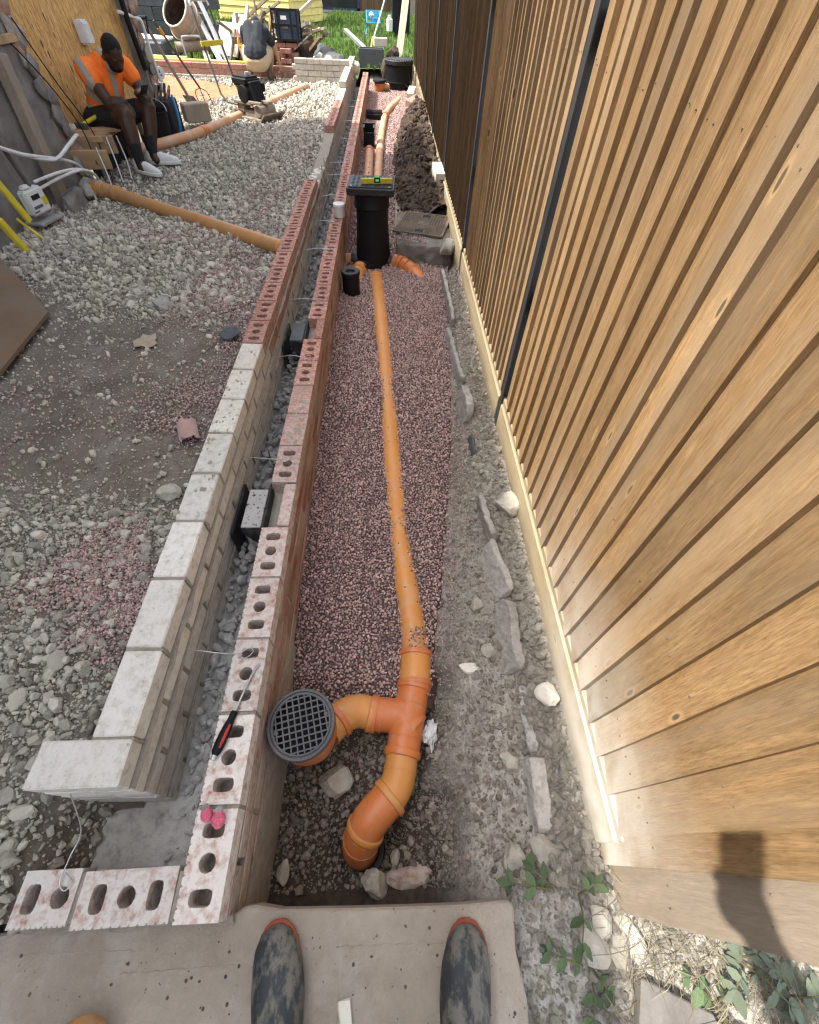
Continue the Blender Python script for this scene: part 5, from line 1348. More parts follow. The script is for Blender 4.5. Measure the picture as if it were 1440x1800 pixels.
# sheet of ply lying at the left edge
e = Matrix.Translation((0, 0, 0))
m = MB(); pz0 = .075; vs = [(-1.97, 1.94, .085), (-2.035, 2.60, .075), (-2.66, 3.27, .13), (-3.2, 2.5, .22), (-2.9, 1.6, .2)]
vs += [(a, b, c + .018) for a, b, c in vs]; m.add(vs, [(0, 1, 2, 3, 4)[::-1], (5, 6, 7, 8, 9)] + [(i, (i + 1) % 5, 5 + (i + 1) % 5, 5 + i) for i in range(5)])
m.build('plywood_sheet', 'ply', label='dirty brown plywood sheet lying on the stone at the left edge', cat='board')

# bench of offcuts
be = thing('bench', (-2.80, 5.7, .02), 'makeshift bench of timber offcuts under the seated worker', 'bench')
for (c, d, rz) in (((-2.80, 5.85, .345), (.26, 1.15, .045), 0.02),): m = MB(); m.box(c, d, rz=rz); m.build('seat_plank', 'timber', be, bevel=.004)
for (a, b, w, h) in (((-2.92, 5.26, .30), (-2.58, 5.34, .30), .045, .13), ((-2.94, 5.06, .235), (-2.60, 5.16, .225), .04, .14), ((-2.94, 5.34, .38), (-2.60, 5.58, .37), .10, .03)):
    m = MB(); m.bar(a, b, w, h); m.build('plank', 'timber', be, bevel=.004)
for (x_, y_) in ((-2.86, 5.42), (-2.70, 6.3), (-2.9, 6.35)):
    m = MB(); m.box((x_, y_, .17), (.05, .05, .31)); m.build('leg', 'greytimber', be)
m = MB(); m.box((-2.86, 5.8, .17), (.03, 1.0, .28)); m.build('dark_panel', 'darkcloth', be)  # dark sheet filling the black void under the seat
hm = thing('hammer', (-2.83, 5.44, .40), 'yellow-handled hammer lying on the bench behind the cables', 'hammer')
m = MB(); m.tube([(-2.86, 5.42, .415), (-2.80, 5.52, .44), (-2.72, 5.64, .475)], .016, 10); m.build('handle', 'yellow', hm, smooth=True)
m = MB(); m.bar((-2.92, 5.44, .41), (-2.80, 5.38, .41), .045, .045); m.build('head', 'darkmetal', hm, bevel=.008)
tr = thing('tape_roll', (-2.92, 5.33, .395), 'pale tape roll at the end of the bench plank', 'tape')
m = MB(); m.lathe([(.018, 0), (.038, 0), (.038, .03), (.018, .03), (.018, 0)], (-2.93, 5.36, .398), 20); m.build('roll', 'cream', tr)
# dark clutter right of the worker
bk = thing('bucket', (-2.72, 6.62, .03), 'black builder bucket standing behind the worker legs', 'bucket')
m = MB(); m.lathe([(0, 0), (.13, 0), (.165, .30), (.172, .30), (.172, .285), (.16, .285), (.126, .012), (0, .012)], (-2.66, 6.62, .04), 26); m.build('body', 'blackclean', bk, smooth=True)
m = MB(); m.tube([(-2.66 + .17 * math.cos(t), 6.62 + .06 * math.sin(t), .33 + .1 * math.sin(t)) for t in np.linspace(0, math.pi, 14)], .004, 6); m.build('handle', 'steel', bk, smooth=True)
tb = thing('tool_bag', (-2.66, 7.02, .04), 'black tool bag stuffed with tools against the house corner', 'bag')
m = MB(); m.box((-2.66, 7.05, .2), (.22, .36, .34)); m = blob(m, .02, 6); m.build('body', 'darkcloth', tb, smooth=True)
for k in range(7): m = MB(); a = Vector((-2.66 + jit(.08), 7.05 + jit(.14), .33)); m.tube([a, a + Vector((jit(.1) + .05, jit(.1), .10 + random.random() * .12))], .010 + random.random() * .006, 8); m.build('tool', random.choice(['steel', 'blackclean', 'whitecable', 'darkmetal']), tb, smooth=True)
m = MB(); m.tube(spline([(-2.50, 6.95, .42), (-2.46, 6.86, .30), (-2.46, 6.82, .16), (-2.49, 6.83, .05)], 6), .014, 10); m.build('water_hose', 'hose', label='short blue waterpipe hanging right of the worker', cat='hose', smooth=True)
m = MB(); m.bar((-2.56, 7.35, .20), (-2.30, 7.52, .20), .16, .18); m.build('timber_block', 'greytimber', label='dark timber block on the ground beside the shovel', cat='timber', bevel=.01)
# shovel and fork leaning at the corner
sh = thing('shovel', (-2.60, 8.0, .03), 'long-handled shovel leaning on the house corner with its blade on the stone', 'shovel')
a, b = Vector((-2.88, 7.78, .93)), Vector((-2.645, 7.93, .28))
m = MB(); m.tube([a, a.lerp(b, .5), b], [.017, .019, .019], 10); m.build('shaft', 'greytimber', sh, smooth=True)
m = MB(); m.tube([a + Vector((-.06, .03, .02)), a + Vector((.06, -.03, .03))], .016, 8); m.tube([a + Vector((-.055, .03, .02)), a - Vector((-.02, -.01, .1))], .008, 8); m.tube([a + Vector((.055, -.03, .03)), a - Vector((-.02, -.01, .1))], .008, 8); m.build('grip', 'blackclean', sh, smooth=True)
m = MB(); d = (b - a).normalized(); s_ = Vector((.80, -.25, .0)).normalized(); 
vs = [b - s_ * .08, b + s_ * .08, b + d * .17 + s_ * .10 + Vector((.03, 0, 0)), b + d * .30 + s_ * .085, b + d * .31 - s_ * .085, b + d * .17 - s_ * .10 + Vector((.03, 0, 0))]
nn = d.cross(s_).normalized() * .005; vs = [v + nn for v in vs] + [v - nn for v in vs]
m.add(vs, [(0, 1, 2, 3, 4, 5), (11, 10, 9, 8, 7, 6)] + [(i, (i + 1) % 6, 6 + (i + 1) % 6, 6 + i) for i in range(6)]); m.build('blade', 'machine', sh)
fk = thing('garden_fork', (-2.7, 8.1, .05), 'thin tool with an orange collar leaning beside the shovel', 'fork')
a, b = Vector((-2.80, 7.9, .93)), Vector((-2.52, 8.12, .33))
m = MB(); m.tube([a, b], .013, 8); m.build('shaft', 'darkmetal', fk, smooth=True)
m = MB(); m.tube([a.lerp(b, .10), a.lerp(b, .2)], .02, 10); m.build('collar', 'bucketor', fk, smooth=True)
for k in (-1, 0, 1): m = MB(); m.tube(spline([b, b + Vector((k * .08, .02, -.05)), b + Vector((k * .09 + .04, .03, -.22))], 5), .006, 6); m.build('tine', 'darkmetal', fk, smooth=True)

# ================================================================ people
def band(mb, cond, off=.004):
    """patch of a skin pushed out a little, for trims on clothing"""
    V = [Vector(p) for p in mb.v]; nr = [Vector((0, 0, 0)) for _ in V]
    for f in mb.f:
        n = (V[f[1]] - V[f[0]]).cross(V[f[2]] - V[f[0]])
        for i in f: nr[i] += n
    F = [f for f in mb.f if cond(sum((V[i] for i in f), Vector()) / len(f))]
    ids = sorted({i for f in F for i in f}); mp = {j: k for k, j in enumerate(ids)}
    r = MB(); r.v = [tuple(V[i] + nr[i].normalized() * off) for i in ids]; r.f = [tuple(mp[i] for i in f) for f in F]
    return r
def hand(mb, w, d, up_, s=1.0, curl=.5, thumb=1):
    """palm and five fingers growing from the wrist w along d"""
    d = Vector(d).normalized(); u = Vector(up_); sd_ = d.cross(u).normalized(); u = sd_.cross(d)
    p = Vector(w) + d * .045 * s
    for k in (-1.2, -.4, .4, 1.2): mb.cap(Vector(w) + sd_ * k * .012 * s, p + sd_ * k * .020 * s + d * .02 * s, .013 * s, .012 * s, 8)
    for k, L_ in zip((-1.5, -.5, .5, 1.5), (.062, .074, .080, .070)):
        a = p + sd_ * k * .018 * s + d * .032 * s; b = a + (d * math.cos(curl) - u * math.sin(curl)) * L_ * .5 * s; c = b + (d * math.cos(curl * 2.2) - u * math.sin(curl * 2.2)) * L_ * .5 * s
        mb.cap(a, b, .0095 * s, .0088 * s, 8); mb.cap(b, c, .0088 * s, .0075 * s, 8)
    a = Vector(w) + sd_ * thumb * .026 * s + d * .02 * s; b = a + (d * .7 + sd_ * thumb * .6 - u * .2) * .035 * s; c = b + (d * .95 + sd_ * thumb * .1 - u * .3) * .032 * s
    mb.cap(a, b, .0125 * s, .011 * s, 8); mb.cap(b, c, .011 * s, .009 * s, 8)
def V3(*a): return Vector(a)

# ---- seated worker in the orange vest
f = V3(.70, -.714, 0); l = V3(.714, .70, 0)
hip = V3(-2.78, 5.78, .40); sc_ = V3(-2.60, 5.755, .765); nk = V3(-2.52, 5.69, .815); hdc = V3(-2.435, 5.635, .880)
hN, hF = hip - l * .095, hip + l * .095
kN, kF = V3(-2.45, 5.47, .490), V3(-2.36, 5.82, .500)
aN, aF = V3(-2.43, 5.39, .165), V3(-2.41, 5.70, .165)
sN, sF = sc_ - l * .185, sc_ + l * .175
eN, eF = V3(-2.56, 5.49, .560), V3(-2.37, 5.84, .59)
wN, wF = V3(-2.43, 5.50, .580), V3(-2.345, 5.65, .610)
wk = thing('person', (-2.6, 5.7, .05), 'person in orange reflective top and black shorts sitting on a bench holding a phone', 'person')
m = MB()
m.cap(hip, hip.lerp(sc_, .5), .13, .135); m.cap(hip.lerp(sc_, .5), sc_, .135, .118); m.cap(sN, sF, .065, .065); m.cap(sc_, nk, .075, .058); m.cap(nk, hdc, .056, .06)
Mh = Matrix.Rotation(math.atan2(f.y, f.x), 3, 'Z') @ Matrix.Rotation(R(46), 3, 'Y')
m.ell(hdc, (.093, .074, .112), Mh); m.ell(hdc + Mh @ V3(.035, 0, -.052), (.062, .056, .062), Mh)
m.cap(hdc + Mh @ V3(.09, 0, .006), hdc + Mh @ V3(.108, 0, -.022), .012, .017, 8); m.cap(hdc + Mh @ V3(.088, -.022, -.055), hdc + Mh @ V3(.088, .022, -.055), .012, .012, 8)
for q in (-1, 1): m.ell(hdc + Mh @ V3(-.005, q * .076, -.01), (.018, .012, .03), Mh, 10); m.ell(hdc + Mh @ V3(.082, q * .03, .018), (.014, .016, .010), Mh, 8)
for h_, k_, a_ in ((hN, kN, aN), (hF, kF, aF)):
    m.cap(h_, k_, .10, .074); m.cap(k_, k_.lerp(a_, .35), .072, .070); m.cap(k_.lerp(a_, .35), a_, .070, .042); m.cap(a_, a_ + V3(.03, -.04, -.05), .04, .035)
for s_, e_, w_ in ((sN, eN, wN), (sF, eF, wF)):
    m.cap(s_, e_, .060, .050); m.cap(e_, e_.lerp(w_, .4), .050, .048); m.cap(e_.lerp(w_, .4), w_, .048, .031)
hand(m, wN, V3(.06, .02, -.11), V3(.8, -.3, .5), 1.05, .45, 1)
hand(m, wF, V3(.10, -.05, .02), V3(0, -.2, 1), 1.05, .7, -1)
m = blob(m, .0065, 4); m.build('body', 'skindark', wk, smooth=True)
m = MB()
m.cap(hip + V3(0, 0, .0), hip.lerp(sc_, .45), .155, .160); m.cap(hip.lerp(sc_, .45), sc_ - V3(0, 0, .01), .160, .132); m.cap(sN, sF, .080, .080)
for s_, e_ in ((sN, eN), (sF, eF)): m.cap(s_, s_.lerp(e_, .34), .080, .084)
m.cap(sc_, nk - V3(0, 0, .02), .09, .068)
ax = (sc_ - hip).normalized()
shirt = blob(m, .008, 5); cutz = hip.z - .03
so = MB(); so.v = shirt.v; so.f = [q for q in shirt.f if min(shirt.v[i][2] for i in q) > cutz]; shirt = so
st = shirt.build('hiviz_top', 'hiviz', wk, smooth=True)
sv = MB(); sv.v = [tuple(Vector(p) + WL[wk.name]) for p in shirt.v]; sv.f = shirt.f
def tband(t0, t1): return lambda c: t0 < (c - hip).dot(ax) < t1 and abs((c - (hip + ax * (c - hip).dot(ax))).dot(l)) < .20 and not ((c - sN.lerp(eN, .35)).length < .10 or (c - sF.lerp(eF, .35)).length < .10)
for b0, b1 in ((.065, .110), (.165, .215)): band(sv, tband(b0, b1)).build('reflective_band', 'reflect', st, smooth=True)
for q in (-.11, .10): band(sv, lambda c: (c - hip).dot(ax) > .215 and abs((c - hip).dot(l) - q) < .024).build('reflective_brace', 'reflect', st, smooth=True)
m = MB(); m.cap(hip, hip + V3(0, 0, .02), .138, .13)
for h_, k_ in ((hN, kN), (hF, kF)): m.cap(h_, h_.lerp(k_, .72), .112, .088)
m = blob(m, .009, 4); m.build('shorts', 'darkcloth', wk, smooth=True)
m = MB(); m.ell(hdc + Mh @ V3(-.012, 0, .016), (.090, .079, .108), Mh); mm = blob(m, .007, 2)
so = MB(); so.v = mm.v; MhI = Mh.inverted()
so.f = [q for q in mm.f if (lambda c: c.z > .0 - .35 * c.x + .005 and not (c.x > .045 and c.z < .062))(MhI @ (sum((Vector(mm.v[i]) for i in q), Vector()) / len(q) - hdc))]
so.build('hair', 'hair', wk, smooth=True)
m = MB(); m.ell(hdc + Mh @ V3(.038, 0, -.072), (.064, .062, .050), Mh); m.cap(hdc + Mh @ V3(.03, -.06, -.03), hdc + Mh @ V3(.05, -.03, -.09), .02, .03, 8); m.cap(hdc + Mh @ V3(.03, .06, -.03), hdc + Mh @ V3(.05, .03, -.09), .02, .03, 8); m = blob(m, .007, 3); m.build('beard', 'hair', wk, smooth=True)
def trainer(an, td, parent, mtl='shoe', sole='white', sock='darkcloth', s=1.0, k=1.0):
    td = Vector(td).normalized() * k; sd_ = V3(-td.y, td.x, 0); g = an.z - .135 * s + .055
    m = MB(); o_ = V3(an.x, an.y, g)
    m.cap(o_ - td * .045 + V3(0, 0, .045), o_ - td * .03 + V3(0, 0, .075), .042, .044); m.cap(o_ - td * .04 + V3(0, 0, .035), o_ + td * .10 + V3(0, 0, .035), .042, .043); m.cap(o_ + td * .05 + V3(0, 0, .05), o_ + td * .15 + V3(0, 0, .025), .040, .036); m.cap(o_ + td * .10 + sd_ * .012 + V3(0, 0, .028), o_ + td * .175 + V3(0, 0, .022), .038, .032)
    m = blob(m, .006, 4); m.v = [(a, b, max(c, g + .012)) for a, b, c in m.v]; sh_ = m.build('shoe', mtl, parent, smooth=True)
    m = MB(); pl2 = []
    for t in np.linspace(0, 2 * math.pi, 26)[:-1]:
        u_ = math.cos(t); w_ = math.sin(t); pl2.append((o_ + td * (.062 + .150 * u_) + sd_ * (w_ * (.047 + .006 * u_))).to_2d())
    m.prism([tuple(q) for q in pl2], g - .006, g + .022); m.build('sole', sole, sh_, bevel=.004)
    m = MB(); m.tube([an + V3(0, 0, .14), an + V3(0, 0, .05), an - V3(0, 0, .03), an - V3(0, 0, .075)], [.054, .050, .046, .044], 16); m.build('sock', sock, parent, smooth=True)
trainer(aN, (.25, -.15, 0), wk, k=1.2); trainer(aF, (.25, .02, 0), wk, k=1.2)
m = MB(); m.box((-2.265, 5.605, .628), (.012, .075, .15), rz=R(-30), ry=R(40)); m.build('phone', 'screen', label='dark phone held by the seated worker', cat='phone', bevel=.004)

# ---- crouching worker in the dark T-shirt
cw_ = thing('person', (-2.28, 10.9, .06), 'person in dark T-shirt and khaki shorts crouching by the low red wall', 'person')
hip = V3(-2.27, 10.84, .345); sc_ = V3(-2.275, 11.08, .66); nk = V3(-2.27, 11.18, .68); hdc = V3(-2.265, 11.27, .70)
m = MB(); m.cap(hip, hip.lerp(sc_, .5), .14, .13); m.cap(hip.lerp(sc_, .5), sc_, .13, .115); m.cap(sc_ - V3(.17, 0, .01), sc_ + V3(.17, 0, -.01), .065, .065); m.cap(sc_, nk, .07, .06); m.cap(nk, hdc, .055, .06); m.ell(hdc, (.075, .10, .10))
m.cap(hdc + V3(0, .09, -.03), hdc + V3(0, .105, -.05), .014, .014, 8)
for q in (-1, 1): m.ell(hdc + V3(q * .076, 0, -.01), (.012, .018, .03), None, 8)
L_ = [(V3(-2.37, 10.86, .34), V3(-2.50, 11.20, .43), V3(-2.44, 10.97, .16)), (V3(-2.17, 10.86, .34), V3(-2.06, 11.20, .45), V3(-2.10, 11.0, .16))]
for a, b, c in L_: m.cap(a, b, .10, .065); m.cap(b, b.lerp(c, .4), .062, .06); m.cap(b.lerp(c, .4), c, .06, .04); m.cap(c, c + V3(0, .06, -.06), .045, .04)
A_ = [(sc_ + V3(.18, 0, -.01), V3(-1.975, 11.12, .46), V3(-1.93, 11.10, .275)), (sc_ + V3(-.18, 0, -.01), V3(-2.50, 11.24, .45), V3(-2.34, 11.36, .34))]
for a, b, c in A_: m.cap(a, b, .054, .044); m.cap(b, c, .043, .028)
hand(m, A_[0][2], V3(.02, .02, -.1), V3(1, 0, 0), 1.05, .8, 1); hand(m, A_[1][2], V3(.1, .05, -.06), V3(0, 0, 1), 1.05, .7, 1)
m = blob(m, .008, 4); m.build('body', 'skinlight', cw_, smooth=True)
m = MB(); m.cap(hip + V3(-.04, .02, .05), hip.lerp(sc_, .5), .165, .16); m.cap(hip + V3(.04, .02, .05), hip.lerp(sc_, .5), .165, .16); m.cap(hip.lerp(sc_, .5) - V3(.04, 0, 0), sc_ - V3(.07, 0, 0), .155, .128); m.cap(hip.lerp(sc_, .5) + V3(.04, 0, 0), sc_ + V3(.07, 0, 0), .155, .128); m.cap(sc_ - V3(.17, 0, .01), sc_ + V3(.17, 0, -.01), .078, .078)
for a, b, c in A_: m.cap(a, a.lerp(b, .62), .072, .070)
m = blob(m, .01, 5); so = MB(); so.v = m.v; so.f = [q for q in m.f if min(m.v[i][2] for i in q) > .345]; so.build('tshirt', 'navycloth', cw_, smooth=True)
m = MB(); m.cap(hip - V3(.07, .0, .02), hip + V3(.07, 0, -.02), .142, .142)
for a, b, c in L_: m.cap(a, a.lerp(b, .85), .13, .088)
m = blob(m, .01, 5); m.build('shorts', 'khaki', cw_, smooth=True)
m = MB(); m.ell(hdc + V3(0, -.008, .012), (.081, .102, .104)); m = blob(m, .01, 2); so = MB(); so.v = m.v; so.f = [q for q in m.f if sum(m.v[i][2] for i in q) / len(q) > hdc.z - .02 and sum(m.v[i][1] for i in q) / len(q) < hdc.y + .06]; so.build('hair', 'hair', cw_, smooth=True)
for (a, b, c), td in zip(L_, ((-.15, 1, 0), (.2, 1, 0))): trainer(c - V3(0, .02, .01), td, cw_, 'leather', 'leather', 'leather', 1.0)
tw_ = thing('trowel', (-1.92, 11.13, .16), 'small trowel in the hand of the crouching worker', 'trowel')
m = MB(); m.tube([(-1.925, 11.12, .235), (-1.92, 11.14, .19)], .014, 8); m.build('handle', 'leaf', tw_, smooth=True)
m = MB(); m.prism([(-.0, .12), (.045, .02), (.03, 0), (-.03, 0), (-.045, .02)], 0, .004, Matrix.Translation((-1.92, 11.14, .17)) @ Matrix.Rotation(R(-10), 4, 'X')); m.build('blade', 'steel', tw_)

# ---- the person taking the picture: boots in view, the rest behind the lens
pg = thing('person', (-.05, -.38, 0), 'person standing on the slab in muddy black rubber boots with red soles', 'person')
m = MB(); hp = V3(-.05, -.60, .92); sc_ = V3(-.03, -.52, 1.38); hdc = V3(-.01, -.42, 1.61)
m.cap(hp, hp.lerp(sc_, .5), .15, .145); m.cap(hp.lerp(sc_, .5), sc_, .145, .125); m.cap(sc_ - V3(.17, 0, 0), sc_ + V3(.17, 0, 0), .07, .07); m.cap(sc_, hdc - V3(0, .02, .08), .07, .06); m.ell(hdc, (.078, .10, .12), Matrix.Rotation(R(-25), 3, 'X')); m.cap(hdc + V3(0, .09, -.03), hdc + V3(0, .10, -.05), .013, .016, 8)
LG = [(V3(-.15, -.59, .88), V3(-.21, -.50, .48), V3(-.230, -.415, .12)), (V3(.05, -.59, .88), V3(.11, -.52, .48), V3(.148, -.435, .12))]
for a, b, c in LG: m.cap(a, b, .10, .066); m.cap(b, c, .064, .045)
AR = [(sc_ + V3(-.18, 0, 0), V3(-.25, -.60, 1.12), V3(-.26, -.56, .88)), (sc_ + V3(.18, 0, 0), V3(.20, -.42, 1.12), V3(.075, -.155, 1.325))]
for a, b, c in AR: m.cap(a, b, .058, .048); m.cap(b, c, .047, .03)
hand(m, AR[0][2], V3(0, .02, -.1), V3(-1, 0, 0), .95, .5, 1); hand(m, AR[1][2], V3(-.02, .05, .03), V3(0, -.5, .8), .95, .9, -1)
m = blob(m, .010, 4); m.build('body', 'skinlight', pg, smooth=True)
m = MB(); m.cap(hp + V3(0, 0, -.02), hp.lerp(sc_, .5), .165, .16); m.cap(hp.lerp(sc_, .5), sc_, .16, .14); m.cap(sc_ - V3(.17, 0, 0), sc_ + V3(.17, 0, 0), .085, .085)
for a, b, c in AR: m.cap(a, b, .075, .066); m.cap(b, b.lerp(c, .8), .064, .046)
m = blob(m, .015, 4); m.build('jacket', 'darkcloth', pg, smooth=True)
m = MB(); m.cap(hp - V3(.05, 0, 0), hp + V3(.05, 0, 0), .16, .16)
for a, b, c in LG: m.cap(a, b, .115, .085); m.cap(b, b.lerp(c, .5), .083, .075)
m = blob(m, .015, 4); m.build('trousers', 'darkcloth', pg, smooth=True)
def welly(toe, heel, shaft_top, parent, side):
    toe, heel = Vector(toe), Vector(heel); d = (heel - toe); L_ = d.length; d.normalize(); s_ = V3(d.y, -d.x, 0) * -1
    # cross sections from toe to heel: (t, half width, height of the upper, lateral offset)
    S = [(0.0, .014, .030, 0), (.012, .034, .046, 0), (.035, .0485, .060, 0), (.07, .0565, .070, .002), (.11, .0585, .078, .003), (.15, .056, .088, .003), (.19, .051, .107, .001), (.225, .0475, .125, 0), (.26, .043, .13, 0), (.285, .037, .13, 0), (.30, .022, .12, 0)]
    n = 16; vs = []; fs = []
    for t, w, h, of in S:
        for k in range(n):
            a = math.pi * k / (n - 1); ca, sa = math.cos(a), math.sin(a)
            x_ = math.copysign(abs(ca) ** .75, ca) * w; z_ = .012 + (abs(sa) ** .85) * (h - .012)
            vs.append(toe + d * t + s_ * (x_ + of * side) + V3(0, 0, z_))
    m_ = len(S)
    fs = [(i * n + k, i * n + k + 1, (i + 1) * n + k + 1, (i + 1) * n + k) for i in range(m_ - 1) for k in range(n - 1)] + [tuple(range(n))[::-1], tuple((m_ - 1) * n + k for k in range(n))] + [(i * n, (i + 1) * n, (i + 1) * n + n - 1, i * n + n - 1) for i in range(m_ - 1)]
    m = MB(); m.add(vs, fs)
    ac = toe + d * .235
    m.tube([ac + V3(0, 0, .05), ac + V3(0, 0, .13), ac.lerp(Vector(shaft_top), .5) + V3(0, 0, .05), Vector(shaft_top)], [.042, .052, .060, .068], 20)
    m = blob(m, .0055, 6); bt = m.build('boot', 'welly', parent, smooth=True)
    po = []
    pr = [(-.008, 0), (-.006, .024), (.012, .043), (.035, .0535), (.07, .0605), (.11, .0620), (.15, .0585), (.19, .052), (.23, .0485), (.26, .0455), (.285, .041), (.302, .026), (.308, 0)]
    po = [(toe + d * t + s_ * (w - .005)).to_2d() for t, w in pr] + [(toe + d * t - s_ * (w - .007)).to_2d() for t, w in pr[::-1][1:-1]]
    m = MB(); m.prism([tuple(q) for q in po], .0015, .017); m.build('sole', 'redsole', bt, bevel=.003)
welly((-.273, -.132, 0), (-.222, -.43, 0), (-.225, -.45, .36), pg, 1)
welly((.187, -.146, 0), (.145, -.44, 0), (.135, -.47, .36), pg, -1)
# phone held at the lens (it throws the shadow on the fence)
c = Vector((0, 0, 1.45)) - fw * .014 - up * .072 + rt * .020
m = MB(); m.box((0, 0, 0), (.074, .152, .008)); M_ = Matrix.Translation(c) @ rot.to_4x4(); m.v = [tuple(M_ @ Vector(q)) for q in m.v]; m.build('phone', 'screen', label='phone held up by the person on the slab', cat='phone', bevel=.002)
# offcut and splinter on the slab
m = MB(); m.tube([(-.655, -.262, .050), (-.652, -.272, .052), (-.64, -.40, .06), (-.63, -.6, .07)], [.028, .048, .050, .050], 24); m.build('pipe_offcut', 'dullochre', label='rounded orange-brown pipe offcut poking in at the bottom left', cat='pipe', smooth=True)
m = MB(); m.bar((-.108, -.262, .006), (-.075, -.42, .008), .020, .011); m.v[0] = tuple(Vector(m.v[0]) + V3(.007, 0, 0)); m.v[2] = tuple(Vector(m.v[2]) + V3(.007, -.004, 0)); m.v[1] = tuple(Vector(m.v[1]) + V3(-.004, -.006, 0)); m.build('timber_splinter', 'cream', label='pale timber splinter lying between the boots', cat='timber', bevel=.001)
# ================================================================ plate compactor
pc = thing('plate_compactor', (-1.76, 7.95, .05), 'petrol plate compactor with a folding handle standing on the sunlit stone', 'compactor')
Mx = Matrix.Translation((-1.76, 7.95, .07)) @ Matrix.Rotation(R(-34), 4, 'Z') @ Matrix.Scale(1.12, 4)
m = MB(); prof = [(-.27, .06), (-.22, .012), (.20, .012), (.27, .075), (.262, .088), (.195, .028), (-.215, .028), (-.262, .072)]
vs = [(x_, s * .18, z_) for s in (-1, 1) for x_, z_ in prof]; n = len(prof)
m.add(vs, [tuple(range(n))[::-1], tuple(range(n, 2 * n))] + [(i, (i + 1) % n, n + (i + 1) % n, n + i) for i in range(n)], Mx); m.build('base_plate', 'machine', pc)
m = MB(); m.tube([Mx @ V3(.12, -.13, .09), Mx @ V3(.12, .13, .09)], .062, 18); m.box((.13, 0, .165), (.20, .06, .03), Mx); m.bar(Mx @ V3(.02, -.14, .165), Mx @ V3(.24, -.16, .175), .03, .03); m.box((.02, .0, .055), (.3, .2, .06), Mx); m.build('exciter', 'machine', pc, bevel=.006)
m = MB(); m.box((-.10, 0, .15), (.30, .26, .03), Mx); m.box((-.17, -.05, .10), (.1, .12, .08), Mx); m.build('engine_deck', 'machine', pc, bevel=.006)
m = MB(); m.box((-.09, .0, .225), (.20, .20, .14), Mx); en = m.build('engine_block', 'darkmetal', pc, bevel=.02, seg=2)
m = MB(); m.box((-.12, .0, .325), (.25, .23, .085), Mx); m.build('fuel_tank', 'blackclean', en, bevel=.025, seg=3)
m = MB(); m.tube([Mx @ V3(-.10, .02, .365), Mx @ V3(-.10, .02, .395)], .03, 14); m.build('filler_cap', 'steel', en, smooth=True)
m = MB(); M_ = Mx @ Matrix.Translation((-.07, -.102, .22)) @ Matrix.Rotation(R(90), 4, 'X'); m.lathe([(0, .03), (.035, .035), (.075, .03), (.085, .012), (.085, -.01)], (0, 0, 0), 22); m.v = [tuple(M_ @ Vector(q)) for q in m.v]; m.build('recoil_starter', 'blackclean', en, smooth=True)
m = MB(); m.box((.06, -.02, .24), (.05, .16, .2), Mx, ry=R(-18)); m.build('belt_guard', 'blackclean', pc, bevel=.012)
m = MB(); m.box((-.02, .125, .27), (.12, .05, .08), Mx); m.build('air_filter', 'blackclean', en, bevel=.012)
for s in (-1, 1):
    m = MB(); y_ = s * .14
    m.tube([Mx @ V3(-.17, y_, .125), Mx @ V3(-.34, y_, .13), Mx @ V3(-.43, y_, .19), Mx @ V3(-.62, y_ * .95 + .05, .62)] + ([Mx @ V3(-.72, y_ * .9 + .09, .86)]), .0135, 9); m.build('handle_bar', 'darkmetal', pc, smooth=True)
m = MB(); m.tube(spline([Mx @ V3(-.72, -.126 + .09, .86), Mx @ V3(-.745, -.10 + .09, .90), Mx @ V3(-.745, .10 + .09, .90), Mx @ V3(-.72, .126 + .09, .86)], 4), .014, 8); m.build('handle_grip', 'steel', pc, smooth=True)
m = MB(); m.bar(Mx @ V3(-.60, -.12, .585), Mx @ V3(-.60, .20, .585), .03, .05); m.build('cross_plate', 'yellow', pc, bevel=.003)

# ================================================================ cement mixer
mx_ = thing('cement_mixer', (-3.7, 12.3, .0), 'cement mixer with a dusty tilted drum behind the low red wall', 'cement mixer')
mc = V3(-3.86, 12.12, .80); ax = V3(-.30, -.62, .55).normalized()
Mq = Matrix.Translation(mc) @ ax.to_track_quat('Z', 'Y').to_matrix().to_4x4()
m = MB(); m.lathe([(.0, -.55), (.16, -.54), (.24, -.46), (.30, -.30), (.315, -.22), (.26, -.02), (.255, 0), (.245, 0), (.30, -.22), (.285, -.3), (.22, -.45), (0, -.5)], (0, 0, 0), 32); m.v = [tuple(Mq @ Vector(q)) for q in m.v]; dr = m.build('drum', 'mixer', mx_, smooth=True)
m = MB(); m.lathe([(.252, -.012), (.264, -.008), (.268, .004), (.260, .012), (.246, .008), (.244, -.006)], (0, 0, 0), 32); m.v = [tuple(Mq @ Vector(q)) for q in m.v]; m.build('rim', 'cream', dr, smooth=True)
m = MB(); m.lathe([(.302, -.23), (.325, -.225), (.325, -.20), (.30, -.195)], (0, 0, 0), 32); m.v = [tuple(Mq @ Vector(q)) for q in m.v]; m.build('seam', 'mixer', dr, smooth=True)
m = MB(); m.lathe([(.240, -.03), (.293, -.22), (.275, -.3), (.21, -.44), (0, -.48)], (0, 0, 0), 32); m.v = [tuple(Mq @ Vector(q)) for q in m.v]; m.build('drum_shade', 'heap', dr, smooth=True)  # dark inner shell painting the shade inside the drum mouth
m = MB(); m.bar(Mq @ V3(.19, 0, -.05), Mq @ V3(.12, .12, -.4), .02, .07); m.build('paddle', 'mixer', dr)
m = MB(); m.tube([(-3.98, 12.0, .33), (-3.42, 12.25, .36)], .075, 14); m.build('motor_housing', 'mixer', mx_, smooth=True)
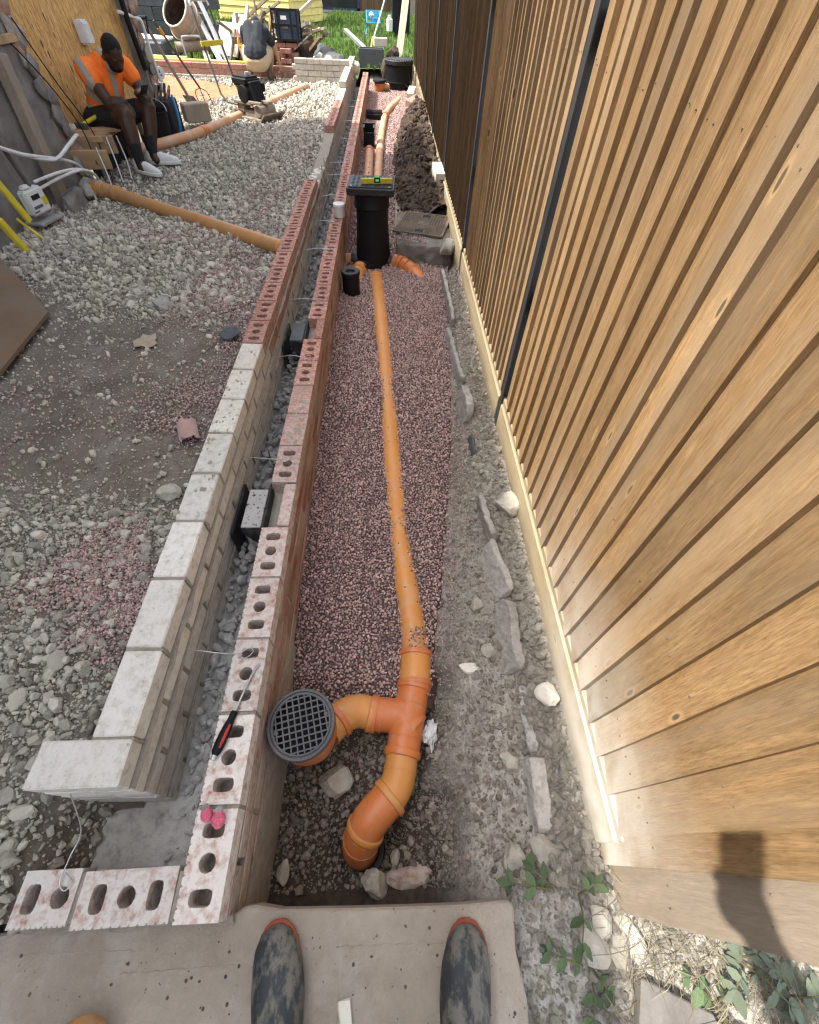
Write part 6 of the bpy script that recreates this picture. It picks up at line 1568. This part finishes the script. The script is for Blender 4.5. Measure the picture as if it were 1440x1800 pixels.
for a, b in (((-3.9, 12.1, .3), (-4.05, 11.85, .02)), ((-3.5, 12.2, .3), (-3.42, 11.95, .02)), ((-3.8, 12.4, .4), (-4.0, 12.8, .0)), ((-3.5, 12.5, .4), (-3.3, 12.8, .0))):
    m = MB(); m.tube([a, b], .022, 8); m.build('leg', 'darkmetal', mx_, smooth=True)
m = MB(); m.tube(spline([(-3.78, 11.9, .02), (-3.80, 11.92, .42), (-3.76, 11.93, .48), (-3.52, 11.96, .49), (-3.47, 11.97, .45), (-3.44, 11.98, .3)], 4), .018, 8); m.build('tilt_handle', 'steel', mx_, smooth=True)
for s_ in ((-4.02, 12.0), (-3.36, 12.35)):
    m = MB(); M_ = Matrix.Translation((s_[0], s_[1], .16)) @ Matrix.Rotation(R(90), 4, 'Y') ; m.lathe([(.02, -.03), (.12, -.03), (.145, -.02), (.145, .02), (.12, .03), (.02, .03)], (0, 0, 0), 22); m.v = [tuple(M_ @ Vector(q)) for q in m.v]; m.build('wheel', 'blackclean', mx_, smooth=True)

# ================================================================ timber, sheets and rubble beyond the yard
def plank(a, b, w, h, mt, label, name='plank', cat='plank', group=None, upv=(0, 0, 1)):
    m = MB(); m.bar(a, b, w, h, upv); return m.build(name, mt, label=label, cat=cat, group=group, bevel=.003)
plank((-3.62, 12.6, 1.15), (-2.95, 11.75, .05), .07, .05, 'steel', 'long galvanised channel leaning past the cement mixer', 'steel_channel', 'metal channel')
plank((-3.50, 12.3, .66), (-3.10, 11.75, .12), .10, .02, 'steel', 'shorter pale metal strip beside the long channel', 'steel_channel', 'metal channel')
plank((-3.45, 12.0, .30), (-3.30, 11.62, .04), .10, .03, 'paletimber', 'short pale offcut under the metal channels')
for k, (c, d, rz, rx, lab) in enumerate((((-3.16, 12.8, .40), (.62, .03, .50), -38, -30, 'pale chipboard sheet propped in the rubbish pile'), ((-2.98, 13.0, .50), (.5, .03, .5), -46, -26, 'second pale sheet behind the propped chipboard'), ((-2.84, 12.85, .50), (.14, .03, .80), -60, -24, 'narrow white board slanting over the rubbish pile'))):
    m = MB(); m.box(c, d, rz=R(rz), rx=R(rx)); m.build('sheet_offcut', 'paletimber', label=lab, cat='board', bevel=.002)
plank((-3.16, 12.55, .10), (-2.98, 12.75, .55), .05, .04, 'greytimber', 'dark batten leaning on the pale chipboard')
plank((-2.78, 12.3, .10), (-2.92, 12.5, .52), .02, .20, 'brick_side', 'red-brown board leaning behind the orange bucket')
m = MB(); m.box((-2.86, 12.35, .43), (.24, .05, .10), rz=R(6)); m.build('board_offcut', 'greytimber', label='grey offcut on top of the red-brown board', cat='board')
ob = thing('bucket', (-2.62, 12.0, .05), 'yellow-orange plastic tub half hidden behind the crouching worker', 'bucket')
m = MB(); m.lathe([(0, 0), (.13, 0), (.19, .36), (.20, .36), (.2, .34), (.185, .34), (.12, .012), (0, .012)], (-2.60, 12.0, .06), 24); m.build('body', 'bucketor', ob, smooth=True)
for s_ in (-1, 1): m = MB(); m.tube([(-2.60 + s_ * .19, 12 + .06 * math.cos(t), .42 + .07 * math.sin(t)) for t in np.linspace(0, math.pi, 10)], .012, 7); m.build('handle', 'bucketor', ob, smooth=True)
plank((-2.95, 13.4, .62), (-2.10, 13.0, 1.08), .05, .05, 'greytimber', 'dark batten slanting up in front of the yellow shed')
plank((-2.78, 13.3, .58), (-2.08, 12.9, .92), .05, .04, 'greytimber', 'lower dark batten slanting up beside the black crate')
plank((-2.62, 13.2, .60), (-2.62, 13.22, 1.0), .035, .035, 'greytimber', 'short upright stake by the slanting battens')
plank((-2.38, 12.6, .30), (-2.22, 12.7, .80), .10, .04, 'timber', 'brown board standing left of the black crate')
plank((-2.05, 13.0, .60), (-1.32, 13.3, 1.05), .09, .05, 'paletimber', 'long pale rail rising to the right behind the black crate')
plank((-1.72, 12.95, .52), (-1.38, 13.15, .58), .12, .04, 'paletimber', 'short pale rail behind the rubble sacks')
rp_ = thing('rubbish_pile', (-2.2, 13.1, 0), 'heap of broken timber and rubbish behind the crouching worker and crate', 'rubbish')
m = MB(); m.box((-2.3, 13.2, .20), (1.7, .7, .42)); m = blob(m, .06, 4); m.v = [(a, b, c * (1 + .8 * float(fbm(a, b, 3)))) for a, b, c in m.v]; m.build('mound', 'heap', rp_)
for k in range(34):
    c = V3(random.uniform(-3.1, -1.35), random.uniform(12.75, 13.3), random.uniform(.25, .62)); d = V3(jit(1), jit(.5), jit(.7)).normalized() * random.uniform(.12, .38)
    m = MB(); m.bar(c - d, c + d, random.uniform(.04, .14), random.uniform(.015, .05)); m.build('offcut', random.choice(['paletimber', 'timber', 'greytimber', 'greytimber', 'slate', 'concrete_grey', 'brick_side']), rp_)
for k, (c, r, sd_, mm_, lab) in enumerate((((-1.30, 11.9, .22), .20, 501, 'bag', 'pale striped rubble sack behind the grey wall'), ((-1.02, 12.1, .26), .22, 502, 'slate', 'crumpled dark sheet slumped over the rubble'), ((-.78, 12.0, .2), .15, 503, 'concrete_grey', 'grey slab piece leaning at the right of the rubble'), ((-1.5, 11.95, .16), .13, 504, 'brick_side', 'reddish brick rubble next to the brick stack'),
                                        ((-1.12, 11.75, .28), .09, 505, 'paletimber', 'pale wood lump on top of the rubble'), ((-.92, 11.7, .24), .08, 506, 'slate', 'dark angular stone at the front of the rubble'), ((-1.22, 12.4, .30), .24, 507, 'slate', 'dark sack at the back of the rubble'), ((-.62, 11.75, .22), .11, 508, 'cream', 'white scrap at the right end of the rubble'))):
    rockthing('rubble', c, r, sd_, lab, m=mm_, sq=(1.1, .9, .95), cat='rubble')
# brick stack with the crate on it
bs = thing('brick_stack', (-1.99, 12.5, .0), 'stack of loose red bricks carrying the black crate', 'brick stack')
for c in range(6):
    for i in range(2):
        for j in range(2):
            put('brick', random.choice(SBF), bs, (-1.99 + (i - .5) * .225 * (1 if c % 2 else .5) + jit(.01), 12.5 + (j - .5) * .11 * (1 if c % 2 else 2) + jit(.01), .02 + c * .068), (0, 0, R(90 if c % 2 else 0) + jit(.1)))
ct = thing('crate', (-1.95, 12.5, .43), 'black and navy ventilated crate on the red brick stack', 'crate')
e = Matrix.Translation((-1.94, 12.5, .44)) @ Matrix.Rotation(R(-4), 4, 'Z') @ Matrix.Rotation(R(-4), 4, 'X')
m = MB()
for z_ in (.02, .21, .40): m.box((0, -.15, z_), (.48, .02, .035), e); m.box((0, .15, z_), (.48, .02, .035), e); m.box((-.24, 0, z_), (.02, .3, .035), e); m.box((.24, 0, z_), (.02, .3, .035), e)
for x_ in (-.235, -.12, .12, .235): m.box((x_, -.15, .2), (.03, .022, .40), e); m.box((x_, .15, .2), (.03, .022, .4), e)
m.build('frame', 'blackclean', ct, bevel=.003)
m = MB(); m.box((0, -.142, .2), (.25, .012, .38), e); m.box((0, .1, .2), (.46, .012, .38), e); m.box((0, 0, .01), (.46, .28, .012), e); m.build('panel', 'navy', ct)
m = MB(); m.box((-.01, -.152, .30), (.11, .004, .05), e); m.build('sticker', 'white', ct)
m = MB(); m.box((.0, -.152, .185), (.12, .004, .05), e); m.build('label_strip', 'iron', ct)
# beams, trough, block, rope-covered stump by the black tub
plank((-1.02, 15.6, .42), (-.30, 14.3, .10), .09, .06, 'steel', 'upper galvanised beam slanting down onto the dark trough', 'steel_beam', 'beam')
plank((-.80, 15.7, .26), (-.38, 14.6, .08), .09, .06, 'steel', 'lower galvanised beam beside the dark trough', 'steel_beam', 'beam')
tg_ = thing('trough', (-.36, 13.9, .0), 'dark grey rectangular planter trough beyond the wall end', 'trough')
m = MB()
for c, d in (((-.36, 13.75, .14), (.56, .02, .3)), ((-.36, 14.05, .14), (.56, .02, .3)), ((-.63, 13.9, .14), (.02, .3, .3)), ((-.09, 13.9, .14), (.02, .3, .3))): m.box(c, d)
m.build('walls', 'asphaltgrey', tg_, bevel=.004)
m = MB(); m.box((-.36, 13.9, .18), (.52, .28, .02)); m.build('soil', 'soil', tg_)
m = MB(); m.box((-.16, 14.2, .36), (.30, .14, .13), rz=.1); m.build('block', 'cream', label='pale block sitting behind the dark trough', cat='block', bevel=.006)
plank((-.42, 15.6, .0), (-.33, 15.5, .34), .09, .05, 'yellowshed', 'short yellow stake standing in the lawn behind the trough', 'stake', 'stake')
rockthing('stump', (.12, 14.3, .14), .22, 520, 'brown tangled root stump left of the black tub', m='heap', sq=(.9, .8, 1.1), cat='stump')
rockthing('stump', (-.02, 13.6, .02), .16, 521, 'lower lump of tangled roots in front of the stump', m='heap', sq=(.8, .8, 1.2), cat='stump')
# black tub and small gully
tb2 = thing('plastic_tub', (.235, 12.85, -.25), 'large round black plastic chamber with a ribbed lid at the far end of the trench', 'tub')
m = MB(); m.lathe([(0, -.25), (.26, -.25), (.272, -.22), (.278, -.11), (.288, -.105), (.288, -.085), (.278, -.08), (.283, .20), (0, .20)], (.235, 12.85, 0), 36); m.build('body', 'blackclean', tb2, smooth=True)
m = MB(); m.lathe([(.283, .165), (.302, .17), (.302, .225), (.29, .235), (0, .235)], (.235, 12.85, 0), 36)
for k in range(11): h = math.sqrt(.28 ** 2 - (k - 5) ** 2 * .05 ** 2); m.box((.235 + (k - 5) * .05, 12.85, .239), (.02, 2 * h, .012))
m.build('lid', 'black', tb2)
g2 = thing('gully_trap', (-.17, 12.5, -.26), 'small orange gully trap with a black cover beside the far chamber', 'drain')
m = MB(); m.lathe([(.06, -.26), (.1, -.2), (.105, -.08), (0, -.08)], (-.17, 12.5, 0), 22); m.build('body', 'orange', g2, smooth=True)
m = MB(); m.lathe([(0, -.03), (.13, -.035), (.14, -.06), (.11, -.085)], (-.17, 12.5, 0), 22); m.build('cover', 'blackclean', g2, smooth=True)
m = MB(); m.tube([(-.1, 12.5, -.15), (.0, 12.62, -.15)], .055, 12); m.build('outlet', 'salmon', g2, smooth=True)
# planks leaning by the fence end
plank((.27, 15.55, -.04), (.62, 16.6, 2.0), .16, .05, 'paletimber', 'broad pale plank leaning upright near the fence end', upv=(0, 1, 0))
m = MB(); m.tube([(-.45, 18.9, -.02), (.35, 20.3, 1.75)], .018, 8); m.build('pole', 'white', label='thin white pole leaning across behind the child chair', cat='pole', smooth=True)

# ================================================================ garden beyond
ch_ = thing('child_chair', (-.45, 21, .0), 'small pale blue folding child chair on the lawn holding clothes', 'chair')
m = MB()
for x_ in (-.68, -.26):
    m.tube([(x_, 20.85, 0), (x_ + .02, 21.08, .26)], .014, 7); m.tube([(x_, 21.1, 0), (x_ + .02, 20.85, .25), (x_ - .0, 21.15, .5)], .014, 7)
m.build('frame', 'blue', ch_, smooth=True)
m = MB(); m.box((-.46, 20.97, .25), (.42, .30, .02)); m.build('seat', 'blue', ch_)
m = MB(); m.box((-.46, 21.16, .42), (.42, .02, .18), rx=R(-10)); m.build('backrest', 'blue', ch_)
for k, (c, r, mm_, lab) in enumerate((((-.40, 21.0, .33), .11, 'blue', 'blue clothing bundled on the child chair'), ((-.52, 21.02, .42), .10, 'cream', 'pale and dark clothing draped on the chair back'))): rockthing('clothing', c, r, 540 + k, lab, m=mm_, cat='clothing')
wb = thing('wheelie_bin', (.42, 20.6, 0), 'black wheelie bin in shade near the fence end', 'bin')
m = MB(); m.box((.42, 20.8, .42), (.56, .6, .84)); m.build('body', 'blackclean', wb, bevel=.03)
m = MB(); m.box((.42, 20.78, .87), (.62, .68, .06)); m.build('lid', 'black', wb, bevel=.02)
m = MB(); m.lathe([(0, 0), (.09, 0), (.1, .24), (.05, .28), (.05, .33), (0, .33)], (.06, 20.2, .14), 14); m.build('gas_bottle', 'white', label='small white bottle standing beside the wheelie bin', cat='bottle', smooth=True)
shd = thing('shed', (-3.9, 23.9, 0), 'yellow weatherboarded shed across the lawn', 'shed')
for k in range(13):
    for (x0, x1, y_) in ((-5.42, -2.55, 23.0),):
        m = MB(); vs = [(x0, y_, .02 + .17 * k), (x1, y_, .02 + .17 * k), (x1, y_ + .03, .19 + .17 * k), (x0, y_ + .03, .19 + .17 * k), (x0, y_ + .06, .02 + .17 * k), (x1, y_ + .06, .02 + .17 * k), (x1, y_ + .06, .19 + .17 * k), (x0, y_ + .06, .19 + .17 * k)]
        m.add(vs, [(0, 1, 2, 3), (7, 6, 5, 4), (0, 4, 5, 1), (1, 5, 6, 2), (2, 6, 7, 3), (3, 7, 4, 0)]); m.build('weatherboard', 'yellowshed', shd)
for k in range(13):
    m = MB(); m.box((-2.53, 24.2, .105 + .17 * k), (.05, 2.3, .165), ry=R(-8)); m.build('weatherboard', 'yellowshed', shd)
m = MB(); m.box((-3.98, 24.2, 1.1), (2.8, 2.2, 2.2)); m.build('wall', 'yellowshed', shd)
m = MB(); m.box((-3.98, 24.1, 2.3), (3.2, 2.7, .12), rx=R(6)); m.build('roof', 'slate', shd)
shd.rotation_euler = (0, 0, R(-22)); shd.location.x -= .35
hb = thing('garden_house', (-3, 33, 0), 'dark framed garden house with timber cladding at the end of the lawn', 'house')
m = MB(); m.box((-5.5, 33.5, 2.2), (15, 6.0, 4.6)); m.build('wall', 'greytimber', hb)
m = MB(); m.box((-5.5, 33.3, 4.7), (16, 7.5, .3)); m.build('roof', 'slate', hb)
wd = MB(); 
for c, d in (((-2.25, 30.42, .06), (1.95, .12, .12)), ((-3.2, 30.42, 1.1), (.12, .12, 2.1)), ((-1.33, 30.42, 1.1), (.12, .12, 2.1)), ((-2.25, 30.42, 2.15), (1.95, .12, .12))): wd.box(c, d)
w_ = wd.build('window', 'navy', hb)
m = MB(); m.box((-2.25, 30.45, 1.1), (1.8, .03, 2.0)); m.build('pane', 'darkglass', w_)
for k in range(17): m = MB(); m.box((-1.22 + k * .1, 30.44, 1.2), (.088, .05 + .02 * (k % 2), 2.4)); m.build('cladding_board', 'fencedark', hb)
wd = MB()
for c, d in (((-8.2, 30.42, .06), (4.0, .12, .14)), ((-10.1, 30.42, 1.1), (.12, .12, 2.1)), ((-6.25, 30.42, 1.1), (.12, .12, 2.1)), ((-8.2, 30.42, 1.1), (.1, .12, 2.1))): wd.box(c, d)
w_ = wd.build('window', 'navy', hb)
m = MB(); m.box((-8.2, 30.45, 1.1), (3.9, .03, 2.0)); m.build('pane', 'darkglass', w_)
m = MB(); m.box((-.9, 30.3, -.01), (8, .5, .1)); m.build('step', 'concrete_grey', hb)
bw = thing('block_wall', (-6.8, 15.5, 0), 'dark grey block garden wall at the top left behind the mixer', 'wall')
BLK = MB().box((0, 0, 0), (.60, .2, .21)).mesh('block', 'slate', bevel=.006)
for c in range(9):
    for i in range(9): put('block', BLK, bw, (-9.4 + i * .612 + (.3 if c % 2 else 0), 15.5, .1 + c * .218))
m = MB(); m.box((-7.0, 15.52, .98), (5.4, .14, 1.9)); m.build('core', 'slate', bw)
# tyres and dark tub in front of it
ty = thing('stacked_tyres', (-4.55, 15.2, 0), 'pile of dark tyres on a grey board behind the mixer', 'tyres')
for k in range(3): m = MB(); m.lathe([(.20, -.07), (.29, -.08), (.33, -.05), (.33, .05), (.29, .08), (.20, .07), (.20, -.07)], (-4.55 + .05 * k, 15.3, .22 + .16 * k), 24); m.build('tyre', 'slate', ty, smooth=True)
m = MB(); m.box((-4.2, 15.0, .09), (1.2, .7, .06), rz=R(10)); m.build('board_offcut', 'concrete_grey', label='grey board lying under the tyres', cat='board')
m = MB(); m.box((-4.45, 12.0, .26), (.62, .45, .30)); m.v = [(x_ * 1.0, y_, z_) for x_, y_, z_ in m.v]; m.build('mortar_tub', 'asphaltgrey', label='grey mortar tub left of the mixer with white pipes on it', cat='tub', bevel=.02)
for k in range(3): m = MB(); m.tube([(-4.8, 11.95 + .06 * k, .43 + .02 * k), (-4.0, 11.85 + .1 * k, .45)], .02, 8); m.build('plastic_pipe', 'white', label=('front', 'middle', 'rear')[k] + ' white plastic pipe lying across the grey mortar tub', cat='pipe', smooth=True)
m = MB(); m.box((-9.2, 22, 1.1), (.08, 24, 2.4)); m.build('boundary_fence', 'fencedark', label='dark boundary fence far left of the lawn', cat='fence')

# ================================================================ grass and weeds
def tuft(seed, n=7, h=1.0):
    rg = random.Random(seed); m = MB()
    for k in range(n):
        a = rg.uniform(0, 6.28); r = rg.uniform(0, .35); l_ = h * rg.uniform(.6, 1.1); bx, by = r * math.cos(a), r * math.sin(a); lean = rg.uniform(.1, .5); w = .05
        px, py = -math.sin(a) * w, math.cos(a) * w; dx, dy = math.cos(a) * lean, math.sin(a) * lean
        m.add([(bx - px, by - py, 0), (bx + px, by + py, 0), (bx + dx * .4 + px * .7, by + dy * .4 + py * .7, l_ * .6), (bx + dx * .4 - px * .7, by + dy * .4 - py * .7, l_ * .6), (bx + dx, by + dy, l_)], [(0, 1, 2, 3), (3, 2, 4)])
    return m
TF = [tuft(i).mesh('tuft', 'grass', fixn=False) for i in range(4)]
n = 9000; y = 12.3 + 19 * rng.random(n) ** 1.3; x = rng.uniform(-8, 1.6, n)
k = ~((x > -2.9) & (x < -.6) & (y < 13.0)) & ~((y > 23) & (x > -5.4) & (x < -2.4)) & (y < 30) & ~((x > -.75) & (y < 13.6))
gp_ = np.stack([x, y, np.full(n, -.02)], 1)[k]
scatter('grass', gp_, np.stack([np.full(len(gp_), .13), np.full(len(gp_), .13), rng.uniform(.06, .20, len(gp_))], 1), 'grass', TF, 'rough green lawn grass beyond the building site', 'grass', rotv=np.stack([np.zeros(len(gp_)), np.zeros(len(gp_)), rng.uniform(0, 6.28, len(gp_))], 1))
# dry stalks in the gap under the fence
n = 480; y = rng.uniform(-.36, -.10, n); x = rng.uniform(.56, 1.05, n); SW = MB().tube([(0, 0, 0), (.35, .03, .12), (.7, 0, .1), (1, -.08, .0)], [.006, .009, .008, .004], 4).mesh('stalk', 'straw', fixn=False)
SW2 = MB().tube([(0, 0, 0), (.3, -.12, .2), (.6, -.1, .3), (1, .1, .2)], [.006, .008, .008, .003], 4).mesh('stalk', 'straw', fixn=False)
scatter('dry_stalks', np.stack([x, y, bankz(x, y) + rng.uniform(.005, .05, n)], 1), rng.uniform(.04, .13, n), 'straw', [SW, SW2], 'dry straw-coloured stalks matted under the fence foot', 'dry grass', rotv=np.stack([rng.uniform(-.4, .4, n), rng.uniform(-.4, .3, n), rng.uniform(0, 6.28, n)], 1))
n = 900; y = np.concatenate([rng.uniform(9.5, 14, 500), rng.uniform(1.7, 2.4, 400)]); x = np.concatenate([rng.uniform(.50, .60, 500), rng.uniform(.52, .60, 400)])
scatter('fence_foot_straw', np.stack([x, y, bankz(x, y) + .01], 1), np.concatenate([rng.uniform(.1, .3, 500), rng.uniform(.03, .07, 400)]), 'straw', [SW, SW2], 'straw and wood shavings along the foot of the fence', 'dry grass')

def leafmesh(mt, seed):
    rg = random.Random(seed); m = MB(); n = 7; vs = []; 
    for i in range(n):
        t = i / (n - 1); w = .26 * math.sin(math.pi * min(1, t * .92 + .06)) ** .8 * (1 + .16 * (i % 2)); droop = -.28 * t * t
        vs += [(-w, t - (.05 if i % 2 else 0), droop + .07 - .0 * t), (0, t, droop), (w, t - (.05 if i % 2 else 0), droop + .07)]
    fs = [q for i in range(n - 1) for q in ((3 * i, 3 * i + 1, 3 * i + 4, 3 * i + 3), (3 * i + 1, 3 * i + 2, 3 * i + 5, 3 * i + 4))]
    m.add(vs, fs); return m.mesh('leaf', mt, smooth=True, fixn=False)
LF = {q: [leafmesh(q, i) for i in range(2)] for q in ('leaf', 'leafdusty')}
def plant(base, stems, mt, label, size):
    base = Vector(base); pl3 = thing('weed', base, label, 'weed')
    for d, L_, nl in stems:
        d = Vector(d).normalized(); tip = base + d * L_ + V3(0, 0, -.15 * L_)
        pts = spline([base, base + d * L_ * .5 + V3(0, 0, .12 * L_), tip], 6)
        m = MB(); m.tube(pts, [.0032 - .002 * i / (len(pts) - 1) for i in range(len(pts))], 6); m.build('stem', 'stem', pl3, smooth=True)
        for k in range(nl):
            t = (k + 1) / nl; q = pts[min(len(pts) - 1, int(t * (len(pts) - 1)))]
            for s_ in ((-1, 1) if k < nl - 1 else (0, 1, -1)):
                a = math.atan2(d.y, d.x) - math.pi / 2 + s_ * (1.1 + jit(.3)) * (1 if k < nl - 1 else .9)
                o = put('leaf', random.choice(LF[mt]), pl3, q, (R(random.uniform(-25, 30)), jit(.6), a)); sz = size * random.uniform(.5, 1.05) * (1 - .2 * t); o.scale = (sz, sz, sz)
plant((.44, -.10, bz(.44, -.1) + .01), [((-.9, .15, .35), .13, 2), ((-.6, .5, .5), .09, 2)], 'leaf', 'green bramble sprig reaching over the slab corner', .052)
plant((.50, -.11, bz(.50, -.11) + .02), [((-.2, -.6, .4), .11, 2), ((.5, .3, .6), .06, 2)], 'leaf', 'green sprig hanging beside the foot of the last fence board', .046)
plant((.50, -.25, bz(.50, -.25) + .0), [((-.6, .2, .3), .12, 3), ((-.2, -.6, .4), .10, 2), ((.3, -.4, .5), .06, 2)], 'leaf', 'low dark green weed among the stones right of the boot', .045)
plant((.86, -.24, bz(.86, -.24) + .02), [((.3, .2, .8), .10, 3), ((-.5, -.3, .7), .12, 3), ((.4, -.5, .6), .12, 3), ((-.2, .3, .9), .08, 2)], 'leafdusty', 'dusty grey-green weed at the right edge under the fence', .058)
plant((.78, -.32, bz(.78, -.32) + .0), [((-.5, .4, .6), .12, 3), ((.4, .4, .7), .1, 3), ((.1, -.5, .6), .1, 2)], 'leaf', 'green weed in front of the dusty weed at the bottom right', .05)
plant((.96, -.31, bz(.96, -.31) + .01), [((-.3, .4, .7), .1, 3), ((.3, .1, .8), .1, 3), ((-.3, -.3, .7), .08, 2)], 'leafdusty', 'dusty sprawling weed in the bottom right corner', .055)
# broken flag at the bottom right
m = MB(); m.prism([(.60, -.262), (.752, -.325), (.77, -.50), (.56, -.52), (.565, -.33)], -.055, -.018, Matrix.Translation((.66, -.38, -.03)) @ Matrix.Rotation(R(-7), 4, 'X') @ Matrix.Rotation(R(5), 4, 'Y') @ Matrix.Translation((-.66, .38, .03))); m.build('flagstone', 'render', label='broken corner of a grey flagstone at the bottom right', cat='flagstone', bevel=.004)
for k, (x_, y_, r_, lab) in enumerate(((.52, -.215, .05, 'long pale stone standing beside the flagstone'), (.58, -.225, .045, 'square pale stone left of the matted straw'), (.545, -.16, .035, 'small pale stone under the last fence board'), (.44, -.02, .05, 'flat white stone near the bramble sprig'), (.62, -.20, .04, 'rounded stone half buried in the straw'), (.35, -.035, .045, 'pale stone in the bank just past the slab corner'))):
    rockthing('stone', (x_, y_, bz(x_, y_) + .02), r_, 600 + k, lab, sq=(.8, 1.1, .6))
